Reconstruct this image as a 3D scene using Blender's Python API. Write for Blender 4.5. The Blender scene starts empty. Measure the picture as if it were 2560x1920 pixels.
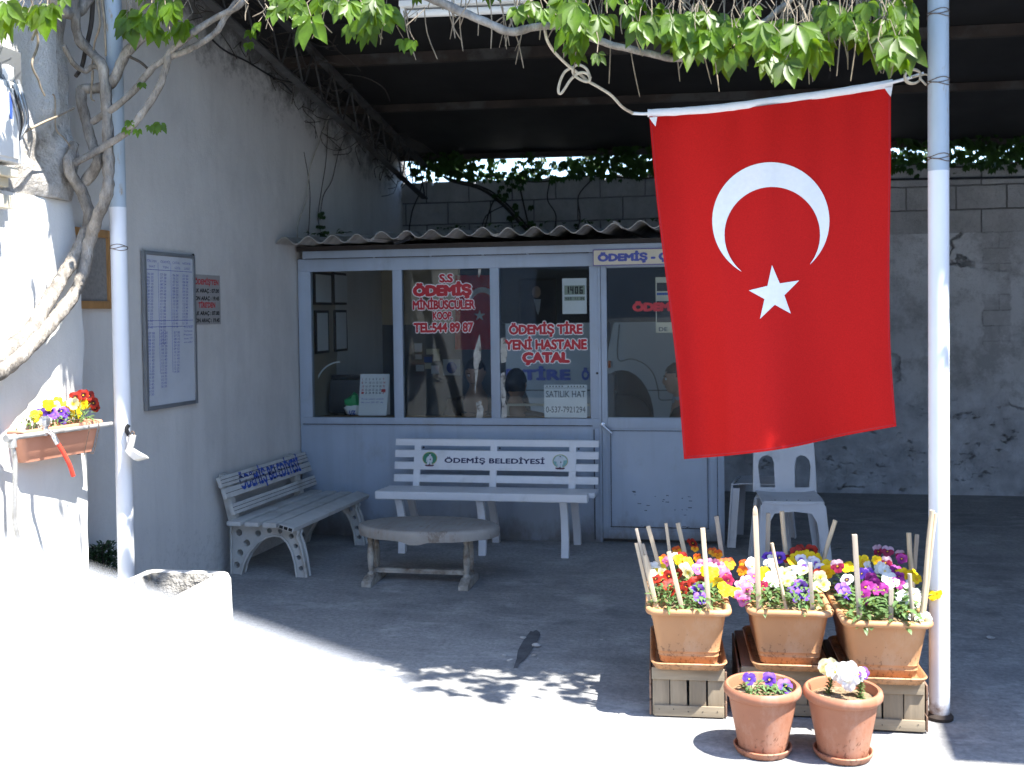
import bpy, bmesh, math, random
from math import sin, cos, pi, radians, sqrt, atan2, exp
from mathutils import Vector as V, Matrix, noise
rnd = random.Random(11)
S = bpy.context.scene
COL = S.collection

# ------------------------------------------------------------------ camera
FPX, CX, CY = 2700.0, 1280.0, 861.0
CAM = V((0, 0, 1.6))
_y, _p, _r = radians(10.7), radians(1.6), radians(.74)
CF = V((-sin(_y) * cos(_p), cos(_y) * cos(_p), -sin(_p)))
_R0 = V((cos(_y), sin(_y), 0))
_U0 = _R0.cross(CF)
CU = _U0 * cos(_r) + _R0 * sin(_r)
CR = _R0 * cos(_r) - _U0 * sin(_r)
cd = bpy.data.cameras.new('camera')
cam = bpy.data.objects.new('camera', cd)
COL.objects.link(cam)
cam.matrix_world = Matrix(((CR.x, CU.x, -CF.x, CAM.x), (CR.y, CU.y, -CF.y, CAM.y), (CR.z, CU.z, -CF.z, CAM.z), (0, 0, 0, 1)))
cd.sensor_width = 36
cd.lens = 36 * FPX / 2560
cd.shift_y = -(960 - CY) / 2560
cd.clip_end = 500
cd.clip_start = .02
cd.dof.use_dof = True
cd.dof.focus_distance = 5.2
cd.dof.aperture_fstop = 3.2
S.camera = cam

# ------------------------------------------------------------------ sky, sun, exposure
SUN = V((.424, -.184, .887)).normalized()
W = bpy.data.worlds.new('World')
S.world = W
W.use_nodes = True
wt = W.node_tree
bg = wt.nodes['Background']
sky = wt.nodes.new('ShaderNodeTexSky')
sky.sky_type = 'NISHITA'
sky.sun_disc = False
sky.sun_elevation = math.asin(SUN.z)
sky.sun_rotation = atan2(SUN.x, SUN.y)
sky.air_density = 1.0
sky.dust_density = .25
sky.ozone_density = 3.6
wt.links.new(sky.outputs[0], bg.inputs[0])
bg.inputs[1].default_value = .15
sl = bpy.data.lights.new('sun', 'SUN')
sl.energy = 4.3
sl.angle = radians(.53)
sl.color = (1, .965, .90)
so = bpy.data.objects.new('sun', sl)
COL.objects.link(so)
so.rotation_euler = SUN.to_track_quat('Z', 'Y').to_euler()
so.location = SUN * 30
S.view_settings.view_transform = 'Standard'
S.view_settings.look = 'None'
S.view_settings.gamma = 1
S.view_settings.exposure = 2.12
S.render.engine = 'CYCLES'
S.cycles.use_denoising = True
S.cycles.max_bounces = 10
S.cycles.diffuse_bounces = 6
S.cycles.transparent_max_bounces = 16
S.cycles.sample_clamp_indirect = 8
S.cycles.caustics_reflective = False
S.cycles.caustics_refractive = False

# ------------------------------------------------------------------ surveying: where a sight line meets a real surface
def ray(x, y): return CF + CR * ((x - CX) / FPX) + CU * ((CY - y) / FPX)
def G(x, y, z=0.0):
    d = ray(x, y); return CAM + d * ((z - CAM.z) / d.z)
def PY(x, y, Y):
    d = ray(x, y); return CAM + d * (Y / d.y)
def PX(x, y, X):
    d = ray(x, y); return CAM + d * (X / d.x)
WK, WX0, HY = .06, -3.012, 7.48
def wallx(y): return WX0 + WK * (y - HY)
def PW(x, y, off=0.0):
    d = ray(x, y); return CAM + d * ((WX0 + off - WK * HY) / (d.x - WK * d.y))

# ------------------------------------------------------------------ scene bookkeeping
def tag(o, label=None, cat=None, group=None, kind=None):
    if label: o['label'] = label
    if cat: o['category'] = cat
    if group: o['group'] = group
    if kind: o['kind'] = kind
    return o
def thing(name, label, cat, loc=(0, 0, 0), group=None):
    o = bpy.data.objects.new(name, None)
    o.empty_display_size = .1
    COL.objects.link(o)
    o.location = loc
    return tag(o, label, cat, group)
def world(o):
    b = o.matrix_basis
    return world(o.parent) @ o.matrix_parent_inverse @ b if o.parent else b.copy()
def adopt(o, parent):
    o.parent = parent
    o.matrix_parent_inverse = world(parent).inverted()

# ------------------------------------------------------------------ mesh builder
class MB:
    def __init__(s):
        s.v = []; s.f = []; s.m = []; s.k = 0
    def add(s, vs, fs):
        b = len(s.v)
        s.v += [tuple(v) for v in vs]
        for f in fs:
            s.f.append(tuple(i + b for i in f)); s.m.append(s.k)
    def box(s, c, d, R=None, tap=1.0):
        c = V(c); hx, hy, hz = d[0] / 2, d[1] / 2, d[2] / 2
        P = []
        for z, t in ((-hz, 1.0), (hz, tap)):
            for x, y in ((-hx, -hy), (hx, -hy), (hx, hy), (-hx, hy)):
                p = V((x * t, y * t, z))
                P.append(c + (R @ p if R else p))
        s.add(P, [(3, 2, 1, 0), (4, 5, 6, 7), (0, 1, 5, 4), (1, 2, 6, 5), (2, 3, 7, 6), (3, 0, 4, 7)])
    def span(s, a, b):
        s.box([(a[i] + b[i]) / 2 for i in range(3)], [abs(b[i] - a[i]) for i in range(3)])
    def bar(s, a, b, w, h, up=(0, 0, 1)):
        a, b = V(a), V(b); d = (b - a); L = d.length; d.normalize()
        sd = d.cross(V(up))
        if sd.length < 1e-4: sd = d.cross(V((1, 0, 0)))
        sd.normalize(); u = sd.cross(d)
        R = Matrix((sd, d, u)).transposed()
        s.box((a + b) / 2, (w, L, h), R)
    def tube(s, pts, rad, n=8, cap=True):
        pts = [V(p) for p in pts]
        if not isinstance(rad, (list, tuple)): rad = [rad] * len(pts)
        m = len(pts); rings = []; nrm = None
        for i, p in enumerate(pts):
            t = (pts[min(i + 1, m - 1)] - pts[max(i - 1, 0)])
            if t.length < 1e-9: t = V((0, 0, 1))
            t.normalize()
            if nrm is None:
                nrm = t.cross(V((0, 0, 1)))
                if nrm.length < .05: nrm = t.cross(V((1, 0, 0)))
            nrm = nrm - t * nrm.dot(t); nrm.normalize()
            bn = t.cross(nrm)
            rings.append([p + (nrm * cos(2 * pi * j / n) + bn * sin(2 * pi * j / n)) * rad[i] for j in range(n)])
        vs = [q for r in rings for q in r]; fs = []
        for i in range(m - 1):
            for j in range(n):
                k = (j + 1) % n
                fs.append((i * n + j, i * n + k, (i + 1) * n + k, (i + 1) * n + j))
        if cap:
            fs.append(tuple(reversed(range(n)))); fs.append(tuple((m - 1) * n + j for j in range(n)))
        s.add(vs, fs)
    def lathe(s, prof, c, n=24, sx=1.0, sy=1.0, R=None):
        c = V(c); vs = []; m = len(prof)
        for r, z in prof:
            for j in range(n):
                p = V((r * cos(2 * pi * j / n) * sx, r * sin(2 * pi * j / n) * sy, z))
                vs.append(c + (R @ p if R else p))
        fs = []
        for i in range(m - 1):
            for j in range(n):
                k = (j + 1) % n
                fs.append((i * n + j, i * n + k, (i + 1) * n + k, (i + 1) * n + j))
        fs.append(tuple(reversed(range(n)))); fs.append(tuple((m - 1) * n + j for j in range(n)))
        s.add(vs, fs)
    def loft(s, loops, close=True):
        n = len(loops[0]); vs = [p for l in loops for p in l]; fs = []
        for i in range(len(loops) - 1):
            for j in range(n):
                k = (j + 1) % n
                fs.append((i * n + j, i * n + k, (i + 1) * n + k, (i + 1) * n + j))
        if close:
            fs.append(tuple(reversed(range(n)))); fs.append(tuple((len(loops) - 1) * n + j for j in range(n)))
        s.add(vs, fs)
    def prism(s, poly, d):
        d = V(d); n = len(poly)
        a = [V(p) for p in poly]; b = [p + d for p in a]
        s.add(a + b, [tuple(range(n)), tuple(reversed(range(n, 2 * n)))] + [((j + 1) % n, j, n + j, n + (j + 1) % n) for j in range(n)])
    def sheet(s, grid, th):
        th = V(th); r = len(grid); c = len(grid[0])
        A = [V(p) for row in grid for p in row]; B = [p + th for p in A]; o = r * c
        fs = []
        for i in range(r - 1):
            for j in range(c - 1):
                q = (i * c + j, i * c + j + 1, (i + 1) * c + j + 1, (i + 1) * c + j)
                fs.append(q); fs.append(tuple(x + o for x in reversed(q)))
        def edge(a, b): fs.append((b, a, a + o, b + o))
        for j in range(c - 1):
            edge(j, j + 1); edge((r - 1) * c + j + 1, (r - 1) * c + j)
        for i in range(r - 1):
            edge((i + 1) * c, i * c); edge(i * c + c - 1, (i + 1) * c + c - 1)
        s.add(A + B, fs)
    def build(s, name, mat, parent=None, smooth=False, bevel=0, seg=2, local=False, ang=38, fixn=True):
        me = bpy.data.meshes.new(name)
        me.from_pydata(s.v, [], s.f)
        mats = mat if isinstance(mat, (list, tuple)) else [mat]
        for m in mats: me.materials.append(m)
        if len(mats) > 1: me.polygons.foreach_set('material_index', s.m)
        if fixn or bevel:
            bm = bmesh.new(); bm.from_mesh(me)
            if fixn: bmesh.ops.recalc_face_normals(bm, faces=bm.faces)
            if bevel:
                es = [e for e in bm.edges if len(e.link_faces) == 2 and e.calc_face_angle(0) > .5]
                bmesh.ops.bevel(bm, geom=es, offset=bevel, segments=seg, profile=.6, affect='EDGES', clamp_overlap=True)
            bm.to_mesh(me); bm.free()
        if smooth or bevel:
            me.shade_smooth()
            me.set_sharp_from_angle(angle=radians(ang))
        o = bpy.data.objects.new(name, me)
        COL.objects.link(o)
        if parent is not None:
            if local: o.parent = parent
            else: adopt(o, parent)
        return o
def roundrect(w, d, r, n=4):
    out = []
    for cx_, cy_, a0 in ((w / 2 - r, d / 2 - r, 0), (-w / 2 + r, d / 2 - r, 90), (-w / 2 + r, -d / 2 + r, 180), (w / 2 - r, -d / 2 + r, 270)):
        for i in range(n + 1):
            a = radians(a0 + 90 * i / n)
            out.append((cx_ + r * cos(a), cy_ + r * sin(a)))
    return out
def spline(pts, k=5):
    P = [V(p) for p in pts]; out = []
    for i in range(len(P) - 1):
        p0, p1, p2, p3 = P[max(i - 1, 0)], P[i], P[i + 1], P[min(i + 2, len(P) - 1)]
        for j in range(k):
            t = j / k
            out.append(.5 * ((2 * p1) + (p2 - p0) * t + (2 * p0 - 5 * p1 + 4 * p2 - p3) * t * t + (3 * p1 - p0 - 3 * p2 + p3) * t ** 3))
    out.append(P[-1]); return out

# ------------------------------------------------------------------ lettering
def _textmesh(txt, off, ext, sp=1.0, line=1.0):
    cu = bpy.data.curves.new('lettering', 'FONT')
    cu.body = txt; cu.size = 1; cu.offset = off; cu.extrude = ext; cu.space_character = sp; cu.space_line = line
    cu.resolution_u = 3
    o = bpy.data.objects.new('lettering', cu); COL.objects.link(o)
    dg = bpy.context.evaluated_depsgraph_get()
    me = bpy.data.meshes.new_from_object(o.evaluated_get(dg))
    bpy.data.objects.remove(o); bpy.data.curves.remove(cu)
    return me
_h = _textmesh('H', 0, 0)
CAPH = max(v.co.y for v in _h.vertices)
def lettering(name, txt, mat, parent, O, Rv, Uv, w, cap, off=.02, depth=.002, sp=1.0, lift=0.0, line=1.0, shear=0.0, grow=0.0):
    """words of width W and capital height CAP (metres) from lower corner O, reading along Rv with up Uv"""
    Rv = V(Rv).normalized(); Uv = V(Uv).normalized(); N = Rv.cross(Uv).normalized()
    me = _textmesh(txt, 0, 0, sp, line)
    xs = [v.co.x for v in me.vertices]
    x0, x1 = min(xs), max(xs)
    e = max(off, 0) * 1.15; kx = w / (x1 - x0 + 2 * e); ky = cap / (CAPH + 2 * e)
    O = V(O); r = e + grow
    base = [v.co.copy() for v in me.vertices]; polys = [tuple(p.vertices) for p in me.polygons]
    vs = []; fs = []
    rings = [(0, 0)] + ([(r * cos(pi * i / 4), r * sin(pi * i / 4)) for i in range(8)] if r > .004 else []) + ([(r * .5 * cos(pi * i / 2), r * .5 * sin(pi * i / 2)) for i in range(4)] if r > .05 else [])
    for q, (dx, dy) in enumerate(rings):
        b = len(vs)
        for c in base:
            y = c.y + dy + e
            vs.append(O + Rv * ((c.x + dx - x0 + e) * kx + y * ky * shear) + Uv * (y * ky) + N * (lift + depth + q * .00004))
        fs += [tuple(i + b for i in p) for p in polys]
    bpy.data.meshes.remove(me)
    me = bpy.data.meshes.new(name); me.from_pydata([tuple(v) for v in vs], [], fs)
    me.materials.clear(); me.materials.append(mat)
    me.name = name
    o = bpy.data.objects.new(name, me); COL.objects.link(o)
    if parent is not None: adopt(o, parent)
    return o

# ------------------------------------------------------------------ materials
class NT:
    def __init__(s, name):
        s.mat = bpy.data.materials.new(name); s.mat.use_nodes = True
        s.t = s.mat.node_tree; s.b = s.t.nodes['Principled BSDF']; s.out = s.t.nodes['Material Output']
        s.tc = None
    def n(s, t, **k):
        x = s.t.nodes.new('ShaderNode' + t)
        for a, v in k.items(): setattr(x, a, v)
        return x
    def L(s, a, b): s.t.links.new(a, b)
    def co(s, st=(1, 1, 1)):
        if s.tc is None: s.tc = s.n('TexCoord').outputs['Object']
        if tuple(st) == (1, 1, 1): return s.tc
        m = s.n('Mapping'); m.inputs['Scale'].default_value = st
        s.L(s.tc, m.inputs[0]); return m.outputs[0]
    def noise(s, sc, st=(1, 1, 1), det=4, rough=.55):
        x = s.n('TexNoise'); x.inputs['Scale'].default_value = sc; x.inputs['Detail'].default_value = det; x.inputs['Roughness'].default_value = rough
        s.L(s.co(st), x.inputs['Vector']); return x.outputs['Fac']
    def ramp(s, f, stops):
        x = s.n('ValToRGB'); e = x.color_ramp.elements
        while len(e) < len(stops): e.new(.5)
        for i, (p, c) in enumerate(stops):
            e[i].position = p
            e[i].color = (c, c, c, 1) if isinstance(c, (int, float)) else (c[0], c[1], c[2], 1)
        s.L(f, x.inputs[0]); return x.outputs[0]
    def mix(s, f, a, b, mode='MIX'):
        x = s.n('Mix', data_type='RGBA', blend_type=mode)
        for i, q in ((0, f), (6, a), (7, b)):
            if isinstance(q, (int, float)): x.inputs[i].default_value = q if i == 0 else (q, q, q, 1)
            elif isinstance(q, tuple): x.inputs[i].default_value = (q[0], q[1], q[2], 1)
            else: s.L(q, x.inputs[i])
        return x.outputs[2]
    def math(s, op, a, b=None, c=None, clamp=False):
        x = s.n('Math', operation=op, use_clamp=clamp)
        for i, q in enumerate((a, b, c)):
            if q is None: continue
            if isinstance(q, (int, float)): x.inputs[i].default_value = q
            else: s.L(q, x.inputs[i])
        return x.outputs[0]
    def bump(s, h, st=.2, dist=.02):
        x = s.n('Bump'); x.inputs['Strength'].default_value = st; x.inputs['Distance'].default_value = dist
        s.L(h, x.inputs['Height']); s.L(x.outputs[0], s.b.inputs['Normal']); return x
    def col(s, c):
        if isinstance(c, tuple): s.b.inputs['Base Color'].default_value = (*c, 1)
        else: s.L(c, s.b.inputs['Base Color'])
    def set(s, rough=.6, spec=.4, metal=0):
        s.b.inputs['Roughness'].default_value = rough; s.b.inputs['Specular IOR Level'].default_value = spec; s.b.inputs['Metallic'].default_value = metal
def mul(c, k): return tuple(min(1, x * k) for x in c)
def pm(name, c, rough=.6, var=.12, sc=6, bump=.15, bsc=60, bd=.004, st=(1, 1, 1), metal=0, spec=.4, dirt=None, dth=(.5, .7), dsc=3, dst=(1, 1, 1)):
    t = NT(name)
    a = t.ramp(t.noise(sc, st), [(.3, mul(c, 1 - var)), (.7, mul(c, 1 + var))])
    if dirt:
        a = t.mix(t.ramp(t.noise(dsc, dst, 6, .65), [(dth[0], 0.0), (dth[1], 1.0)]), a, dirt)
    t.col(a); t.set(rough, spec, metal)
    if bump: t.bump(t.noise(bsc, st, 3), bump, bd)
    return t.mat
# ------------------------------------------------------------------ the materials of the place
def m_ground():
    t = NT('concrete_ground')
    big = t.noise(.55, det=5); mid = t.noise(3.2, (1, 1.6, 1), det=7, rough=.68); fin = t.noise(42, det=5, rough=.7)
    a = t.ramp(mid, [(.30, (.185, .185, .19)), (.5, (.275, .273, .268)), (.70, (.37, .365, .352))])
    a = t.mix(t.ramp(big, [(.46, 0.0), (.62, .75)]), a, (.41, .405, .392))
    a = t.mix(t.ramp(t.noise(1.5, (1.3, .8, 1), 8, .72), [(.60, 0.0), (.70, .75)]), a, (.125, .125, .132))
    a = t.mix(t.ramp(fin, [(.35, .55), (.62, 0.0)]), a, (.13, .13, .135))
    a = t.mix(t.ramp(t.noise(19, (1, 1, 1), 3, .8), [(.69, 0.0), (.74, .8)]), a, (.60, .59, .57))
    a = t.mix(t.ramp(t.noise(2.4, (.8, 1.3, 1), 9, .78), [(.53, 0.0), (.62, .55)]), a, (.44, .435, .425))
    t.col(a); t.set(.92, .25)
    h = t.math('ADD', t.math('MULTIPLY', mid, .6), t.math('MULTIPLY', fin, .4))
    t.bump(h, .55, .02)
    return t.mat
def m_plaster(name, c, streak=.5, topdirt=True):
    t = NT(name)
    soft = t.noise(1.1, det=5); st = t.noise(2.2, (1.5, 1.5, .22), det=7, rough=.7); fin = t.noise(90, det=3)
    a = t.ramp(soft, [(.3, mul(c, .90)), (.7, mul(c, 1.05))])
    a = t.mix(t.ramp(st, [(.38, 0.0), (.66, streak)]), a, mul(c, 1.22))
    a = t.mix(t.ramp(t.noise(1.3, (1, 1, .6), 9, .72), [(.48, 0.0), (.66, streak * 1.2)]), a, mul(c, .74))
    a = t.mix(t.ramp(t.noise(2.1, (2.2, 2.2, .22), 6, .6), [(.55, 0.0), (.74, streak)]), a, mul(c, .72))
    if topdirt:
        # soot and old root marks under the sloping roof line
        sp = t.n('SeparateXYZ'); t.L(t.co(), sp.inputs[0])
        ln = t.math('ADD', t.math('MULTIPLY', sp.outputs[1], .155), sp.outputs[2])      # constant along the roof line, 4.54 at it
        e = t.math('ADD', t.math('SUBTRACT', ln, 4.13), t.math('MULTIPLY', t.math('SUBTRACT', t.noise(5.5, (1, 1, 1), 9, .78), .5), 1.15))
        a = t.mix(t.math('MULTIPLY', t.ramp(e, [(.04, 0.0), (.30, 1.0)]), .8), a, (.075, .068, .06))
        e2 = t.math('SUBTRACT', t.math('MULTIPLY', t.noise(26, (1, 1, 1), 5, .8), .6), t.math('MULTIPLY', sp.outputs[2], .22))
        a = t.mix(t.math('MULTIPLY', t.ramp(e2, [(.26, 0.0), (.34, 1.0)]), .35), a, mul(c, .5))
    t.col(a); t.set(.85, .25)
    t.bump(t.math('ADD', t.math('MULTIPLY', fin, .3), t.noise(7, det=6)), .35, .012)
    return t.mat
def m_backwall():
    t = NT('whitewashed_block_wall')
    sp = t.n('SeparateXYZ'); t.L(t.co(), sp.inputs[0])
    cb = t.n('CombineXYZ'); t.L(sp.outputs[0], cb.inputs[0]); t.L(t.math('SUBTRACT', sp.outputs[2], 2.245), cb.inputs[1])
    nz = t.noise(9, det=4)
    wob = t.n('Mix', data_type='RGBA'); wob.inputs[0].default_value = .012
    nt = t.n('TexNoise'); nt.inputs['Scale'].default_value = 11; t.L(t.co(), nt.inputs['Vector'])
    t.L(cb.outputs[0], wob.inputs[6]); t.L(nt.outputs['Color'], wob.inputs[7])
    br = t.n('TexBrick'); br.inputs['Scale'].default_value = 1; br.inputs['Brick Width'].default_value = .40; br.inputs['Row Height'].default_value = .20
    br.inputs['Mortar Size'].default_value = .007; br.inputs['Mortar Smooth'].default_value = .35
    br.inputs['Color1'].default_value = (.58, .57, .55, 1); br.inputs['Color2'].default_value = (.52, .51, .50, 1); br.inputs['Mortar'].default_value = (.15, .145, .14, 1)
    t.L(wob.outputs[2], br.inputs['Vector'])
    soil = t.noise(2.2, (1, 1, .7), 7, .7)
    blk = t.mix(t.ramp(soil, [(.40, 0.0), (.66, .8)]), br.outputs['Color'], (.31, .30, .285))
    # plaster below
    pl = t.ramp(t.noise(1.6, (1, 1, .8), 6, .6), [(.3, (.50, .495, .485)), (.7, (.74, .735, .725))])
    vo = t.n('TexVoronoi', feature='DISTANCE_TO_EDGE'); vo.inputs['Scale'].default_value = 1.15
    w2 = t.n('Mix', data_type='RGBA'); w2.inputs[0].default_value = .30
    n2 = t.n('TexNoise'); n2.inputs['Scale'].default_value = 3.5; n2.inputs['Detail'].default_value = 6; t.L(t.co(), n2.inputs['Vector'])
    t.L(t.co(), w2.inputs[6]); t.L(n2.outputs['Color'], w2.inputs[7]); t.L(w2.outputs[2], vo.inputs['Vector'])
    crack = t.math('MULTIPLY', t.ramp(vo.outputs['Distance'], [(.004, 1.0), (.013, 0.0)]), t.ramp(t.noise(1.3, det=3), [(.52, 0.0), (.60, .8)]))
    pl = t.mix(t.ramp(t.noise(2.9, (1, 1, 1), 9, .78), [(.47, 0.0), (.60, .65)]), pl, (.30, .29, .275))
    pl = t.mix(crack, pl, (.10, .095, .09))
    # the strip where a doorway was filled with block
    st = t.math('MULTIPLY', t.ramp(t.math('ABSOLUTE', t.math('SUBTRACT', t.math('ADD', sp.outputs[0], t.math('MULTIPLY', t.math('SUBTRACT', nz, .5), .12)), 2.34)), [(.105, 1.0), (.12, 0.0)]),
                t.ramp(t.math('ADD', sp.outputs[2], t.math('MULTIPLY', nz, .4)), [(.0, 0.0), (1.0, 1.0)]))
    b2 = t.n('TexBrick'); b2.inputs['Scale'].default_value = 1; b2.inputs['Brick Width'].default_value = .26; b2.inputs['Row Height'].default_value = .13
    b2.inputs['Mortar Size'].default_value = .006; b2.inputs['Color1'].default_value = (.46, .45, .435, 1); b2.inputs['Color2'].default_value = (.40, .39, .38, 1); b2.inputs['Mortar'].default_value = (.25, .24, .23, 1)
    t.L(wob.outputs[2], b2.inputs['Vector'])
    strip = t.math('MULTIPLY', st, t.ramp(sp.outputs[2], [(.0, 0.0), (1.0, 1.0)]))
    hi = t.math('GREATER_THAN', t.math('ADD', sp.outputs[2], t.math('MULTIPLY', nz, .3)), 1.45)
    pl = t.mix(t.math('MULTIPLY', t.math('MULTIPLY', st, hi), t.ramp(t.noise(3.3, det=6, rough=.7), [(.42, .1), (.60, .9)])), pl, b2.outputs['Color'])
    # whitewashed rubble at the foot
    v3 = t.n('TexVoronoi', feature='DISTANCE_TO_EDGE'); v3.inputs['Scale'].default_value = 1.0
    w3 = t.n('Mix', data_type='RGBA'); w3.inputs[0].default_value = .10
    t.L(t.co((6, 6, 13)), w3.inputs[6])
    n3 = t.n('TexNoise'); n3.inputs['Scale'].default_value = 7; t.L(t.co(), n3.inputs['Vector'])
    s3 = t.n('VectorMath', operation='SCALE'); s3.inputs['Scale'].default_value = 9; t.L(n3.outputs['Color'], s3.inputs[0]); t.L(s3.outputs[0], w3.inputs[7]); t.L(w3.outputs[2], v3.inputs['Vector'])
    joint = t.math('MULTIPLY', t.ramp(v3.outputs['Distance'], [(.02, 1.0), (.16, 0.0)]), t.ramp(t.noise(6.5, (1, 1, 2.0), 6, .75), [(.57, 0.0), (.68, .85)]))
    rub = t.mix(joint, t.ramp(t.noise(6, det=6), [(.3, (.40, .40, .405)), (.7, (.70, .70, .705))]), (.075, .068, .062))
    edge = t.math('ADD', sp.outputs[2], t.math('MULTIPLY', t.math('SUBTRACT', t.noise(2.4, det=6), .5), 1.1))
    low = t.ramp(edge, [(.80, 1.0), (.95, 0.0)])
    a = t.mix(low, pl, rub)
    up = t.math('GREATER_THAN', sp.outputs[2], 2.245)
    a = t.mix(up, a, blk)
    t.col(a); t.set(.9, .2)
    h = t.mix(up, t.mix(low, t.math('SUBTRACT', .7, crack), t.math('SUBTRACT', .75, joint)), br.outputs['Fac'])
    hh = t.math('ADD', t.math('MULTIPLY', t.noise(14, det=9, rough=.75), .9), h)
    t.bump(hh, 1.0, .035)
    return t.mat
def m_glass():
    t = NT('window_glass')
    t.t.nodes.remove(t.b)
    tr = t.n('BsdfTransparent'); tr.inputs[0].default_value = (.90, .93, .93, 1)
    gl = t.n('BsdfGlossy'); gl.inputs['Roughness'].default_value = .015; gl.inputs[0].default_value = (.9, .95, 1, 1)
    fr = t.n('Fresnel'); fr.inputs[0].default_value = 1.25
    nz = t.noise(2.0, det=2); bp = t.n('Bump'); bp.inputs['Strength'].default_value = .03; bp.inputs['Distance'].default_value = .02
    t.L(nz, bp.inputs['Height']); t.L(bp.outputs[0], gl.inputs['Normal'])
    mx = t.n('MixShader'); t.L(fr.outputs[0], mx.inputs[0]); t.L(tr.outputs[0], mx.inputs[1]); t.L(gl.outputs[0], mx.inputs[2])
    df = t.n('BsdfDiffuse'); df.inputs[0].default_value = (.42, .43, .43, 1)
    m2 = t.n('MixShader'); t.L(t.ramp(t.noise(3.1, (1, 1, 1), 6, .7), [(.45, .004), (.8, .03)]), m2.inputs[0]); t.L(mx.outputs[0], m2.inputs[1]); t.L(df.outputs[0], m2.inputs[2])
    t.L(m2.outputs[0], t.out.inputs[0])
    return t.mat
def m_leaf(name, c, trans=.45, var=.45, rough=.42):
    t = NT(name)
    oi = t.noise(8.5, det=3)
    a = t.ramp(oi, [(.32, mul(c, 1 - var)), (.68, mul(c, 1 + var))])
    a = t.mix(t.ramp(t.noise(90, det=2), [(.4, 0.0), (.7, .3)]), a, mul(c, .6))
    t.col(a); t.set(rough, .45)
    tl = t.n('BsdfTranslucent'); x = t.mix(.5, a, (min(1, c[0] * 3.2), min(1, c[1] * 2.6), c[2] * 1.0)); t.L(x, tl.inputs[0])
    mx = t.n('MixShader'); mx.inputs[0].default_value = trans
    t.L(t.b.outputs[0], mx.inputs[1]); t.L(tl.outputs[0], mx.inputs[2]); t.L(mx.outputs[0], t.out.inputs[0])
    return t.mat
def m_bark():
    t = NT('vine_bark')
    f = t.noise(14, (1, 1, .5), 6, .65)
    a = t.ramp(f, [(.3, (.11, .095, .08)), (.52, (.26, .235, .205)), (.75, (.46, .425, .38))])
    t.col(a); t.set(.9, .2)
    t.bump(t.math('ADD', f, t.noise(60, (1, 1, .4), 4)), .8, .02)
    return t.mat
def m_wood(name, c, grain=(1, 1, .08), var=.35, sc=22, rough=.8, dirt=None):
    t = NT(name)
    g = t.noise(sc, grain, 6, .65)
    a = t.ramp(g, [(.3, mul(c, 1 - var)), (.55, c), (.75, mul(c, 1 + var))])
    a = t.mix(t.ramp(t.noise(3, det=5), [(.45, 0.0), (.75, .6)]), a, dirt or mul(c, .6))
    t.col(a); t.set(rough, .25); t.bump(g, .4, .006)
    return t.mat
def m_pole():
    t = NT('painted_steel_pole')
    sp = t.n('SeparateXYZ'); t.L(t.co(), sp.inputs[0])
    worn = t.ramp(t.noise(6, (1, 1, .35), 5, .6), [(.3, (.33, .40, .46)), (.7, (.44, .50, .55))])
    worn = t.mix(t.ramp(t.noise(7, (1.6, 1.6, .5), 5, .7), [(.60, 0.0), (.66, 1.0)]), worn, (.33, .28, .22))
    new = t.ramp(t.noise(4, (1, 1, .4), 5), [(.3, (.66, .68, .71)), (.7, (.76, .77, .79))])
    a = t.mix(t.math('GREATER_THAN', sp.outputs[2], 2.13), new, worn)
    low = t.math('MULTIPLY', t.ramp(t.math('ADD', sp.outputs[2], t.math('MULTIPLY', t.noise(30, det=5), .16)), [(.10, 1.0), (.16, 0.0)]), .9)
    a = t.mix(low, a, (.17, .09, .05))
    a = t.mix(t.ramp(t.noise(24, (1, 1, .7), 5, .75), [(.70, 0.0), (.73, .8)]), a, (.22, .15, .11))
    t.col(a); t.set(.42, .45); t.bump(t.noise(50, det=4), .12, .004)
    return t.mat
def m_flag():
    t = NT('red_flag_cloth')
    wv = t.math('MULTIPLY', t.noise(240, det=1), 1.0)
    t.col(t.ramp(wv, [(.3, (.52, .011, .010)), (.7, (.63, .015, .013))])); t.set(.75, .15)
    tl = t.n('BsdfTranslucent'); tl.inputs[0].default_value = (.62, .02, .012, 1)
    mx = t.n('MixShader'); mx.inputs[0].default_value = .14
    t.L(t.b.outputs[0], mx.inputs[1]); t.L(tl.outputs[0], mx.inputs[2]); t.L(mx.outputs[0], t.out.inputs[0])
    t.bump(wv, .08, .002)
    return t.mat
def m_petal(name, main, blotch, top=None, eye=(.9, .55, .02), br=(.25, .5)):
    t = NT(name)
    sp = t.n('SeparateXYZ'); t.L(t.co(), sp.inputs[0])
    ln = t.n('VectorMath', operation='LENGTH')
    cb = t.n('CombineXYZ'); t.L(sp.outputs[0], cb.inputs[0]); t.L(sp.outputs[1], cb.inputs[1]); t.L(cb.outputs[0], ln.inputs[0])
    r = t.math('ADD', t.math('DIVIDE', ln.outputs['Value'], .03), t.math('MULTIPLY', t.math('SUBTRACT', t.noise(160, (1, 1, .2), 2), .5), .22))
    a = main if top is None else t.mix(t.math('LESS_THAN', sp.outputs[2], -.0010), main, top)
    a = t.mix(t.ramp(r, [(br[0], 1.0), (br[1], 0.0)]), a, blotch)
    a = t.mix(t.ramp(r, [(.10, 1.0), (.14, 0.0)]), a, eye)
    t.col(a); t.set(.55, .25)
    tl = t.n('BsdfTranslucent'); t.L(a, tl.inputs[0]) if not isinstance(a, tuple) else None
    mx = t.n('MixShader'); mx.inputs[0].default_value = .25
    t.L(t.b.outputs[0], mx.inputs[1]); t.L(tl.outputs[0], mx.inputs[2]); t.L(mx.outputs[0], t.out.inputs[0])
    return t.mat
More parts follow.
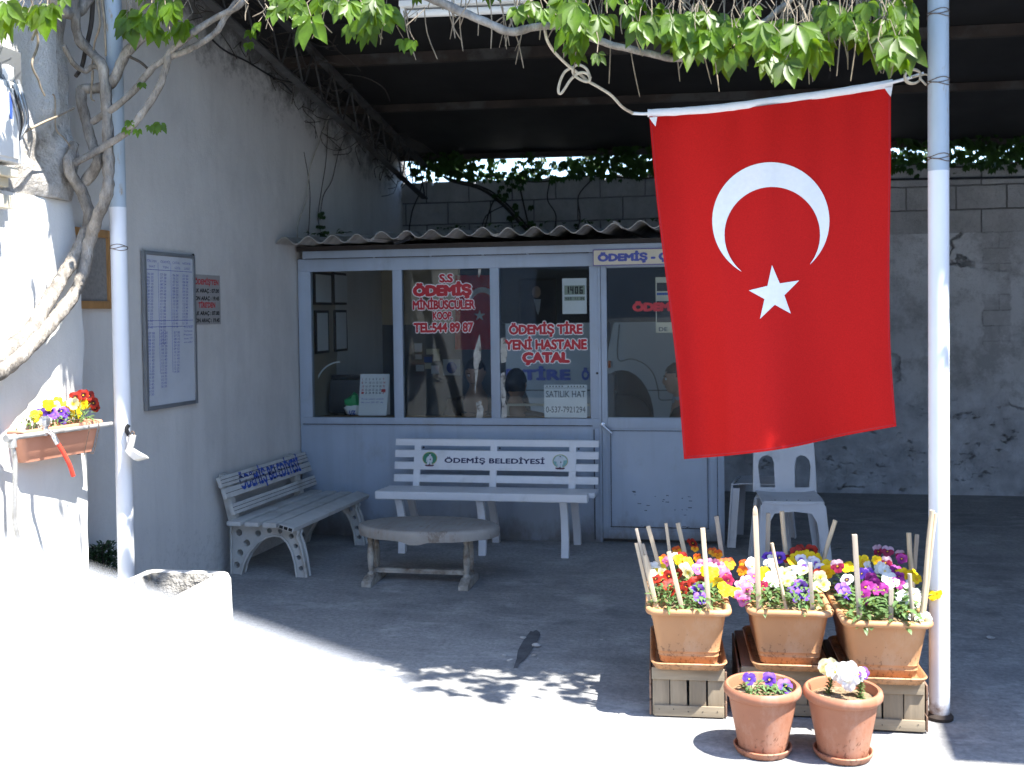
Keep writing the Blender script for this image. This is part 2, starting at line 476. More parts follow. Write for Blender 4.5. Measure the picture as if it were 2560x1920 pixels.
M = dict(
    ground=m_ground(), wall=m_plaster('weathered_wall_plaster', (.65, .63, .605), .40), pier=m_plaster('whitewashed_pier_plaster', (.70, .69, .66), .4, False), back=m_backwall(), glass=m_glass(),
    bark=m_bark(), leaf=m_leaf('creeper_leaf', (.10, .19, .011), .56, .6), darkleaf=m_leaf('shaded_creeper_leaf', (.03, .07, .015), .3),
    twig=pm('dry_twig', (.26, .21, .15), .85, .4, 20), palestem=pm('pale_dead_stem', (.42, .39, .33), .85, .25, 20), darkstem=pm('dark_creeper_stem', (.06, .05, .042), .9, .3, 20),
    pole=m_pole(), hut=pm('grey_blue_office_paint', (.50, .545, .61), .45, .06, 2.5, .06, 30, .004, dirt=(.37, .405, .45), dth=(.52, .8), dsc=2.2, dst=(1, 1, .5)),
    asb=pm('weathered_fibre_cement', (.40, .38, .35), .9, .2, 9, .3, 80, dirt=(.17, .16, .145), dth=(.48, .7), dsc=4),
    roofm=pm('dull_roof_sheet', (.017, .016, .016), .8, .35, 3, .1), rust=pm('rusty_purlin_steel', (.034, .024, .019), .8, .5, 4, .3, dirt=(.06, .056, .052), dth=(.5, .6), dsc=2.2), steel=pm('grey_girder_steel', (.06, .058, .056), .7, .4, 8, .2, dirt=(.03, .022, .018), dth=(.5, .7)),
    white=pm('white_bench_plastic', (.72, .73, .75), .38, .05, 5, .05, 60, dirt=(.50, .50, .50), dth=(.55, .85), dsc=5), grey_bench=pm('weathered_bench_paint', (.53, .525, .50), .65, .12, 7, .15, 60, dirt=(.36, .33, .28), dth=(.52, .75), dsc=5),
    benchconc=pm('old_painted_casting', (.47, .46, .43), .75, .15, 8, .2, 70, dirt=(.28, .22, .16), dth=(.55, .75), dsc=6),
    cloth=None, tleg=pm('stained_table_leg', (.36, .34, .30), .7, .3, 12, .2, dirt=(.14, .10, .07), dth=(.48, .66), dsc=9),
    terra=pm('orange_planter_plastic', (.47, .245, .115), .45, .08, 4, .08, 50, .003, dirt=(.52, .33, .20), dth=(.50, .72), dsc=7), terra2=pm('brown_pot_plastic', (.36, .15, .085), .5, .07, 4, .08, 50, .003, dirt=(.56, .36, .27), dth=(.48, .72), dsc=6),
    terra3=pm('pink_trough_plastic', (.55, .26, .17), .5, .08, 5, .06), soil=pm('potting_soil', (.21, .145, .085), .95, .4, 30, .8, 60, .02, dirt=(.34, .26, .17), dth=(.5, .65), dsc=20),
    crate=m_wood('weathered_crate_wood', (.33, .265, .185), (1, 1, .10)), crate_h=m_wood('weathered_crate_batten', (.36, .295, .21), (.10, 1, 1)), crate_y=m_wood('brown_crate_slat', (.24, .15, .105), (1, .08, 1)),
    stake=m_wood('pale_split_wood', (.60, .48, .33), (1, 1, .06), .25, 40, .7, (.45, .36, .26)), stakegrey=m_wood('greyed_split_wood', (.40, .34, .27), (1, 1, .06), .3, 40, .8),
    conc=pm('whitewashed_trough_concrete', (.60, .59, .565), .9, .12, 7, .5, 60, .01, dirt=(.33, .31, .28), dth=(.55, .75), dsc=6), rawconc=pm('rough_dirty_mortar', (.27, .255, .23), .95, .45, 9, .9, 30, .03, dirt=(.10, .095, .085), dth=(.48, .62), dsc=8),
    chalk=pm('white_parapet_paint', (.80, .80, .79), .7, .04, 4, .1), pipe=pm('galvanised_pipe', (.48, .48, .47), .45, .2, 14, .1, metal=.5, dirt=(.26, .24, .22), dth=(.55, .7), dsc=12),
    chrome=pm('chrome_tap', (.75, .76, .78), .18, .05, 9, .0, metal=.9), hose=pm('red_rubber_hose', (.75, .07, .04), .45, .1, 9, .05), black=pm('black_rubber', (.015, .015, .016), .6, .3, 9, .05),
    plastic=pm('white_chair_plastic', (.58, .59, .61), .42, .06, 6, .05, dirt=(.42, .42, .43), dth=(.55, .8), dsc=5), paper=pm('white_paper', (.74, .75, .77), .8, .03, 5, 0), flagwhite=pm('white_flag_cloth', (.80, .81, .84), .8, .03, 60, .08, 240, .002),
    flag=m_flag(), rope=pm('cotton_rope', (.55, .49, .39), .9, .2, 60, .4, 300, .003), redtxt=pm('red_sticker_letters', (.45, .012, .025), .45, .04, 5, 0), bluetxt=pm('blue_painted_letters', (.07, .09, .34), .55, .12, 20, 0), navytxt=pm('navy_printed_letters', (.018, .022, .085), .5, .06, 5, 0),
    greytxt=pm('grey_printed_letters', (.12, .13, .15), .7, .1, 5, 0), blacktxt=pm('black_printed_letters', (.015, .015, .02), .6, .1, 5, 0), inkblue=pm('blue_marker_ink', (.10, .13, .42), .7, .3, 30, 0), signred=pm('faded_red_print', (.50, .05, .06), .6, .15, 20, 0),
    wbtxt=pm('white_letter_outline', (.85, .85, .86), .5, .03, 5, 0), board=pm('whiteboard_enamel', (.60, .62, .66), .3, .06, 2, 0, dirt=(.50, .53, .58), dth=(.45, .7), dsc=3), alu=pm('dull_aluminium', (.30, .31, .32), .45, .1, 8, .02, metal=.6), signboard=pm('grey_tin_sign', (.34, .33, .32), .6, .06, 5, .02),
    framewood=m_wood('varnished_frame_wood', (.46, .25, .10), (1, 1, .15), .25, 20, .5), corkgrey=pm('grey_pin_board', (.24, .225, .21), .9, .15, 60, .2), beige=pm('cream_sign_paint', (.62, .56, .43), .6, .06, 4, .02), signborder=pm('violet_sign_border', (.13, .11, .30), .6, .06, 4, 0),
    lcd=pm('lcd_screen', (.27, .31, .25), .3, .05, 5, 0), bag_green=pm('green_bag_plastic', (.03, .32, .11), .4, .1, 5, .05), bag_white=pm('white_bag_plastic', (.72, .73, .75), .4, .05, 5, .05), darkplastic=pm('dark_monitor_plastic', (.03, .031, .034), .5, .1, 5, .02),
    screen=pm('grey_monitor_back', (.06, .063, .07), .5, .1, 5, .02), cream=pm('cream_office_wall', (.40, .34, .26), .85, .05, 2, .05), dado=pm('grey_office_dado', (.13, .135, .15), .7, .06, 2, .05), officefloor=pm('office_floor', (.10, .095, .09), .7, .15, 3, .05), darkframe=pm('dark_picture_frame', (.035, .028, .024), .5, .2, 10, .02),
    portrait=pm('dark_portrait_ground', (.035, .032, .034), .6, .5, 6, 0), skinp=pm('portrait_flesh', (.30, .20, .15), .6, .2, 9, 0), bus=pm('white_bus_paint', (.33, .36, .39), .3, .03, 2, 0), busglass=pm('dark_bus_window', (.012, .014, .017), .1, .1, 2, 0, spec=.6), busline=pm('panel_gap', (.03, .03, .032), .7, .1, 2, 0),
    amber=pm('amber_lamp_lens', (.45, .10, .02), .3, .1, 9, 0), tyre=pm('tyre_rubber', (.018, .018, .019), .85, .2, 9, .1), rim=pm('steel_wheel_rim', (.20, .20, .21), .5, .1, 9, .02, metal=.5), lamp=pm('white_lamp_batten', (.70, .70, .68), .5, .05, 5, 0), cable=pm('black_cable', (.02, .02, .021), .6, .1, 9, 0), wire=pm('rusty_wire', (.13, .09, .065), .7, .3, 20, 0),
    jacket=pm('dark_jacket_cloth', (.030, .031, .038), .85, .15, 20, .2), jacket2=pm('black_jacket_cloth', (.022, .020, .021), .85, .15, 20, .2), jacket3=pm('grey_jumper_cloth', (.055, .058, .066), .9, .15, 20, .2), shirt=pm('pale_shirt_collar', (.38, .42, .48), .8, .05, 20, .1), bluecloth=pm('blue_pullover', (.03, .06, .16), .85, .1, 20, .1), trousers=pm('dark_trousers', (.03, .03, .034), .85, .1, 20, .1),
    skin=pm('skin', (.42, .25, .17), .55, .1, 12, .08, 90, .002), hairblack=pm('black_hair', (.015, .012, .011), .6, .4, 60, .5, 120, .004), hairbrown=pm('brown_hair', (.07, .048, .033), .6, .4, 60, .5, 120, .004), eyewhite=pm('eye_white', (.7, .68, .66), .3, .02, 9, 0),
    emgreen=pm('emblem_green', (.03, .20, .11), .5, .1, 20, 0), emgold=pm('emblem_gold', (.45, .38, .12), .5, .1, 20, 0), emwhite=pm('emblem_pale_figure', (.55, .60, .62), .5, .1, 40, 0), emdark=pm('emblem_plum_base', (.10, .03, .06), .5, .1, 20, 0), emteal=pm('emblem_teal', (.20, .42, .40), .5, .2, 20, 0),
    crack=pm('dark_hollow_tone', (.085, .088, .094), .95, .3, 12, .5), stone=pm('pale_stone', (.38, .37, .35), .9, .2, 9, .4), scrap=pm('white_paper_scrap', (.7, .7, .7), .8, .05, 9, .1), reflection_tone=pm('painted_reflection_white', (.52, .50, .45), .8, .3, 18, .3, 40, .004, dirt=(.16, .14, .12), dth=(.52, .62), dsc=16), shrub=m_leaf('shrub_leaf', (.03, .075, .03), .2),
    pansyleaf=m_leaf('pansy_leaf', (.115, .20, .075), .3, .4), stemgreen=pm('pansy_stem', (.10, .20, .05), .6, .2, 20, 0), meter=pm('cream_meter_box_paint', (.70, .69, .66), .5, .05, 4, .03), mblue=pm('blue_label', (.05, .10, .35), .5, .05, 4, 0), flowerpink=pm('pink_flower', (.6, .05, .2), .6, .1, 20, 0),
)
def m_cloth():
    t = NT('checked_oilcloth')
    sp = t.n('SeparateXYZ'); t.L(t.co(), sp.inputs[0])
    base = t.ramp(t.noise(5, det=6, rough=.65), [(.3, (.25, .235, .215)), (.7, (.35, .335, .31))])
    ch = t.math('MULTIPLY', t.math('GREATER_THAN', t.math('SINE', t.math('MULTIPLY', sp.outputs[0], 150)), .3), t.math('LESS_THAN', sp.outputs[2], .365))
    a = t.mix(t.math('MULTIPLY', ch, t.ramp(t.noise(8, det=4), [(.45, 0.0), (.7, .4)])), base, (.25, .18, .14))
    edge = t.math('MULTIPLY', t.math('LESS_THAN', sp.outputs[2], .368), t.ramp(t.noise(13, (1, 1, .6), 5, .75), [(.58, 0.0), (.66, .6)]))
    a = t.mix(edge, a, (.13, .09, .06))
    a = t.mix(t.ramp(t.noise(26, det=4, rough=.8), [(.68, 0.0), (.72, .8)]), a, (.12, .09, .07))
    t.col(a); t.set(.6, .3); t.bump(t.noise(35, det=4), .25, .006)
    return t.mat
M['cloth'] = m_cloth()
def m_pot(name, c, bloom):
    t = NT(name); sp = t.n('SeparateXYZ'); t.L(t.co(), sp.inputs[0])
    a = t.ramp(t.noise(5, det=5), [(.3, mul(c, .90)), (.7, mul(c, 1.08))])
    a = t.mix(t.ramp(t.noise(7, (1, 1, .5), 7, .7), [(.50, 0.0), (.72, .7)]), a, bloom)
    sp_ = t.math('SUBTRACT', t.noise(75, (1, 1, .7), 4, .7), t.math('MULTIPLY', sp.outputs[2], .9))
    a = t.mix(t.ramp(sp_, [(.52, 0.0), (.60, .8)]), a, mul(c, .38))
    a = t.mix(t.ramp(t.noise(16, (2.5, 2.5, .15), 5, .7), [(.60, 0.0), (.72, .45)]), a, mul(c, .55))
    t.col(a); t.set(.55, .35); t.bump(t.noise(60, det=4), .12, .003); return t.mat
M['terra'] = m_pot('orange_planter_plastic', (.48, .25, .118), (.54, .36, .23)); M['terra2'] = m_pot('brown_pot_plastic', (.36, .15, .085), (.50, .31, .23))
def m_hut():
    t = NT('streaked_office_paint'); c = (.375, .44, .53)
    sp = t.n('SeparateXYZ'); t.L(t.co(), sp.inputs[0])
    a = t.ramp(t.noise(1.7, det=5), [(.3, mul(c, .88)), (.7, mul(c, 1.06))])
    a = t.mix(t.ramp(t.noise(5, (2.2, 2.2, .12), 6, .65), [(.50, 0.0), (.75, .55)]), a, (.29, .33, .385))
    a = t.mix(t.ramp(t.noise(3.2, (1, 1, .7), 8, .75), [(.56, 0.0), (.68, .5)]), a, (.30, .32, .35))
    g_ = t.math('ADD', sp.outputs[2], t.math('MULTIPLY', t.math('SUBTRACT', t.noise(9, (1, 1, .5), 6, .7), .5), .35))
    a = t.mix(t.ramp(g_, [(.02, .85), (.17, 0.0)]), a, (.17, .16, .15))
    a = t.mix(t.ramp(t.noise(34, (1, 1, .5), 5, .8), [(.73, 0.0), (.75, .9)]), a, (.12, .075, .05))
    t.col(a); t.set(.45, .4); t.bump(t.math('ADD', t.noise(1.6, det=3), t.math('MULTIPLY', t.noise(40, det=3), .06)), .25, .02)
    return t.mat
M['hut'] = m_hut()
# ------------------------------------------------------------------ ground
g = MB(); n = 60; ext = 60
xs = [-ext + 2 * ext * i / n for i in range(n + 1)]
g.add([(x, y, 0) for y in xs for x in xs], [(j * (n + 1) + i, j * (n + 1) + i + 1, (j + 1) * (n + 1) + i + 1, (j + 1) * (n + 1) + i) for j in range(n) for i in range(n)])
tag(g.build('ground', M['ground'], fixn=False), kind='structure')
# flat dark patch on the slab, its colour standing in for a shaded hollow
a0, a1 = G(1340, 1578), G(1290, 1668)
b = MB(); ring = []; ring2 = []
ax = (a1 - a0); L = ax.length; ax.normalize(); sx = V((ax.y, -ax.x, 0))
for i in range(22):
    t = 2 * pi * i / 22; k = 1 + .3 * noise.noise(V((cos(t) * 2, sin(t) * 2, 3)))
    c = (a0 + a1) / 2 + ax * (cos(t) * L * .52 * k) + sx * (sin(t) * .026 * k * (1.25 - .5 * cos(t)))
    ring.append(V((c.x, c.y, .004))); c2 = (a0 + a1) / 2 + (c - (a0 + a1) / 2) * .7; ring2.append(V((c2.x, c2.y, .0042)))
b.add(ring + ring2 + [V((((a0 + a1) / 2).x, ((a0 + a1) / 2).y, .0044))], [(i, (i + 1) % 22, 22 + (i + 1) % 22, 22 + i) for i in range(22)] + [(22 + i, 22 + (i + 1) % 22, 44) for i in range(22)])
tag(b.build('dark_hollow_patch', M['crack']), kind='structure')
def stone(px, py, r, lab, mat='stone'):
    b = MB(); c = G(px, py); bm_pts = []
    prof = [(r * .2, 0), (r * .9, .01 * 0 + r * .1), (r, r * .3), (r * .6, r * .55), (r * .1, r * .62)]
    b.lathe(prof, c, 9, 1, .7)
    b.v = [tuple(V(v) + noise.noise_vector(V(v) * 30) * r * .3) for v in b.v]
    lo = min(v[2] for v in b.v); b.v = [(x, y, z - lo) for x, y, z in b.v]
    tag(b.build('stone', M[mat], smooth=True), lab, 'stone')
stone(1308, 1596, .018, 'small pale stone beside the upper end of the dark ground hole')
stone(1341, 1617, .024, 'largest pale stone on the rim of the dark hole in the ground')
stone(1275, 1652, .016, 'pale chip at the lower end of the dark ground hole')
stone(1262, 1640, .014, 'tiny grey chip a little off the lower end of the dark ground hole')
stone(1335, 1640, .012, 'crumb of concrete on the post side of the dark ground hole')
stone(2478, 1598, .022, 'lone pale stone on the dark floor behind the white steel post')
b = MB(); c = G(2100, 1374)
b.add([c + V((-.05, 0, .004)), c + V((-.01, -.02, .016)), c + V((.02, .01, .006)), c + V((.06, -.005, .02)), c + V((.01, .04, .005))], [(0, 1, 2, 4), (1, 3, 2)])
tag(b.build('paper_scrap', M['scrap'], fixn=False), 'torn white paper scrap on the dark floor behind the plant pots', 'litter')

# ------------------------------------------------------------------ side wall, pier, back wall
def rough(o, amp, sc, keep=None):
    for v in o.data.vertices:
        d = noise.noise_vector(v.co * sc) * amp
        if keep is None or keep(v.co): v.co += d
R_ROOF = lambda x, y: 3.504 - .140 * (y - 6.703) - .012 * (x + 2.9)
b = MB()
ys = [2.6 + i * (9.9 - 2.6) / 60 for i in range(61)]
grid = []
for k in range(41):
    row = []
    for y in ys:
        z = k / 40 * (R_ROOF(-3, y) - .02)
        row.append(V((wallx(y) + .006 * noise.noise(V((0, y * 1.1, z * 1.1))) + .0025 * noise.noise(V((3, y * 4, z * 4))), y, z)))
    grid.append(row)
b.sheet(grid, (-.24, 0, 0))
tag(b.build('side_wall', M['wall'], smooth=True), 'tall streaky grey plaster wall carrying the whiteboard, with sooty top', 'wall')
# pier: whitewashed lower body, raw crumbling mortar above
pier = thing('masonry_pier', 'sunlit whitewashed pier behind the vine trunks, crumbling into bare mortar higher up', 'pier', (-3.15, 4, 0))
b = MB(); grid = []
for k in range(50):
    z = k / 49 * 2.16; row = []
    for i in range(40):
        y = 2.4 + i / 39 * (4.735 - 2.4)
        e = .0
        if i == 39: e = .02 * noise.noise(V((1, z * 5, 0))) - (.05 * max(0, z - 1.75) / .4)
        row.append(V((-3.0 + .010 * noise.noise(V((y * 2, z * 2, 5))) - .02 * max(0, z - 1.9), y + e, z)))
    grid.append(row)
b.sheet(grid, (-.16, 0, 0))
b.build('pier_body', M['pier'], pier, smooth=True)
b = MB(); grid = []
for k in range(60):
    z = 2.162 + k / 59 * 1.7; row = []
    for i in range(46):
        y = 2.4 + i / 45 * (4.655 - 2.4)
        q = V((y * 7, z * 7, 2)); w = max(0, 1 - abs(z - 2.3) / .45)
        e = .03 * noise.noise(V((4, z * 6, 0))) if i == 45 else 0
        row.append(V((-3.03 + .05 * w * (.6 + noise.noise(q)) + .008 * noise.noise(q * 2) + (.03 if y > 4.5 else 0), y + e, z)))
    grid.append(row)
b.sheet(grid, (-.13, 0, 0))
def m_pierup():
    t = NT('pier_bare_mortar'); sp = t.n('SeparateXYZ'); t.L(t.co(), sp.inputs[0])
    rawc = t.ramp(t.noise(8, det=8, rough=.75), [(.30, (.16, .145, .125)), (.46, (.42, .39, .35)), (.64, (.60, .57, .53))])
    smo = t.ramp(t.noise(3, (1, 1, .3), 6), [(.3, (.55, .53, .50)), (.7, (.66, .64, .61))])
    e = t.math('ADD', sp.outputs[2], t.math('MULTIPLY', t.math('SUBTRACT', t.noise(6, det=6), .5), .5))
    k = t.ramp(t.math('MULTIPLY', t.math('SUBTRACT', e, 2.48), 6), [(.0, 1.0), (.5, 0.0)])
    k2 = t.math('MAXIMUM', k, t.math('GREATER_THAN', sp.outputs[1], 4.575))
    t.col(t.mix(k2, smo, rawc)); t.set(.95, .2); t.bump(t.noise(22, det=8, rough=.7), .9, .03); return t.mat
b.build('bare_mortar', m_pierup(), pier, smooth=True)
b = MB()
B0, B1 = 9.77, 10.0
b.span((-2.88, B0, 1.62), (9, B1, 2.80)); b.span((-2.88, B0, 0), (-1.95, B1, 1.62)); b.span((.08, B0, 0), (9, B1, 1.62)); b.span((-1.95, B0, 0), (.08, B1, .62))
for i in range(30):
    x = -2.88 + i * .4 + .1; b.span((x - .19, B0 + .01, 2.80), (x + .19, B1 - .01, 2.80 + .035 + .02 * noise.noise(V((i * 3.1, 0, 0)))))
tag(b.build('block_wall', M['back']), 'whitewashed back wall of concrete blocks over cracked plaster and rubble', 'wall')
b = MB(); b.tube([PY(x, y, 9.73) for x, y in ((1640, 455), (2223, 449), (2400, 446), (2700, 441), (3300, 428))], .010, 6)
tag(b.build('cable', M['cable']), 'black cable running level along the top of the block wall', 'cable')

# ------------------------------------------------------------------ steel posts
def post(px, Y, X, label, bands):
    t = thing('steel_post', label, 'post', (X, Y, 0))
    b = MB(); b.tube([(X, Y, 0), (X, Y, .6), (X, Y, 1.4), (X, Y, 2.4), (X, Y, 3.72)], .0385, 28); b.build('tube', M['pole'], t, smooth=True)
    b = MB(); b.lathe([(.05, .0), (.052, .012), (.044, .02), (.039, .024)], (X, Y, .001), 20); b.build('weld_collar', M['rust'], t, smooth=True)
    for z in bands:
        b = MB()
        for q in range(3):
            pts = [(X + .0405 * cos(2 * pi * i / 20), Y + .0405 * sin(2 * pi * i / 20), z + q * .009 + .006 * sin(4 * pi * i / 20 + q * 2)) for i in range(21)]
            b.tube(pts, .0016, 5)
        b.build('wire_binding', M['wire'], t, smooth=True)
    return t
post(2348, 4.41, .847, 'blue and white steel post beside the red flag and orange planters', (2.72, 2.46, 2.17))
post(310, 4.70, -2.78, 'white steel post tangled in the vine trunks beside the whiteboard wall', (1.93,))

# ------------------------------------------------------------------ canopy
roof = thing('canopy_roof', 'dark sloping canopy roof of corrugated sheets over the waiting area', 'roof', (0, 6, 3.6))
def ribs(x, p=.2):
    u = (x % p) / p
    return .028 * (0 if u < .55 else (u - .55) / .1 if u < .65 else 1 if u < .9 else (1 - u) / .1)
def roofsheet(x0, x1, y0, y1, name, drop=0):
    b = MB(); xs = []
    x = x0
    while x < x1 + .001:
        for o in (0, .11, .13, .18): xs.append(x + o)
        x += .2
    grid = [[V((x, y0 + (y1 - y0) * k / 6, R_ROOF(x, y0 + (y1 - y0) * k / 6) + ribs(x + 1e-4) - drop)) for x in xs] for k in range(7)]
    b.sheet(grid, (0, 0, .004)); return b.build(name, M['roofm'], roof)
roofsheet(-3.3, 9.2, 6.72, 9.76, 'roof_sheet', .0)
roofsheet(-1.1, 9.2, 3.93, 6.78, 'roof_sheet', -.012)
roofsheet(-3.3, -.9, 4.13, 6.78, 'roof_sheet', -.012)
roofsheet(2.70, 9.2, 3.18, 4.0, 'roof_sheet', -.024)
for y, w in ((9.70, .05), (8.3, .055), (7.25, .075), (6.0, .075), (5.0, .075), (4.16, .10)):
    b = MB(); b.bar((-3.2, y, R_ROOF(-3.2, y) - w / 2 - .004), (9.1, y, R_ROOF(9.1, y) - w / 2 - .004), .05, w); b.build('purlin', M['rust'], roof)
def girder(x, y0, y1, depth=.42):
    gd = MB(); zt = lambda y: R_ROOF(x, y) - .115; zb = lambda y: zt(y) - depth
    gd.bar((x, y0, zt(y0)), (x, y1, zt(y1)), .05, .03)
    o = gd.build('girder', M['steel'], roof)
    c = MB(); c.bar((x, y0, zb(y0)), (x, y1, zb(y1)), .055, .012); c.bar((x - .03, y0, zb(y0) + .028), (x - .03, y1, zb(y1) + .028), .008, .05); c.build('bottom_chord', M['steel'], o)
    w = MB(); k = int((y1 - y0) / .36)
    for i in range(k):
        ya = y0 + (y1 - y0) * i / k; yb = y0 + (y1 - y0) * (i + 1) / k; ym = (ya + yb) / 2
        w.tube([(x, ya, zb(ya)), (x, ym, zt(ym))], .007, 6); w.tube([(x, ym, zt(ym)), (x, yb, zb(yb))], .007, 6)
    w.build('lattice', M['steel'], o)
girder(-2.62, 4.1, 9.65, .30)
gt = MB(); R4 = random.Random(8)
for k in range(95):
    y = R4.uniform(5.6, 9.5); x = R4.uniform(-2.98, -2.5); z = R_ROOF(x, y) - R4.random() ** 2 * .34 - .03; p = V((x, y, z)); P = [p]
    for q in range(4): p = p + V((R4.uniform(-.10, .10), R4.uniform(-.2, .2), R4.uniform(-.11, .07))); p.x = max(p.x, wallx(p.y) + .012); p.z = min(p.z, R_ROOF(p.x, p.y) - .02); P.append(p)
    gt.tube(spline(P, 2), .0032, 4)
tag(gt.build('dead_creeper', M['darkstem'], smooth=True, fixn=False), 'tangle of dead dark creeper stems under the roof edge along the plaster wall', 'creeper', kind='stuff')
girder(5.0, 4.1, 9.65, .30)
for x in (5.0,):
    t = thing('steel_post', 'plain steel post under the far end of the canopy', 'post', (x, 4.41, 0))
    b = MB(); b.tube([(x, 4.41, 0), (x, 4.41, 3.62)], .0385, 20); b.build('tube', M['pole'], t, smooth=True)
b = MB(); b.span((6.4, -3, 0), (6.65, 9.77, 4.3)); tag(b.build('light_blocking_wall', M['wall']), 'unseen plain wall added beyond the canopy end to block side light', 'wall')  # unseen wall, added to keep side light out from under the canopy
b = MB(); b.span((-14, -7.5, 0), (9, -6.8, 6.5)); hs_ = tag(b.build('light_blocking_house', M['hut']), 'unseen grey house front added behind the viewer to darken glass reflections and skylight', 'house')  # unseen house, added to dim window reflections and low skylight
for x in (-9, -6, -3, 0, 3, 6):
    for z in (1.0, 3.8): b = MB(); b.span((x - .6, -6.82, z), (x + .6, -6.795, z + 1.5)); b.build('window', M['busglass'], hs_)
# white batten lamp
t = thing('batten_lamp', 'white batten lamp hanging under the canopy among the vine twigs', 'lamp', PY(1150, 22, 5.2))
p0, p1 = PY(1003, 30, 5.2), PY(1330, 15, 5.2)
b = MB(); b.bar(p0 + V((0, 0, .03)), p1 + V((0, 0, .03)), .09, .03); b.build('housing', M['lamp'], t, bevel=.004)
b = MB(); b.tube([p0 + V((.03, 0, -.012)), p1 + V((-.03, 0, -.012))], .019, 14); b.build('lamp_tube', M['lamp'], t, smooth=True)
for p in (p0, p1): b = MB(); b.box(p + V((.012 if p is p0 else -.012, 0, -.008)), (.022, .05, .05)); b.build('end_cap', M['lamp'], t, bevel=.004)
for k in (.2, .8):
    p = p0.lerp(p1, k); b = MB(); b.tube([p + V((0, 0, .04)), V((p.x, p.y, R_ROOF(p.x, p.y) - .02))], .004, 6); b.build('hanger', M['wire'], t)
# ------------------------------------------------------------------ ticket office
hut = thing('ticket_office', 'grey blue glazed waiting office with wavy roof edge, standing against the block wall', 'kiosk', (-1.5, HY, 0))
HX0, HX1, HB = -3.0, .05, 9.2
FR = .05
wins = [(-2.905, -2.283), (-2.214, -1.568), (-1.502, -.862)]
WZ0, WZ1 = .865, 1.928
f = MB()
def fbox(x0, x1, z0, z1, y0=HY, y1=HY + FR): f.span((x0, y0, z0), (x1, y1, z1))
fbox(HX0, -.802, .80, WZ0); fbox(HX0, -.802, WZ1, 2.02)
for x0, x1 in ((HX0, -2.905), (-2.283, -2.214), (-1.568, -1.502), (-.862, -.802)): fbox(x0, x1, WZ0, WZ1)
fbox(-.802, -.785, .0, 2.02, HY - .004, HY + FR); fbox(.005, HX1, 0, 2.02); fbox(-.785, .005, 1.955, 2.02)
f.build('frame', M['hut'], hut, bevel=.003)
b = MB(); b.span((HX0, HY + .006, 0), (-.802, HY + .03, .80)); b.build('lower_panel', M['hut'], hut, bevel=.002)
b = MB()
b.span((HX0 + .02, HY - .004, .812), (-.85, HY + .006, .818)); b.span((-.842, HY - .0035, .02), (-.837, HY + .006, .79))
b.build('panel_seam', M['busline'], hut)
b = MB(); b.span((-2.95, HY - .03, 2.022), (HX1, HY + .05, 2.075)); b.build('head_beam', M['hut'], hut, bevel=.004)
b = MB()
for x0, x1 in ((-2.93, -2.42), (-2.40, -2.0), (-1.98, -1.62), (-1.60, -1.30), (-1.28, -.86)): b.span((x0, HY - .0315, 2.017), (x1, HY - .02, 2.022))
b.build('beam_gap', M['busline'], hut)
b = MB()
b.span((HX0 + .01, HY + .06, .004), (HX0 + .03, HB, 2.05)); b.build('side_lining', M['cream'], hut)
def inner():
    b = MB(); b.span((HX0 + .03, HY + .06, .9), (HX0 + .035, HB, .9 + .001)); return b
b = MB(); b.span((HX0 + .03, HB, 0), (-1.85, HB + .06, 1.52)); b.span((-.02, HB, 0), (HX1, HB + .06, 1.52)); b.span((-1.85, HB, 0), (-.02, HB + .06, .70)); b.build('rear_dado', M['dado'], hut)
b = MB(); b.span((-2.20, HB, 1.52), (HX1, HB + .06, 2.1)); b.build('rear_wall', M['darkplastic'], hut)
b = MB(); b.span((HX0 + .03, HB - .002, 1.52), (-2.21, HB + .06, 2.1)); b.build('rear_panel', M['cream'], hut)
b = MB(); b.span((HX1 - .03, HY + .06, 0), (HX1, HB + .06, 2.05)); b.build('end_wall', M['hut'], hut)
b = MB(); b.span((HX0 + .03, HY + .05, .003), (HX1 - .03, HB, .02)); b.build('floor_slab', M['officefloor'], hut)
b = MB(); b.span((HX0 + .03, HY + .05, 2.03), (HX1 - .03, HB, 2.05)); b.build('ceiling_board', M['dado'], hut)
b = MB(); b.span((-2.9, HY + .052, .835), (-.86, HY + .20, .862)); b.build('sill_board', M['framewood'], hut, bevel=.003)
panes = []
for i, (x0, x1) in enumerate(wins):
    b = MB(); b.span((x0, HY + .022, WZ0), (x1, HY + .026, WZ1)); p = b.build('window_pane', M['glass'], hut); panes.append(p)
# door
door = MB()
DX0, DX1 = -.782, .002
for q in ((DX0, -.742, .03, 1.95), (-.045, DX1, .03, 1.95), (-.742, -.045, 1.912, 1.95), (-.742, -.045, .80, .875), (-.742, -.045, .03, .09)): door.span((q[0], HY - .006, q[2]), (q[1], HY + .034, q[3]))
do = door.build('door', M['hut'], hut, bevel=.003)
b = MB(); b.span((-.742, HY + .002, .09), (-.045, HY + .026, .80)); b.build('door_panel', M['hut'], do)
b = MB()
for z in (.112, .782): b.span((-.73, HY - .0075, z), (-.055, HY + .001, z + .003))
for x in (-.725, -.063): b.span((x, HY - .0075, .112), (x + .003, HY + .001, .785))
b.build('door_seam', M['busline'], do)
b = MB()
for i in range(26):
    x = -.16 - rnd.random() * .42; z = .20 + rnd.random() * .16; w = .006 + rnd.random() * .02
    if i > 18: z = .115 + rnd.random() * .01
    b.span((x, HY - .0012, z), (x + w, HY + .004, z + .002 + rnd.random() * .003))
b.build('paint_chip', M['black'], do)
b = MB(); b.span((-.742, HY + .010, .875), (-.045, HY + .014, 1.912)); dp = b.build('door_pane', M['glass'], do)
b = MB(); p = PY(1506, 1062, HY - .03); q = PY(1530, 1083, HY - .045)
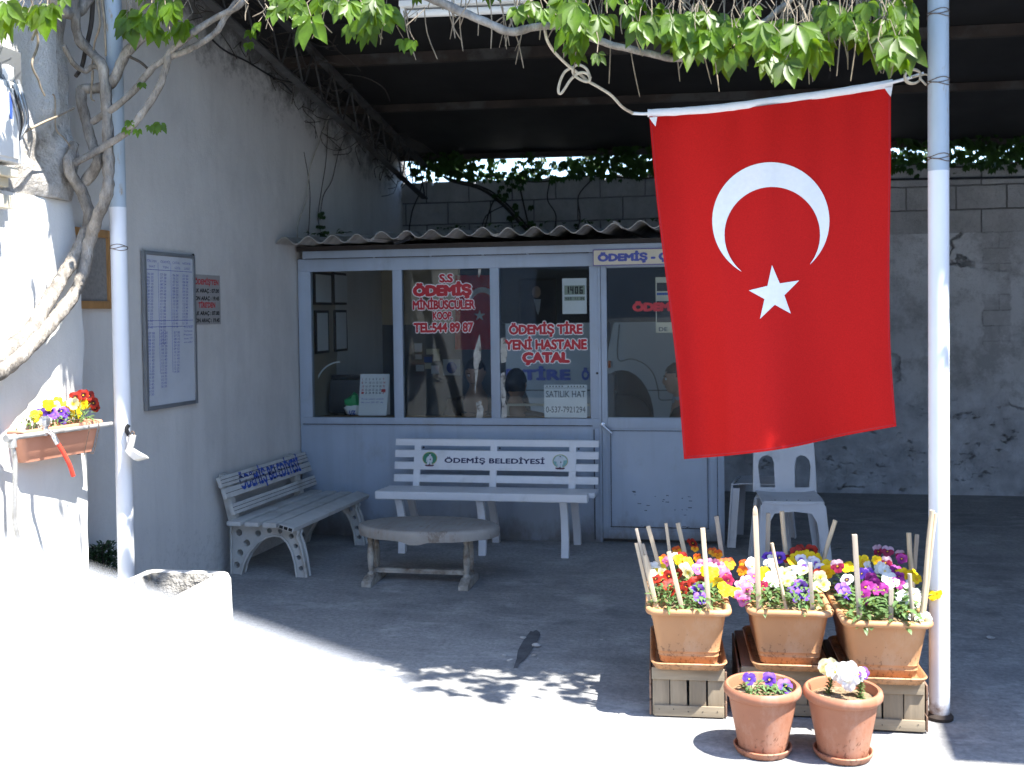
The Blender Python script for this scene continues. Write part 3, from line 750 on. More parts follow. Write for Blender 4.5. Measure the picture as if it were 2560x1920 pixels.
b.tube([p + V((0, .03, 0)), p, q], [.008, .008, .006], 8); b.lathe([(.016, 0), (.016, .008), (.01, .012)], p + V((0, .03, 0)), 12, R=Matrix.Rotation(pi / 2, 3, 'X')); b.build('handle', M['chrome'], do, smooth=True)
b = MB(); b.lathe([(.008, 0), (.008, .006)], PY(1493, 933, HY - .005), 8, R=Matrix.Rotation(pi / 2, 3, 'X')); b.build('keyhole', M['black'], do)
# corrugated roof of the office: overlapping sheets
rf = None
for si, (x0, x1, dz) in enumerate(((-3.02, -2.30, 0), (-2.36, -1.43, .010), (-1.49, -.60, .0), (-.66, .22, .010))):
    b = MB(); n = int((x1 - x0) / .0118)
    grid = []
    for k in range(9):
        y = 7.13 + k / 8 * 2.62
        grid.append([V((x0 + (x1 - x0) * i / n, y, 2.128 + dz + .014 * (x0 + (x1 - x0) * i / n + 3) + .10 * (y - 7.13) / 2.6 + .026 * cos(2 * pi * (x0 + (x1 - x0) * i / n + 3.0 - .043) / .177))) for i in range(n + 1)])
    b.sheet(grid, (0, 0, .0065)); o = b.build('roof_sheet', M['asb'], hut, smooth=True, ang=50)
b = MB(); b.span((-3.0, HY - .02, 2.076), (HX1, HY + .04, 2.11)); b.build('roof_batten', M['darkframe'], hut)
def onpane(px, py, dy=0.0): return PY(px, py, HY + .020 - dy)
XR, ZU = V((1, 0, 0)), V((0, 0, 1))
def sticker(pane, txt, x0, x1, yb, yt, off=.048, Y=HY + .0205, outl=True, mat='redtxt'):
    """vinyl letters on the glass: red with a white edge; yb/yt = base line and capital line in the photograph"""
    o = PY(x0, yb, Y); w = PY(x1, yb, Y).x - o.x; cap = PY(x0, yt, Y).z - o.z
    if outl: lettering('letter_outline', txt, M['wbtxt'], pane, o, XR, ZU, w, cap, off, .0012, .96, -.0006, grow=.062)
    lettering('lettering', txt, M[mat], pane, o + V((0, -.0016, 0)), XR, ZU, w, cap, off, .0012, .96)
pw = panes[1]
sticker(pw, 'S.S', 1098, 1133, 707, 685)
sticker(pw, 'ÖDEMİŞ', 1032, 1180, 742, 713, .075)
sticker(pw, 'MİNİBÜSCÜLER', 1032, 1188, 775, 751)
sticker(pw, 'KOOP.', 1082, 1132, 800, 779)
sticker(pw, 'TEL:544 89 87', 1034, 1184, 832, 807)
pw = panes[2]
sticker(pw, 'ÖDEMİŞ TİRE', 1272, 1457, 837, 812)
sticker(pw, 'YENİ HASTANE', 1262, 1468, 875, 849)
sticker(pw, 'ÇATAL', 1305, 1425, 908, 880, .07)
sticker(dp, 'ÖDEMİŞ', 1581, 1712, 779, 757, .07, HY + .0085, False, 'signred')
# pale strips painted on the glass as reflections of the sunlit column
def reflection_strip(pane, pts, Y=HY + .0205):
    b = MB(); b.prism([PY(x, y, Y) for x, y in pts], (0, -.0015, 0)); b.build('painted_reflection', M['reflection_tone'], pane)
reflection_strip(panes[1], [(1199, 835), (1203, 870), (1202, 900), (1197, 910), (1194, 940), (1190, 965), (1189, 985), (1187, 975), (1188, 940), (1184, 910), (1184, 885), (1191, 860)])
reflection_strip(panes[1], [(1190, 1006), (1198, 1003), (1203, 1000), (1205, 1012), (1209, 1022), (1207, 1045), (1191, 1045), (1193, 1028)])
reflection_strip(panes[1], [(1196, 672), (1203, 672), (1201, 685), (1198, 694), (1195, 690)])
reflection_strip(panes[2], [(1252, 846), (1262, 843), (1268, 850), (1266, 870), (1268, 885), (1265, 905), (1253, 908), (1251, 880)])
reflection_strip(panes[2], [(1252, 934), (1262, 930), (1264, 950), (1260, 965), (1265, 985), (1263, 1005), (1268, 1020), (1266, 1046), (1252, 1046), (1256, 1010), (1250, 985)])
# name board over the door
t = thing('name_board', 'cream board with blue lettering above the office door, partly behind the flag', 'sign', PY(1640, 650, HY - .04))
x0 = PY(1482, 625, HY - .045).x; z1 = PY(1482, 624, HY - .045).z; z0 = PY(1482, 665, HY - .045).z
b = MB(); b.span((x0, HY - .045, z0), (x0 + .82, HY - .033, z1)); b.build('board_edge', M['signborder'], t)
b = MB(); b.span((x0 + .006, HY - .048, z0 + .006), (x0 + .814, HY - .0455, z1 - .006)); b.build('board_face', M['beige'], t)
o = PY(1494, 654.5, HY - .0485); lettering('lettering', 'ÖDEMİŞ - ÇATAL', M['bluetxt'], t, o, XR, ZU, PY(1750, 650, HY - .05).x - o.x, PY(1494, 634.5, HY - .05).z - o.z, .06, .001)
# digital clock, notices, calendar
t = thing('digital_clock', 'white wall clock with two grey digit displays hung inside the third window', 'clock', PY(1435, 740, HY + .04))
def rect(mb, x0, x1, y0, y1, Y, d): a = PY(x0, y1, Y); c = PY(x1, y0, Y); mb.span((a.x, Y, a.z), (c.x, Y + d, c.z))
b = MB(); rect(b, 1406, 1466, 695, 785, HY + .03, .02); b.build('clock_case', M['paper'], t, bevel=.003)
for y0, y1 in ((713, 737), (741, 752)):
    b = MB(); rect(b, 1411, 1462, y0, y1, HY + .0285, .002); b.build('display', M['lcd'], t)
SEG = {'1': 'bc', '4': 'fgbc', '0': 'abcdef', '6': 'afgedc', '2': 'abged', '3': 'abgcd', '7': 'abc', '5': 'afgcd'}
def digits(mb, s, x0, y0, w, h, gap, Y, th):
    for ch in s:
        if ch in SEG:
            for sg in SEG[ch]:
                X0, X1, ym = x0, x0 + w, y0 + h / 2
                q = dict(a=(X0, X1, y0, y0 + th), d=(X0, X1, y0 + h - th, y0 + h), g=(X0, X1, ym - th / 2, ym + th / 2), f=(X0, X0 + th, y0, ym), b=(X1 - th, X1, y0, ym), e=(X0, X0 + th, ym, y0 + h), c=(X1 - th, X1, ym, y0 + h))[sg]
                rect(mb, q[0], q[1], q[2], q[3], Y, .0005)
        x0 += w + gap
b = MB(); digits(b, '1406', 1414, 716, 8.5, 18.5, 3, HY + .0278, 3.3); b.build('digit', M['blacktxt'], t)
b = MB(); digits(b, '423 11 24', 1414, 743.5, 3.6, 6.6, 1.7, HY + .0278, 1.1); b.build('small_digit', M['blacktxt'], t)
t = thing('paper_notice', 'white sale notice sheet with grey capitals and a phone number in the third window', 'notice', PY(1415, 1046, HY + .03))
b = MB(); rect(b, 1361, 1467, 962, 1044, HY + .028, .001); b.build('sheet', M['paper'], t)
o = PY(1365, 993, HY + .0275); lettering('lettering', 'SATILIK HAT', M['greytxt'], t, o, XR, ZU, PY(1464, 993, HY + .0275).x - o.x, .045, .006, .0004)
o = PY(1365, 1031, HY + .0275); lettering('lettering', '0-537-7921294', M['greytxt'], t, o, XR, ZU, PY(1464, 1031, HY + .0275).x - o.x, .042, .006, .0004)
b = MB()
for i in range(13):
    if i != 6: rect(b, 1366 + i * 7.6, 1369 + i * 7.6, 964.5, 967.5, HY + .0272, .0006)
rect(b, 1362, 1466, 969.5, 970.3, HY + .0272, .0006)
b.build('punched_edge', M['blacktxt'], t)
t = thing('paper_notice', 'narrow framed notice behind the door glass beside the flag edge', 'notice', PY(1665, 830, HY + .05))
b = MB(); rect(b, 1640, 1700, 692, 832, HY + .05, .004); b.build('notice_frame', M['beige'], t)
b = MB(); rect(b, 1642, 1698, 752, 806, HY + .0485, .001); b.build('dark_picture', M['darkframe'], t)
b = MB(); rect(b, 1642, 1698, 706, 728, HY + .0485, .001); b.build('top_picture', M['darkframe'], t)
b = MB(); rect(b, 1642, 1698, 731, 738, HY + .0485, .001); b.build('blue_strip', M['mblue'], t)
lettering('lettering', 'DE', M['greytxt'], t, PY(1647, 828, HY + .049), XR, ZU, .06, .028, .02, .0006)
t = thing('desk_calendar', 'white tent calendar with red marked date standing on the office window sill', 'calendar', PY(930, 1040, HY + .1))
CY_ = HY + .09
b = MB(); P = [PY(896, 1039, CY_), PY(966, 1039, CY_), PY(974, 935, CY_ + .03), PY(901, 935, CY_ + .03)]
b.prism(P, (0, .0012, 0)); b.prism([P[3] + V((0, .001, 0)), P[2] + V((0, .001, 0)), P[1] + V((0, .09, 0)), P[0] + V((0, .09, 0))], (0, .0012, 0)); b.build('calendar_card', M['paper'], t)
eu = (P[3] - P[0]).normalized(); er = (P[1] - P[0]).normalized(); wd = (P[1] - P[0]).length; hg = (P[3] - P[0]).length
for k, (r0, rows) in enumerate(((.93, 4), (.60, 1))):
    for cidx in range(7):
        s = '\n'.join(str((r * 7 + cidx) % 30 + 1) for r in range(rows))
        lettering('calendar_digit', s, M['signred' if cidx in (0, 6) else 'greytxt'], t, P[0] + eu * (hg * (r0 - .08)) + er * (wd * (.07 + cidx * .125)) + V((0, -.001, 0)), er, eu, wd * .085, hg * .05, .02, .0004, line=1.25)
b = MB(); b.prism([P[0] + eu * (hg * a) + er * (wd * c) + V((0, -.0015, 0)) for a, c in ((.56, .78), (.56, .93), (.63, .93), (.63, .78))], (0, .0006, 0)); b.build('date_marker', M['signred'], t)
for k, s in enumerate(('Tire saat nakli', 'de son 20 45 de')): lettering('handwriting', s, M['inkblue'], t, P[0] + eu * (hg * (.38 - k * .08)) + er * (wd * .06) + V((0, -.001, 0)), er, eu, wd * .8, hg * .04, 0, .0004, shear=.2)
t = thing('plastic_bag', 'crumpled white and green plastic bag on the office sill beside the calendar', 'bag', PY(878, 1040, HY + .1))
def blob(pts, Y, d, mat, nm, par, se):
    b = MB(); c = sum((PY(x, y, Y) for x, y in pts), V()) / len(pts); loops = []
    for k in range(6):
        a = pi * k / 5; loops.append([c + (PY(x, y, Y) - c) * (.35 + .65 * sin(a)) + V((0, -cos(a) * d, 0)) + noise.noise_vector(V((x * .2, y * .2, k + se))) * .012 for x, y in pts])
    b.loft(loops); return b.build(nm, M[mat], par, smooth=True)
blob([(861, 1018), (868, 1036), (898, 1038), (899, 1012), (880, 1006)], HY + .13, .03, 'bag_white', 'bag_body', t, 1)
blob([(860, 1000), (862, 1014), (880, 1018), (900, 1012), (895, 985), (886, 980), (878, 992)], HY + .13, .033, 'bag_green', 'bag_top', t, 2)
o = PY(873, 1036, HY + .092); lettering('lettering', 'UZ', M['mblue'], t, o, XR, ZU, .05, .03, .05, .002)
t = thing('desk_monitor', 'dark bulky computer monitor with its back against the office window corner', 'monitor', PY(880, 1040, HY + .45))
b = MB(); c = PY(885, 985, HY + .55)
b.box(c, (.36, .06, .30)); b.build('screen_housing', M['darkplastic'], t, bevel=.012)
b = MB(); b.box(c + V((.0, -.10, .0)), (.30, .16, .25), tap=.9); b.build('tube_back', M['screen'], t, bevel=.02)
b = MB(); b.box(c + V((0, 0, -.17)), (.12, .14, .05)); b.box(c + V((0, -.02, -.20)), (.24, .22, .02)); b.build('monitor_foot', M['darkplastic'], t, bevel=.005)
t = thing('office_desk', 'plain brown desk under the office windows behind the glass', 'desk', (-2.1, 7.95, .02))
b = MB(); b.span((-2.93, HY + .22, .735), (-1.2, HY + .86, .762)); b.build('desk_top', M['framewood'], t, bevel=.004)
for x in (-2.9, -1.26):
    for y in (HY + .26, HY + .82):
        b = MB(); b.box((x, y, .3775), (.05, .05, .715)); b.build('leg', M['framewood'], t)
b = MB(); b.tube(spline([PY(x, y, HY + .3) for x, y in ((790, 965), (797, 940), (812, 920), (832, 908), (850, 905))], 4), .006, 6); tag(b.build('cable', M['paper']), 'white cable arching over the dark monitor inside the office', 'cable')
# the framed papers on the office side wall
XL = HX0 + .03
def side(px, py, off=.0): return PX(px, py, XL + off)
def wallframe(x0, x1, y0, y1, lab, mat='darkframe', inner='paper', w=.02, name='framed_certificate', cat='certificate'):
    a = side(x0, y1); c = side(x1, y0); t = thing(name, lab, cat, (XL, (a.y + c.y) / 2, a.z))
    b = MB(); b.span((XL, a.y, a.z), (XL + .014, c.y, c.z)); b.build('frame', M[mat], t, bevel=.003)
    b = MB(); b.span((XL + .0145, a.y + w * 1.6, a.z + w), (XL + .016, c.y - w * 1.6, c.z - w)); b.build('sheet', M[inner], t)
    return t
wallframe(782, 826, 683, 762, 'black framed certificate in the upper row, closest to the office window frame')
wallframe(830, 866, 684, 762, 'black framed certificate in the upper row, beside the wooden notice board')
wallframe(786, 818, 776, 885, 'tall black framed certificate in the lower row, closest to the window frame')
wallframe(834, 864, 775, 880, 'tall black framed certificate in the lower row, below the wooden notice board')
wallframe(880, 946, 682, 815, 'wooden framed notice board on the cream office wall', 'framewood', 'corkgrey', .03, 'notice_board', 'notice board')
t = thing('wall_calendar', 'long pale paper calendar hanging below the wooden notice board', 'calendar', side(926, 873))
a = side(915, 873); c = side(938, 786); b = MB(); b.span((XL + .02, a.y, a.z), (XL + .024, c.y, c.z)); b.build('sheet', M['board'], t)
b = MB(); b.span((XL + .0245, a.y, c.z - .06), (XL + .0255, c.y, c.z)); b.build('calendar_picture', M['mblue'], t)
# rear wall of the office: flag, pictures, postcards
YB = HB - .012
t = thing('wall_flag', 'dark red crescent flag hung on the rear office wall behind the second window', 'flag', PY(1185, 690, YB))
b = MB(); grid = [[PY(1138 + 92 * i / 10, 688 + 186 * k / 8, YB) + V((0, -.012 * sin(i * 1.3), 0)) for i in range(11)] for k in range(9)]; b.sheet(grid, (0, -.004, 0)); b.build('flag_cloth', M['flag'], t, smooth=True)
b = MB(); R_, r_ = 34, 27; pts = [(1206 + R_ * cos(a), 752 + R_ * sin(a)) for a in [radians(-210 + 240 * i / 24) for i in range(25)]] + [(1206 + r_ * cos(a), 758 + r_ * sin(a)) for a in [radians(25 - 230 * i / 24) for i in range(25)]]
b.prism([PY(x, y, YB - .028) for x, y in pts], (0, .002, 0)); b.build('crescent', M['flagwhite'], t)
b = MB(); b.prism([PY(1199 + (14 if i % 2 == 0 else 5.6) * sin(i * pi / 5), 789 - (14 if i % 2 == 0 else 5.6) * cos(i * pi / 5), YB - .028) for i in range(10)], (0, .002, 0)); b.build('star', M['flagwhite'], t)
t = thing('portrait_picture', 'dark framed portrait of a suited man on the rear office wall', 'picture', PY(1345, 815, YB))
b = MB(); rect(b, 1298, 1390, 696, 812, YB - .012, .02); b.build('frame', M['darkframe'], t, bevel=.003)
b = MB(); rect(b, 1303, 1385, 701, 807, YB - .0145, .002); b.build('canvas', M['portrait'], t)
b = MB(); b.prism([PY(1341 + 11 * cos(i * .4488), 730 + 15 * sin(i * .4488), YB - .016) for i in range(14)], (0, .001, 0)); b.build('painted_face', M['skinp'], t)
b = MB(); b.prism([PY(x, y, YB - .016) for x, y in ((1335, 748), (1352, 748), (1349, 775), (1345, 788), (1340, 775))], (0, .001, 0)); b.build('painted_shirt', M['shirt'], t)
for k, (x, y, w, h, m) in enumerate(((1036, 858, 19, 22, 'paper'), (1066, 872, 32, 14, 'beige'), (1038, 886, 16, 12, 'board'), (1060, 892, 20, 14, 'mblue'), (1084, 884, 18, 18, 'beige'), (1062, 908, 16, 14, 'beige'), (1040, 912, 20, 16, 'board'), (1078, 914, 20, 20, 'board'))):
    if x + w > 1100: w = 1100 - x
    b = MB(); rect(b, x, x + w, y, y + h, YB - .004 - k * .0006, .0008)
    tag(b.build('postcard', M[m]), 'small postcard pinned in the cluster on the grey rear office wall', 'postcard', 'postcards on the rear office wall')
b = MB(); rect(b, 1108, 1150, 898, 938, YB - .006, .004); t2 = tag(b.build('round_emblem_poster', M['board']), 'pale poster with a round blue emblem on the rear office wall', 'poster')
b = MB(); b.prism([PY(1129 + 13 * cos(i * .3927), 919 + 15 * sin(i * .3927), YB - .009) for i in range(16)], (0, .002, 0)); b.build('emblem', M['mblue'], t2)
# ------------------------------------------------------------------ flat shapes with holes
def plate(name, outer, holes, th, mat, parent, O, A, B, local=False):
    """2-D outline (metres) with holes, thickness TH, laid out from O along A and B"""
    cu = bpy.data.curves.new(name, 'CURVE'); cu.dimensions = '2D'; cu.fill_mode = 'BOTH'; cu.extrude = .5
    for poly in [outer] + list(holes):
        s = cu.splines.new('POLY'); s.points.add(len(poly) - 1); s.use_cyclic_u = True
        for i, p in enumerate(poly): s.points[i].co = (p[0], p[1], 0, 1)
    o = bpy.data.objects.new(name, cu); COL.objects.link(o)
    me = bpy.data.meshes.new_from_object(o.evaluated_get(bpy.context.evaluated_depsgraph_get()))
    bpy.data.objects.remove(o); bpy.data.curves.remove(cu)
    A = V(A).normalized(); B = V(B).normalized(); N = A.cross(B); O = V(O)
    for v in me.vertices: v.co = O + A * v.co.x + B * v.co.y + N * (v.co.z * th)
    me.name = name; me.materials.clear(); me.materials.append(mat)
    o = bpy.data.objects.new(name, me); COL.objects.link(o)
    if parent is not None:
        if local: o.parent = parent
        else: adopt(o, parent)
    return o
def circ(x, y, r, n=18): return [(x + r * cos(2 * pi * i / n), y + r * sin(2 * pi * i / n)) for i in range(n)]

# ------------------------------------------------------------------ white slatted bench along the office
bench = thing('slatted_bench', 'clean white slatted bench with green emblems and dark lettering, standing against the office front', 'bench', (-1.5, 7.1, 0))
BY = 7.27
bx0, bx1 = PY(989, 1150, BY).x, PY(1497, 1150, BY).x
def bz(y): return PY(989, y, BY).z
def byy(z): return BY + (z - .62) * .24
sl = [(1097.5, 1113.5), (1124.5, 1142), (1153, 1170.5), (1183, 1200.5)]
for ya, yb in sl:
    za, zb = bz(ya), bz(yb); b = MB(); b.prism([(bx0, byy(zb) - .014, zb), (bx0, byy(za) - .014, za), (bx0, byy(za) + .014, za), (bx0, byy(zb) + .014, zb)], (bx1 - bx0, 0, 0)); b.build('back_slat', M['white'], bench, bevel=.004)
za, zb = bz(1124.5) + .001, bz(1170.5) - .001; cx0, cx1 = PY(1037, 1150, BY).x, PY(1441, 1150, BY).x
b = MB(); b.prism([(cx0, byy(zb) - .018, zb), (cx0, byy(za) - .018, za), (cx0, byy(za) + .012, za), (cx0, byy(zb) + .012, zb)], (cx1 - cx0, 0, 0)); nb = b.build('name_board', M['white'], bench, bevel=.003)
up = V((0, .24, 1)).normalized()
def onboard(px, py, d=.0186): z = PY(px, py, BY - .018).z; return V((PY(px, py, BY - .018).x, byy(z) - d, z))
o = onboard(1112, 1156.5); o2 = onboard(1362, 1156.5)
lettering('lettering', 'ÖDEMİŞ BELEDİYESİ', M['navytxt'], nb, o, XR, up, o2.x - o.x, .035, .03, .001, 1.03)
for k, (px, py) in enumerate(((1075, 1145.5), (1401, 1152.5))):
    c = onboard(px, py); q = lambda pts, dd: [c + XR * x + up * z + V((0, -dd, 0)) for x, z in pts]
    el = lambda rx, rz, n=26: [(rx * cos(2 * pi * i / n), rz * sin(2 * pi * i / n)) for i in range(n)]
    b = MB(); b.prism(q(el(.053, .046), 0), (0, -.0008, 0)); em = b.build('emblem', M['emgold'], nb)
    b = MB(); b.prism(q(el(.049, .042), .001), (0, -.0006, 0)); b.build('emblem_field', M['emgreen' if k == 0 else 'emteal'], em)
    if k:
        b = MB(); b.prism(q([(-.046, 0), (-.03, .03), (0, .041), (.03, .028), (.047, .008), (.02, .004), (-.01, -.006)], .0016), (0, -.0004, 0)); b.build('emblem_sky', M['emwhite'], em)
    fig = [(-.012, -.05), (-.02, -.045), (-.016, -.015), (-.026, -.03), (-.024, .0), (-.014, .014), (-.005, .018), (-.006, .026), (-.003, .033), (.004, .034), (.008, .028), (.006, .019), (.014, .014), (.022, .0), (.02, -.028), (.014, -.02), (.016, -.045), (.006, -.05), (.002, -.02), (-.004, -.05)]
    b = MB(); b.prism(q(fig, .0022), (0, -.0005, 0)); b.build('emblem_figure', M['emwhite'], em)
    b = MB(); b.prism(q([(-.008, .028), (0, .037), (.008, .028)], .003), (0, -.0004, 0)); b.prism(q([(0, -.004), (.006, .0), (.008, -.012), (.002, -.014)], .003), (0, -.0004, 0)); b.build('emblem_detail', M['blacktxt'], em)
    b = MB(); b.prism(q([(-.034, -.05), (-.03, -.043), (-.014, -.045), (0, -.04), (.012, -.046), (.028, -.042), (.034, -.05), (.02, -.056), (-.02, -.056)], .0028), (0, -.0005, 0)); b.build('emblem_base', M['emdark'], em)
sx0, sx1 = PY(939, 1230, 6.9).x, PY(1470, 1240, 6.9).x
for i, (y, w, th) in enumerate(((6.915, .075, .055), (7.005, .07, .032), (7.09, .07, .032), (7.175, .07, .032))):
    b = MB(); e = 0 if i == 0 else .035
    b.box(((sx0 + sx1 + e) / 2, y, .432 - th / 2 - .004 * i), (sx1 - sx0 + e, w, th)); b.build('seat_slat', M['white'], bench, bevel=.010 if i == 0 else .005, seg=3)
for px in (1008, 1208, 1414):
    X = PY(px, 1387, 7.0).x; Xb = PY(px + 32 + (1208 - px) * .012, 1362, 7.38).x
    def ribbon(pts, wd, nm, x):
        loops = []
        for (y, z), (dy) in pts:
            loops.append([V((x - wd / 2, y - dy, z)), V((x + wd / 2, y - dy, z)), V((x + wd / 2, y + dy, z)), V((x - wd / 2, y + dy, z))])
        b = MB(); b.loft(loops); b.build(nm, M['white'], bench, bevel=.004)
    ribbon([((6.985, 0), .028), ((7.0, .12), .024), ((6.98, .26), .022), ((6.945, .34), .024), ((6.925, .375), .028)], .050, 'front_leg', X)
    ribbon([((7.40, 0), .030), ((7.37, .10), .024), ((7.31, .22), .022), ((7.24, .33), .022), ((7.19, .395), .026)], .050, 'rear_leg', Xb)
    b = MB(); b.bar((X, 6.9, .386), (Xb, 7.23, .380), .045, .028); b.build('seat_support', M['white'], bench, bevel=.004)
    Xu = PY({1008: 1045, 1208: 1235, 1414: 1432}[px], 1150, BY).x
    b = MB(); b.prism([(Xu - .024, 7.203, .40), (Xu - .024, byy(bz(1098)) - .0155, bz(1098) - .003), (Xu - .024, byy(bz(1098)) + .012, bz(1098) - .003), (Xu - .024, 7.22, .40)], (.048, 0, 0)); b.build('upright', M['white'], bench, bevel=.003)
    b = MB()
    for yy in (1118, 1192): b.lathe([(.007, 0), (.007, .004), (.004, .006)], (Xu + .04, byy(bz(yy)) - .002, bz(yy)), 8, R=Matrix.Rotation(pi / 2, 3, 'X'))
    b.build('bolt', M['steel'], bench, smooth=True)

# ------------------------------------------------------------------ old bench along the plaster wall
ob = thing('old_bench', 'low weathered bench with perforated legs and worn blue stencil, along the plaster wall', 'bench', (-2.985, 6.28, 0))
ob.rotation_euler = (0, 0, radians(-3.4))
outer = [(0, 0), (.004, .18), (.006, .318), (.20, .318), (.43, .306), (.462, .278), (.452, .258), (.475, .20), (.495, .11), (.51, 0), (.447, 0), (.437, .08), (.415, .16), (.385, .215), (.345, .247), (.30, .252), (.25, .24), (.19, .205), (.13, .14), (.09, .07), (.07, 0)]
holes = [circ(*h) for h in ((.036, .058, .021), (.060, .135, .022), (.108, .198, .022), (.055, .262, .022), (.185, .262, .020), (.262, .281, .016), (.335, .281, .016), (.408, .252, .017), (.437, .192, .015), (.456, .122, .015), (.470, .056, .015))]
for y in (.0, .94):
    fr = plate('leg_frame', outer, holes, .028, M['benchconc'], ob, (0, y, 0), (1, 0, 0), (0, 0, 1), True)
    b = MB(); pts = [(.447, 0), (.437, .08), (.415, .16), (.385, .215), (.345, .247), (.30, .252), (.25, .24), (.19, .205), (.13, .14), (.09, .07), (.07, 0)]
    b.tube([(x, y - .026, z + .003) for x, z in pts], .008, 6); b.tube([(x, y + .026, z + .003) for x, z in pts], .008, 6)
    b.tube([(x, y - .026, z) for x, z in ((.51, .004), (.495, .11), (.475, .20), (.452, .258), (.462, .278), (.44, .30))], .010, 6); b.tube([(x, y + .026, z) for x, z in ((.51, .004), (.495, .11), (.475, .20), (.452, .258), (.462, .278), (.44, .30))], .010, 6)
    b.tube([(.004, y - .026, .004), (.008, y - .026, .31)], .008, 6)
    b.build('leg_flange', M['benchconc'], fr, smooth=True, local=True)
    b = MB(); b.prism([(.0, y - .03, .30), (-.075, y - .03, .60), (-.065, y - .03, .628), (-.03, y - .03, .625), (.05, y - .03, .318)], (0, .06, 0)); b.build('back_support', M['benchconc'], ob, bevel=.006, local=True)
def slat(nm, y0, y1, x, z, w, th, a, mat='grey_bench', groove=0):
    b = MB(); R = Matrix.Rotation(a, 3, 'Y')
    b.box((x, (y0 + y1) / 2, z), (th, y1 - y0, w), R); o = b.build(nm, M[mat], ob, bevel=.006, local=True)
    if groove:
        g_ = MB()
        for k in range(groove): g_.box(V((x, (y0 + y1) / 2, z)) + R @ V((th / 2, 0, (k + 1) * w / (groove + 1) - w / 2)), (.0016, y1 - y0 - .01, .0035), R)
        g_.build('groove', M['busline'], o, local=True)
    return o
ba = radians(-19)
s1 = slat('back_slat', -.11, 1.13, -.022, .585, .068, .028, ba, groove=2); s2 = slat('back_slat', -.10, 1.14, .003, .513, .066, .028, ba, groove=1); slat('back_slat', -.07, 1.15, .037, .412, .068, .028, ba, groove=2)
def m_worn(name, c):
    t = NT(name); t.col(c); t.set(.7, .2)
    tr = t.n('BsdfTransparent'); mx = t.n('MixShader')
    w = t.math('ADD', t.noise(14, (1, .5, 1.3), 6, .7), t.math('MULTIPLY', t.noise(60, det=3), .18))
    sp = t.n('SeparateXYZ'); t.L(t.co(), sp.inputs[0])
    w = t.math('ADD', w, t.math('MULTIPLY', t.math('SUBTRACT', sp.outputs[1], .40), .16))
    band = t.math('MULTIPLY', t.ramp(t.math('ABSOLUTE', t.math('SUBTRACT', sp.outputs[2], .553)), [(.004, 1.0), (.010, 0.0)]), .7)
    k = t.math('SUBTRACT', t.ramp(w, [(.50, 0.0), (.58, .95)]), band, clamp=True)
    t.L(k, mx.inputs[0]); t.L(tr.outputs[0], mx.inputs[1]); t.L(t.b.outputs[0], mx.inputs[2]); t.L(mx.outputs[0], t.out.inputs[0]); return t.mat
M['worn'] = m_worn('worn_blue_stencil', (.05, .10, .40))
R = Matrix.Rotation(ba, 3, 'Y'); O_ = V((.003, 0, .513)) + R @ V((.0148, .10, -.012))
lt = lettering('stencil_lettering', 'ÖDEMİŞ BELEDİYESİ', M['worn'], None, O_, (0, 1, 0), R @ V((0, 0, 1)), .87, .098, .035, .0012, 1.02); lt.parent = s2
for i, x in enumerate((.075, .19, .305)):
    slat('seat_slat', -.12 + i * .01, 1.10, x, .337 - i * .003, .028, .092, 0, groove=0)
slat('seat_slat', -.12, 1.12, .425, .322, .030, .10, radians(14))
b = MB(); R = Matrix.Rotation(radians(14), 3, 'Y')
for k in (-.031, 0, .031): b.box(V((.425, -.1205, .322)) + R @ V((k, 0, 0)), (.024, .003, .018), R)
b.build('slat_hollow', M['black'], ob, local=True)

# ------------------------------------------------------------------ low table
tb = thing('low_table', 'low oval coffee table under a stained checked oilcloth, in front of the white bench', 'table', (-1.65, 6.19, 0))
tc = PY(1072, 1311, 6.19); TZ = .362
prof = []
N_ = 56
def oval(k, dz, drop=0):
    out = []
    for i in range(N_):
        a = 2 * pi * i / N_; ca, sa = cos(a), sin(a)
        x = .425 * k * math.copysign(abs(ca) ** .92, ca); y = .245 * k * math.copysign(abs(sa) ** 1.12, sa)
        out.append(V((tc.x + x, 6.19 + y, dz - drop * (.004 + .007 * noise.noise(V((ca * 3, sa * 3, 1))) + (.018 if -1.75 < a - 2 * pi < -1.5 else 0)))))
    return out
b = MB(); b.loft([oval(.93, TZ - .02), oval(1.0, TZ - .058, 1), oval(1.010, TZ - .045), oval(1.015, TZ - .022), oval(1.0, TZ - .006), oval(.96, TZ), oval(.5, TZ + .001), oval(.02, TZ + .001)])
b.build('tablecloth_cover', M['cloth'], tb, smooth=True, ang=60)
b = MB(); b.loft([oval(.88, TZ - .052), oval(.92, TZ - .035), oval(.92, TZ - .022)]); b.build('table_top', M['tleg'], tb)
for px in (952, 1192):
    X = G(px, 1440).x
    b = MB(); b.prism([(X - .03, 6.05, 0), (X - .03, 6.05, .03), (X - .03, 6.12, .055), (X - .03, 6.28, .055), (X - .03, 6.36, .03), (X - .03, 6.36, 0)], (.06, 0, 0)); b.build('foot', M['tleg'], tb, bevel=.005)
    for y in (6.15, 6.26):
        b = MB(); b.lathe([(.020, .05), (.022, .065), (.013, .075), (.017, .10), (.021, .16), (.018, .22), (.013, .245), (.021, .26), (.016, .275), (.020, .325)], (X, y, 0), 14); b.build('leg', M['tleg'], tb, smooth=True)
X0, X1 = G(952, 1440).x, G(1192, 1440).x
b = MB(); b.bar((X0, 6.205, .072), (X1, 6.205, .072), .035, .028); b.build('stretcher', M['tleg'], tb, bevel=.004)

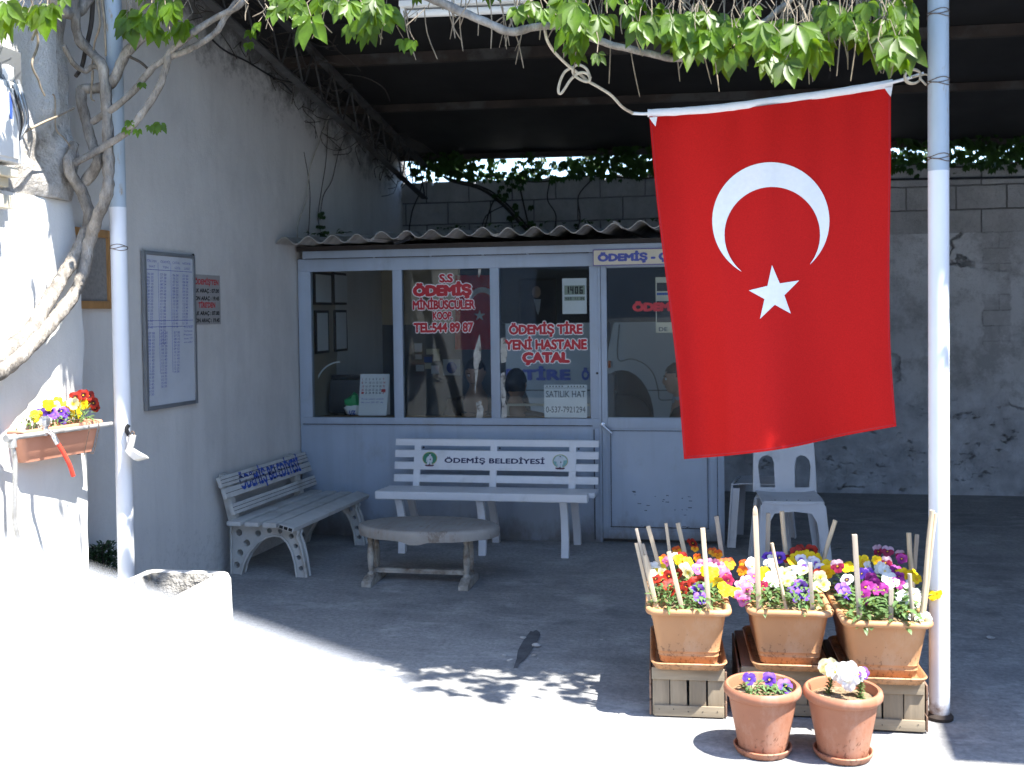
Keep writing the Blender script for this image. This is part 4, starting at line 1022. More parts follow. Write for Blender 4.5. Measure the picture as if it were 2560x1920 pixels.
# ------------------------------------------------------------------ stacking chairs
def chair(label, loc, rz):
    t = thing('plastic_chair', label, 'chair', loc, 'white plastic stacking chairs'); t.rotation_euler = (0, 0, rz)
    m = M['plastic']; w = .187
    def fr(y, base, topz, lean, nm):
        outer = [(-w - base, 0), (-w - base * .15, topz - .03), (-w + .01, topz), (w - .01, topz), (w + base * .15, topz - .03), (w + base, 0), (w + base - .045, 0), (w - .045, topz - .13), (w - .075, topz - .075), (.0, topz - .062), (-w + .075, topz - .075), (-w + .045, topz - .13), (-w - base + .045, 0)]
        plate(nm, outer, [], .010, m, t, (0, y, 0), (1, 0, 0), V((0, lean, 1)), True)
        for s in (-1, 1):
            b = MB()
            b.tube([(s * (w + base - .004), y + (0 if y < 0 else 0), .004), (s * (w + base * .15 - .004), y + lean * (topz - .03), topz - .03)], .008, 6)
            b.prism([(s * (w + base - .005), y, 0), (s * (w + base * .15 - .005), y + lean * topz, topz - .03), (s * (w + base * .15 - .005), y + lean * topz + (.05 if y < 0 else -.05), topz - .03), (s * (w + base - .005), y + (.05 if y < 0 else -.05), 0)], (-s * .008, 0, 0))
            b.build('leg_web', m, t, local=True)
    fr(-.20, .045, .43, .06, 'front_legs'); fr(.21, .045, .42, -.08, 'rear_legs')
    b = MB(); grid = []
    for k in range(9):
        y = -.185 + k / 8 * .385
        grid.append([V((-w + 2 * w * i / 10, y, .430 - .014 * (1 - ((i - 5) / 5) ** 2) + (.012 * exp(-((k - 0) / 1.2) ** 2) * -1))) for i in range(11)])
    b.sheet(grid, (0, 0, .007)); b.build('seat', m, t, smooth=True, local=True)
    b = MB()
    for k in range(4): b.lathe([(.005, .0), (.005, .002)], (-.105 + k * .07, -.155, .432), 8)
    b.build('drain_hole', M['black'], t, local=True)
    hole = lambda s: [(s * x, z) for x, z in ((.062, .03), (.155, .03), (.168, .16), (.160, .205), (.135, .232), (.105, .238), (.078, .225), (.066, .19))]
    outer = [(-.195, 0), (.195, 0), (.19, .2), (.185, .33), (.165, .375), (.12, .40), (0, .405), (-.12, .40), (-.165, .375), (-.185, .33), (-.19, .2)]
    plate('backrest', outer, [hole(1), hole(-1)], .010, m, t, (0, .195, .425), (1, 0, 0), (0, .16, 1), True)
    b = MB(); b.tube([(x, .195 + .16 * z + .002, .425 + z * .985) for x, z in outer[1:] + outer[:1]], .0085, 6); b.build('back_edge', m, t, smooth=True, local=True)
    return t
chair('white armless plastic chair facing the yard behind the planters, its backrest top behind the flag', (.445, 6.98, 0), radians(4))
chair('white plastic chair turned sideways in the shade between the office door and another chair', (.30, 7.62, 0), radians(-98))

# ------------------------------------------------------------------ flag on its stick
fl = thing('flag', 'large red flag with white crescent and star hanging from a tilted white stick', 'flag', PY(1950, 250, 4.5))
def crv(pts, u):
    k = u * (len(pts) - 1); i = min(int(k), len(pts) - 2); f_ = k - i; p = [pts[max(i - 1, 0)], pts[i], pts[i + 1], pts[min(i + 2, len(pts) - 1)]]
    return tuple(.5 * (2 * p[1][j] + (p[2][j] - p[0][j]) * f_ + (2 * p[0][j] - 5 * p[1][j] + 4 * p[2][j] - p[3][j]) * f_ * f_ + (3 * p[1][j] - p[0][j] - 3 * p[2][j] + p[3][j]) * f_ ** 3) for j in (0, 1))
top = [(1623, 291), (1774, 281), (1925, 262), (2076, 241), (2227, 216)]; bot = [(1710, 1148), (1842, 1137), (1975, 1119), (2108, 1090), (2241, 1066)]
lef = [(1623, 291), (1642, 505), (1668, 720), (1693, 934), (1710, 1148)]; rig = [(2227, 216), (2227, 430), (2224, 640), (2226, 860), (2241, 1066)]
def flagpx(u, v):
    T, B_, L_, R_ = crv(top, u), crv(bot, u), crv(lef, v), crv(rig, v)
    return tuple((1 - v) * T[j] + v * B_[j] + (1 - u) * L_[j] + u * R_[j] - ((1 - u) * (1 - v) * top[0][j] + u * (1 - v) * top[-1][j] + (1 - u) * v * bot[0][j] + u * v * bot[-1][j]) for j in (0, 1))
def fold(x, y):
    u = (x - 1640 - (y - 290) * .06) / 590; v = (y - 250) / 880
    return .050 * sin(u * 9 + v * 1.4) * (.25 + .8 * v) + .042 * exp(-((u - .10) / .07) ** 2) * (.3 + v) - .034 * exp(-((u - .24) / .06) ** 2) * v + .010 * sin(u * 23 + v * 3) * exp(-u * 3) + .024 * sin(u * 15 - v * 2) * v * v + .006 * sin(u * 37 + v * 6) * (1 - v) ** 3 + .004 * noise.noise(V((u * 9, v * 5, 1)))
def fpt(x, y, off=0.0): return PY(x, y, 4.575 + fold(x, y) + off)
b = MB(); grid = [[fpt(*flagpx(i / 56, k / 60)) for i in range(57)] for k in range(61)]
b.sheet(grid, (0, .0014, 0)); b.build('flag_cloth', M['flag'], fl, smooth=True, ang=80)
for nm_, fn_ in (('hem', lambda k: [(.985, k), (.99, k)]), ('hem', lambda k: [(.010, k), (.015, k)]), ('hem', lambda k: [(k, .986), (k, .990)])):
    b = MB(); grid = [[fpt(*flagpx(*q), -.0012) for q in fn_(.02 + .96 * i / 50)] for i in range(51)]; b.sheet(grid, (0, .0006, 0)); b.build(nm_, M['redtxt'], fl)
def patch(nm, outer, step=1):
    """white appliqué following the folds, on both faces"""
    cu = bpy.data.curves.new(nm, 'CURVE'); cu.dimensions = '2D'; cu.fill_mode = 'BOTH'
    s = cu.splines.new('POLY'); s.points.add(len(outer) - 1); s.use_cyclic_u = True
    for i, p in enumerate(outer): s.points[i].co = (p[0], p[1], 0, 1)
    o = bpy.data.objects.new(nm, cu); COL.objects.link(o); me = bpy.data.meshes.new_from_object(o.evaluated_get(bpy.context.evaluated_depsgraph_get())); bpy.data.objects.remove(o)
    bm = bmesh.new(); bm.from_mesh(me)
    for _ in range(4):
        bmesh.ops.triangulate(bm, faces=bm.faces)
        bmesh.ops.subdivide_edges(bm, edges=[e for e in bm.edges if e.calc_length() > 16], cuts=1)
    bmesh.ops.triangulate(bm, faces=bm.faces)
    vs = [(v.co.x, v.co.y) for v in bm.verts]; bm.verts.index_update(); fs = [tuple(v.index for v in f_.verts) for f_ in bm.faces]; bm.free()
    b = MB(); b.add([fpt(x, y, -.0032) for x, y in vs], fs); b.add([fpt(x, y, .0055) for x, y in vs], [tuple(reversed(f_)) for f_ in fs])
    b.build(nm, M['flagwhite'], fl, smooth=True, ang=80, fixn=False)
ta = radians(-6); c0 = (1927, 552); rot = lambda x, y: (c0[0] + (x - c0[0]) * cos(ta) - (y - c0[1]) * sin(ta), c0[1] + (x - c0[0]) * sin(ta) + (y - c0[1]) * cos(ta))
a1_ = atan2(118, 86); a2_ = atan2(118 - 35, 86)
pts = [rot(1927 + 146.5 * cos(a), 552 + 146.5 * sin(a)) for a in [a1_ - (2 * a1_ + pi) * 0 - 0 + (-(pi + 2 * a1_)) * i / 60 for i in range(61)]]
pts += [rot(1927 + 119.5 * cos(a), 587 + 119.5 * sin(a)) for a in [(pi - a2_) - 2 * pi + ((pi + 2 * a2_)) * i / 60 for i in range(61)]]
patch('crescent', pts[:61] + pts[61:])
st = [(1930, 663), None, (1998, 701), None, (1977, 784), None, (1900, 797), None, (1872, 726), None]
cs = (sum(p[0] for p in st if p) / 5, sum(p[1] for p in st if p) / 5)
for i in range(5):
    m_ = ((st[i * 2][0] + st[(i * 2 + 2) % 10][0]) / 2 - cs[0], (st[i * 2][1] + st[(i * 2 + 2) % 10][1]) / 2 - cs[1]); st[i * 2 + 1] = (cs[0] + m_[0] * .49, cs[1] + m_[1] * .49)
patch('star', st)
b = MB(); grid = []
for k in range(13):
    a = pi * 2 * k / 12; row = []
    for i in range(41):
        x, y = crv(top, i / 40); x = x + (i / 40 - .5) * 8; p = PY(x, y - 8, 4.575); e = .0018 * noise.noise(V((i * .9, k * .5, 2))); row.append(p + V((0, cos(a) * (.011 + e), sin(a) * (.0165 + e))))
    grid.append(row)
b.loft([[grid[k][i] for k in range(12)] for i in range(41)]); b.build('hoist_sleeve', M['flagwhite'], fl, smooth=True)
for x, y in ((1633, 300), (2221, 226)):
    b = MB(); b.prism([PY(x - 10, y - 6, 4.562), PY(x + 10, y - 8, 4.562), PY(x + 6, y + 16, 4.562), PY(x - 2, y + 6, 4.562)], (0, -.002, 0)); b.build('corner_tab', M['flagwhite'], fl)
b = MB(); b.tube(spline([PY(x, y, 4.575 - .05 * max(0, (x - 2200) / 110)) for x, y in ((1580, 283), (1630, 284), (1774, 273), (1925, 254), (2076, 233), (2227, 207), (2309, 183))], 3), .0065, 10); b.build('stick', M['flagwhite'], fl, smooth=True)
rp = thing('cord', 'knotted beige cord tying the flag stick to the overhead vine', 'cord', PY(1430, 190, 4.4))
b = MB(); b.tube(spline([PY(x, y, Y) for x, y, Y in ((1362, 72, 4.25), (1368, 100, 4.25), (1382, 125, 4.3), (1405, 150, 4.34), (1430, 172, 4.37), (1455, 190, 4.40), (1470, 203, 4.40), (1500, 220, 4.42), (1530, 240, 4.45), (1556, 268, 4.48), (1582, 283, 4.575))], 5), .0062, 7); b.build('strand', M['rope'], rp, smooth=True)
b = MB(); b.tube(spline([PY(x, y, 4.385) for x, y in ((1432, 168), (1412, 180), (1400, 205), (1396, 228), (1402, 234), (1412, 222), (1428, 198), (1450, 182), (1470, 186), (1474, 202), (1460, 203), (1438, 190), (1432, 172), (1446, 162), (1466, 172), (1476, 196))], 4), .0058, 7); b.build('knot', M['rope'], rp, smooth=True)
t = thing('cord', 'short beige cord wound round the flag stick end at the steel post', 'cord', PY(2285, 192, 4.5))
b = MB(); c = PY(2281, 193, 4.49)
b.tube(spline([c + V((.030 * cos(a), -.012 + .010 * sin(a * .5), .027 * sin(a))) for a in [i * .5 for i in range(27)]], 2) + [PY(2300, 196, 4.46), PY(2316, 213, 4.45)], .0045, 6); b.build('strand', M['rope'], t, smooth=True)
b = MB(); b.tube([c, PY(2312, 186, 4.46), V((.847, 4.452, PY(2320, 190, 4.45).z))], .004, 6); b.build('tie', M['rope'], t, smooth=True)
# ------------------------------------------------------------------ crates, planters, saucers
def crate(label, x0, x1, y0, y1, h, rz, front='plain'):
    c = V(((x0 + x1) / 2, (y0 + y1) / 2, 0)); t = thing('wooden_crate', label, 'crate', c); t.rotation_euler = (0, 0, rz)
    w, d = x1 - x0, y1 - y0; R2 = random.Random(int(x0 * 1000) + 5)
    for s in (-1, 1):
        y = s * (d / 2 - .008)
        b = MB(); k = 4; bw = w / k
        for i in range(k): b.box((-w / 2 + bw * (i + .5) + R2.uniform(-.003, .003), y, h / 2), (bw - .004 - R2.random() * .006, .011, h - .012 - R2.random() * .01), Matrix.Rotation(R2.uniform(-.012, .012), 3, 'Y'))
        o = b.build('end_panel', M['crate'], t, bevel=.0015, local=True)
        for z, hh in ((h - .026, .046), (.030, .042)):
            q = MB(); q.box((R2.uniform(-.004, .006), y + s * .0105, z + R2.uniform(-.003, .003)), (w - R2.random() * .02, .009, hh), Matrix.Rotation(R2.uniform(-.008, .008), 3, 'Y')); q.build('batten', M['crate_h'], o, bevel=.0015, local=True)
        q = MB()
        for i in range(5): q.lathe([(.0022, 0), (.0022, .0012)], (-w / 2 + .03 + i * (w - .06) / 4, y + s * .0152, .032 + R2.uniform(-.006, .006)), 6, R=Matrix.Rotation(pi / 2, 3, 'X'))
        q.build('nail', M['black'], o, local=True)
    for s in (-1, 1):
        for z in (.035, h / 2, h - .04):
            b = MB(); b.box((s * (w / 2 + .004), 0, z), (.007, d, .055)); b.build('side_slat', M['crate_y'], t, bevel=.001, local=True)
    for i in range(4):
        b = MB(); b.box((-w / 2 + (i + .5) * w / 4, 0, h - .004), (w / 4 - .012, d + .002, .007)); b.build('top_slat', M['crate_y'], t, bevel=.001, local=True)
    return t
crate('grey wooden crate of upright boards under the planter nearest the coffee table', -.275, .012, 4.27, 4.76, .198, radians(3))
crate('low brown wooden crate with dark slats behind the two round pots', .075, .425, 4.34, 4.82, .198, radians(2))
crate('grey wooden crate standing beside the foot of the steel post', .440, .760, 4.235, 4.74, .196, radians(1.5))
b = MB()
for i, (x, y, z, l) in enumerate(((.05, 4.6, .20, .44), (.055, 4.58, .165, .42), (.445, 4.60, .20, .44))):
    pass
def loops_rect(z, w, d, r, rot_=0): return [V((x, y, z)) for x, y in roundrect(w, d, r, 5)]
def planter(label, cx, cy, z0, rz):
    t = thing('flower_planter', label, 'planter', (cx, cy, z0), 'orange rectangular planters'); t.rotation_euler = (0, 0, rz)
    lp = []
    H = .222
    def wd(z): k = z / H; return .222 + (.296 - .222) * k, .45 + (.525 - .45) * k
    for z, e in ((0, -.012), (.004, 0), (.028, 0), (.031, .004), (.035, 0), (.047, 0), (.050, .004), (.054, 0), (.10, 0), (.16, 0), (H - .022, 0)):
        w, d = wd(z); lp.append(loops_rect(z, w + e, d + e, .030))
    w, d = wd(H); wi, di = w - .008, d - .008
    lp2 = [loops_rect(H - .022, w - .002, d - .002, .03), loops_rect(H - .021, w + .026, d + .026, .04), loops_rect(H - .014, w + .036, d + .036, .045), loops_rect(H - .004, w + .036, d + .036, .045), loops_rect(H + .002, w + .024, d + .024, .04), loops_rect(H + .003, w + .004, d + .004, .035), loops_rect(H - .003, wi - .004, di - .004, .03), loops_rect(H - .05, wi - .02, di - .02, .03)]
    b = MB(); b.loft(lp, True); b.build('pot_body', M['terra'], t, smooth=True, local=True, ang=50)
    b = MB(); b.loft(lp2, False); b.build('rim', M['terra'], t, smooth=True, local=True, ang=50)
    b = MB(); grid = [[V((-.13 + .26 * i / 16, -.24 + .48 * k / 24, H - .032 + .018 * (1 - ((i - 8) / 8) ** 2) + .010 * noise.noise(V((i * .7, k * .7, cx * 9))))) for i in range(17)] for k in range(25)]
    b.sheet(grid, (0, 0, -.02)); b.build('soil', M['soil'], t, smooth=True, local=True)
    s = thing('plant_saucer', 'orange rectangular saucer' + ['', ' under the planter of red and yellow pansies', ' under the planter of yellow and white pansies', ' under the planter of purple and white pansies'][1 + [-.128, .262, .608].index(cx)], 'saucer', (cx, cy, z0 - .022), None); s.rotation_euler = (0, 0, rz)
    b = MB(); b.loft([loops_rect(.001, .245, .475, .03), loops_rect(.003, .262, .492, .035), loops_rect(.020, .285, .515, .04), loops_rect(.030, .298, .528, .045), loops_rect(.034, .292, .522, .042), loops_rect(.030, .278, .508, .04), loops_rect(.012, .262, .492, .035), loops_rect(.008, .250, .480, .03), loops_rect(.0075, .05, .1, .02)], True)
    b.build('saucer_dish', M['terra'], s, smooth=True, local=True, ang=50)
    return t
PL = [(-.128, 4.475, .222, radians(3.5)), (.262, 4.52, .222, radians(3)), (.608, 4.425, .220, radians(2.5))]
PLN = ['orange planter of red and yellow pansies at the coffee table end of the row', 'orange planter of yellow and white pansies in the middle of the row', 'orange planter of purple and white pansies next to the steel post']
PSH = ['the red and yellow planter', 'the yellow and white planter', 'the purple and white planter']
for q, l in zip(PL, PLN): planter(l, *q)
def roundpot(label, cx, cy, sd):
    t = thing('round_pot', label, 'flower pot', (cx, cy, .012))
    b = MB(); b.lathe([(.078, 0), (.086, .003), (.089, .02), (.110, .13), (.122, .198)], (0, 0, 0), 48); b.build('pot_body', M['terra2'], t, smooth=True, local=True)
    b = MB(); lp = [(.120, .196), (.130, .198), (.1375, .206), (.139, .218), (.136, .230), (.129, .236), (.121, .233), (.117, .222), (.113, .17)]
    b.loft([[V((r * cos(2 * pi * j / 48), r * sin(2 * pi * j / 48), z)) for j in range(48)] for r, z in lp], False); b.build('rim', M['terra2'], t, smooth=True, local=True)
    b = MB(); b.lathe([(.115, .185), (.115, .198), (.09, .205), (.04, .207), (.005, .208)], (0, 0, 0), 40)
    b.v = [(x, y, z + (.009 * noise.noise(V((x * 40, y * 40, sd))) if z > .19 else 0)) for x, y, z in b.v]; b.build('soil', M['soil'], t, smooth=True, local=True)
    s = thing('plant_saucer', label.replace('pot', 'saucer under the pot', 1), 'saucer', (cx, cy, 0))
    b = MB(); b.lathe([(.085, .0), (.094, .003), (.103, .018), (.105, .026), (.100, .028), (.095, .022), (.090, .010), (.02, .009)], (0, 0, 0), 48); b.build('saucer_dish', M['terra2'], s, smooth=True, local=True)
    return t
RP = [(.156, 3.985), (.437, 3.985)]
roundpot('round brown pot with one small purple pansy', *RP[0], 1)
roundpot('round brown pot with a large drooping white pansy', *RP[1], 7)

# ------------------------------------------------------------------ pansies
PV = dict(
    yellow=((.86, .60, .012), (.75, .34, .01), None), paleyellow=((.84, .76, .34), (.85, .60, .04), (.86, .80, .48)), white=((.84, .83, .80), (.82, .78, .55), None), whitedark=((.82, .80, .76), (.06, .015, .05), (.84, .83, .80)),
    violet=((.17, .055, .52), (.035, .015, .14), (.26, .12, .58)), red=((.42, .028, .012), (.06, .012, .01), (.34, .025, .015)), orange=((.82, .36, .015), (.50, .10, .01), (.62, .10, .015)), pink=((.60, .16, .36), (.45, .04, .16), (.66, .28, .46)),
    magenta=((.28, .022, .20), (.06, .01, .05), (.33, .035, .25)), mauve=((.33, .02, .07), (.10, .01, .02), (.60, .40, .48)), lilacwhite=((.80, .78, .84), (.20, .07, .50), (.82, .80, .84)), crimson=((.48, .025, .10), (.20, .01, .03), None), purple=((.075, .025, .26), (.02, .012, .07), None))
PM = {k: m_petal(k + '_pansy_petal', v[0], v[1], v[2], br=(.30, .62) if k in ('red', 'lilacwhite', 'whitedark', 'violet') else (.16, .42)) for k, v in PV.items()}
def pansymesh(kind, seed):
    R2 = random.Random(seed); b = MB()
    def petal(cx, cy, rx, ry, ang, z, tilt):
        n = 14; vs = []; ca, sa = cos(ang), sin(ang)
        for ring, k in ((0, .0), (1, .55), (2, 1.0)):
            if ring == 0: vs.append(V((cx, cy, z + .0012))); continue
            for i in range(n):
                a = 2 * pi * i / n; rr = k * (1 + (.09 * R2.uniform(-1, 1) if ring == 2 else 0))
                x, y = rx * rr * cos(a), ry * rr * sin(a)
                vs.append(V((cx + x * ca - y * sa, cy + x * sa + y * ca, z + (.0022 * R2.uniform(-1, 1) + .002 * sin(a * 3 + seed) if ring == 2 else .001))))
        vs = [V((v.x, v.y, v.z + tilt * sqrt(v.x ** 2 + v.y ** 2) + .0)) for v in vs]
        fs = [(0, 1 + i, 1 + (i + 1) % n) for i in range(n)] + [(1 + i, 1 + n + i, 1 + n + (i + 1) % n, 1 + (i + 1) % n) for i in range(n)]
        b.add(vs, fs)
    petal(-.011, .014, .0165, .0155, .4, -.0035, -.10); petal(.011, .014, .0165, .0155, -.4, -.0028, -.10)
    petal(-.015, -.001, .0155, .0135, .1, .0, .02); petal(.015, -.001, .0155, .0135, -.1, .0006, .02)
    petal(0, -.014, .0175, .0155, 0, .0012, .08)
    b.v = [(x, y, z + .0004) for x, y, z in b.v]
    me_o = b.build('flower', PM[kind], None, smooth=True, ang=70, fixn=False); me = me_o.data; bpy.data.objects.remove(me_o)
    return me
PMESH = {k: [pansymesh(k, i * 7 + 3) for i in range(3)] for k in PV}
def leafblade(b, base, d, up, L, w, bend=.3):
    d = V(d).normalized(); s = d.cross(V(up));
    if s.length < .05: s = d.cross(V((1, 0, 0)))
    s.normalize(); u = s.cross(d)
    P = [base, base + d * L * .35 + u * L * .06, base + d * L * .72 + u * L * .05 - V((0, 0, L * bend * .25)), base + d * L - V((0, 0, L * bend * .6))]
    vs = [P[0]]
    for k, ww in ((1, w), (2, w * .85)): vs += [P[k] - s * ww / 2 + u * w * .12, P[k], P[k] + s * ww / 2 + u * w * .12]
    vs.append(P[3])
    b.add(vs, [(0, 2, 1), (0, 3, 2), (1, 2, 5, 4), (2, 3, 6, 5), (4, 5, 7), (5, 6, 7)])
CAMD = lambda p: (CAM - p).normalized()
def plant(label, base, flowers, nleaf, spread, height, seed, group='pansies in the planters', leafL=.036, tall=False):
    R2 = random.Random(seed); t = thing('pansy_plant', label, 'pansy', base, group)
    b = MB()
    for i in range(nleaf):
        a = R2.uniform(0, 2 * pi); r = spread * sqrt(R2.random()); z = R2.random() * height * (1 - .35 * r / spread)
        p = base + V((r * cos(a) * .8, r * sin(a), z)); d = V((cos(a) + R2.uniform(-.7, .7), sin(a) + R2.uniform(-.7, .7), R2.uniform(-.1, .8)))
        leafblade(b, p, d, (0, 0, 1), leafL * R2.uniform(.7, 1.35), leafL * R2.uniform(.34, .55), R2.uniform(.1, .8))
    b.build('foliage', M['pansyleaf'], t, fixn=False, smooth=True, ang=60)
    for p, k, fd in flowers:
        s = MB(); s.tube(spline([base + V((R2.uniform(-.02, .02), R2.uniform(-.02, .02), -.01)), base.lerp(p, .5) + V((0, 0, .02)), p - fd * .012 + V((0, 0, .008)), p - fd * .003], 3), .0016, 5); s.build('stem', M['stemgreen'], t, smooth=True)
    for p, k, fd in flowers:
        o = bpy.data.objects.new('flower', PMESH[k][R2.randrange(3)]); COL.objects.link(o)
        zx = fd; yx = V((R2.uniform(-.25, .25), R2.uniform(-.2, .2), 1)); xx = yx.cross(zx).normalized(); yx = zx.cross(xx)
        sc = R2.uniform(.68, 1.02) * (.80 if k == 'orange' and R2.random() < .4 else 1)
        adopt(o, t); o.matrix_basis = Matrix.Translation(p) @ Matrix((xx, yx, zx)).transposed().to_4x4() @ Matrix.Scale(sc, 4)
    return t
C4 = lambda s, ox, oy, L: [(ox + x * s, oy + y * s) for x, y in L]
FL = [dict(
    red=[(400, 1060), (330, 1040), (510, 1000), (640, 970), (520, 1130), (740, 1150), (850, 1140), (870, 1060), (950, 1080), (550, 1200), (690, 1225), (690, 735), (840, 545)], orange=[(620, 650), (430, 770), (905, 750), (1120, 665), (1190, 700), (870, 620), (1230, 810), (1350, 825)],
    yellow=[(660, 790), (780, 800), (400, 900), (1120, 950), (1130, 1020), (1100, 1080), (1190, 1080), (1250, 1140), (1290, 1200), (1420, 1220), (1010, 930)], paleyellow=[(420, 955), (770, 950), (740, 890), (1080, 900)], white=[(620, 745), (300, 900), (270, 960), (350, 860)],
    pink=[(480, 800), (950, 830), (910, 900), (1060, 830), (1160, 840), (1250, 920), (1290, 980), (1210, 880)], violet=[(910, 1200), (950, 1300), (890, 1170)], crimson=[(1330, 1060)]), dict(
    orange=[(260, 650), (290, 520)], white=[(430, 470), (445, 560), (800, 430), (820, 520), (750, 500), (760, 830), (850, 870), (820, 770), (900, 700), (1180, 620), (1290, 640)], violet=[(740, 370), (950, 400), (1310, 890), (1370, 950), (1250, 1100), (1190, 1030), (1430, 1080)], yellow=[(690, 640), (660, 720), (1250, 420), (1440, 340), (1520, 400), (1650, 430), (1190, 480), (1850, 560), (1840, 660), (1330, 380)],
    red=[(1340, 240), (1270, 330), (1110, 420), (1530, 290), (1680, 670)], lilacwhite=[(1350, 450), (1400, 570), (1620, 510), (1690, 610), (1560, 470)], paleyellow=[(1050, 690), (1150, 760), (1100, 830), (1700, 760), (1760, 900), (1640, 940), (1400, 640)], pink=[(470, 740), (370, 840), (350, 990), (220, 1110), (230, 910), (290, 1190)], crimson=[(650, 920)]), dict(
    mauve=[(800, 230), (940, 230), (1130, 280), (910, 400), (200, 450)], whitedark=[(340, 650)], white=[(650, 460), (820, 470), (900, 520), (970, 640), (1140, 880), (1190, 950), (1340, 860), (1370, 970), (1320, 1210), (1500, 1220), (1210, 710), (1020, 700)], violet=[(290, 800), (330, 860), (670, 550)], yellow=[(580, 390), (780, 370), (1170, 570), (1320, 590), (1370, 640), (360, 460), (1650, 780), (1640, 870)],
    magenta=[(700, 640), (750, 720), (620, 760), (810, 760), (740, 810), (580, 880), (590, 970), (890, 800), (1060, 510), (1110, 600), (1150, 340), (1110, 700)], purple=[(1620, 720), (560, 560)])]
FO = [(.1808, 1580, 1260), (.1356, 1820, 1340), (.1688, 2060, 1340)]
POSN = [r + ' ' + s for r in ('front row', 'second row', 'third row', 'back row') for s in ('table side', 'post side')]
for pi_ in range(3):
    cx, cy, z0, rz = PL[pi_]; sc, ox, oy = FO[pi_]; zs = z0 + .195
    cent = [V((cx + (-.068 if k % 2 == 0 else .068), cy - .185 + (k // 2) * .122, zs)) for k in range(8)]
    bag = [[] for _ in range(8)]
    for kind, L in FL[pi_].items():
        for px, py in C4(sc, ox, oy, L):
            yk = (py - (1500 if pi_ < 2 else 1525)) / -120.0
            p = G(px, py, zs + .045 + .115 * max(-.25, min(1.1, yk)))
            k = min(range(8), key=lambda i: (cent[i].xy - p.xy).length)
            fd = (CAMD(p) * 1.0 + V((rnd.uniform(-.75, .8), rnd.uniform(-.4, .4), rnd.uniform(-.35, .75)))).normalized()
            bag[k].append((p, kind, fd))
    NM = dict(paleyellow='cream', whitedark='dark-eyed', lilacwhite='lilac', mauve='mauve')
    for k in range(8):
        cols = []
        for _, kd, _ in bag[k]:
            c_ = NM.get(kd, kd)
            if c_ not in cols: cols.append(c_)
        lab = (' and '.join(cols[:2]) if cols else 'leafy green') + ' pansy, ' + POSN[k] + ' of ' + PSH[pi_]
        plant(lab, cent[k], bag[k], 75 if pi_ < 2 else 70, .085, .115, pi_ * 50 + k, leafL=.034 if pi_ < 2 else .042)
def at8(px, py): return (1500 + px * .434, 1200 + py * .434)
def single(label, base, fl_, nleaf, spread, height, seed, leafL=.026):
    out = []
    for (px, py), kind, dz in fl_:
        x, y = at8(px, py); p = PY(x, y, base.y + dz); out.append((p, kind, (CAMD(p) + V((rnd.uniform(-.2, .4), 0, rnd.uniform(-.3, .3)))).normalized()))
    return plant(label, base, out, nleaf, spread, height, seed, 'pansies in the round pots', leafL)
b0 = V((RP[0][0], RP[0][1], .215)); b1 = V((RP[1][0], RP[1][1], .215))
single('small purple pansy plant in the round pot, with one open bloom', b0 + V((-.03, .01, 0)), [((860, 1147), 'purple', -.01), ((975, 1150), 'violet', .0)], 60, .06, .055, 501)
single('low seedling with a drooping violet bud in the round pot', b0 + V((.05, -.005, 0)), [((1068, 1188), 'violet', .0)], 45, .04, .04, 502)
def spike(label, base, tip, fl_, seed):
    R2 = random.Random(seed); t = thing('pansy_plant', label, 'pansy', base, 'pansies in the round pots'); b = MB(); n = 46
    for i in range(n):
        k = i / n; a = i * 2.4; p = base.lerp(tip, k * .97); leafblade(b, p, (cos(a), sin(a), .5), (0, 0, 1), .026 * (1 - .25 * k), .011, .4)
    b.build('foliage', M['pansyleaf'], t, fixn=False, smooth=True, ang=60)
    s = MB(); s.tube([base, tip], .0025, 6); s.build('stem', M['stemgreen'], t, smooth=True)
    for (px, py), kind, dz, scl in fl_:
        x, y = at8(px, py); p = PY(x, y, tip.y + dz); fd = (CAMD(p) + V((R2.uniform(-.3, .3), 0, R2.uniform(-.4, .3)))).normalized()
        o = bpy.data.objects.new('flower', PMESH[kind][R2.randrange(3)]); COL.objects.link(o); xx = V((R2.uniform(-.3, .3), 0, 1)).cross(fd).normalized(); yy = fd.cross(xx)
        adopt(o, t); o.matrix_basis = Matrix.Translation(p) @ Matrix((xx, yy, fd)).transposed().to_4x4() @ Matrix.Scale(scl, 4)
t0 = PY(*at8(1345, 1110), b1.y + .01); t1 = PY(*at8(1500, 1130), b1.y - .01)
spike('upright leafy spike with pale yellow blooms in the round pot', b1 + V((-.052, .01, -.005)), t0, [((1320, 1085), 'paleyellow', -.01, 1.2), ((1355, 1105), 'white', -.02, 1.1), ((1300, 1080), 'white', .01, .9)], 7)
spike('upright leafy spike with lilac and drooping white blooms in the round pot', b1 + V((.058, -.012, -.005)), t1, [((1425, 1100), 'white', -.02, 1.25), ((1430, 1150), 'white', -.035, 1.35), ((1490, 1120), 'lilacwhite', 0, .9), ((1512, 1115), 'violet', .01, .8)], 8)

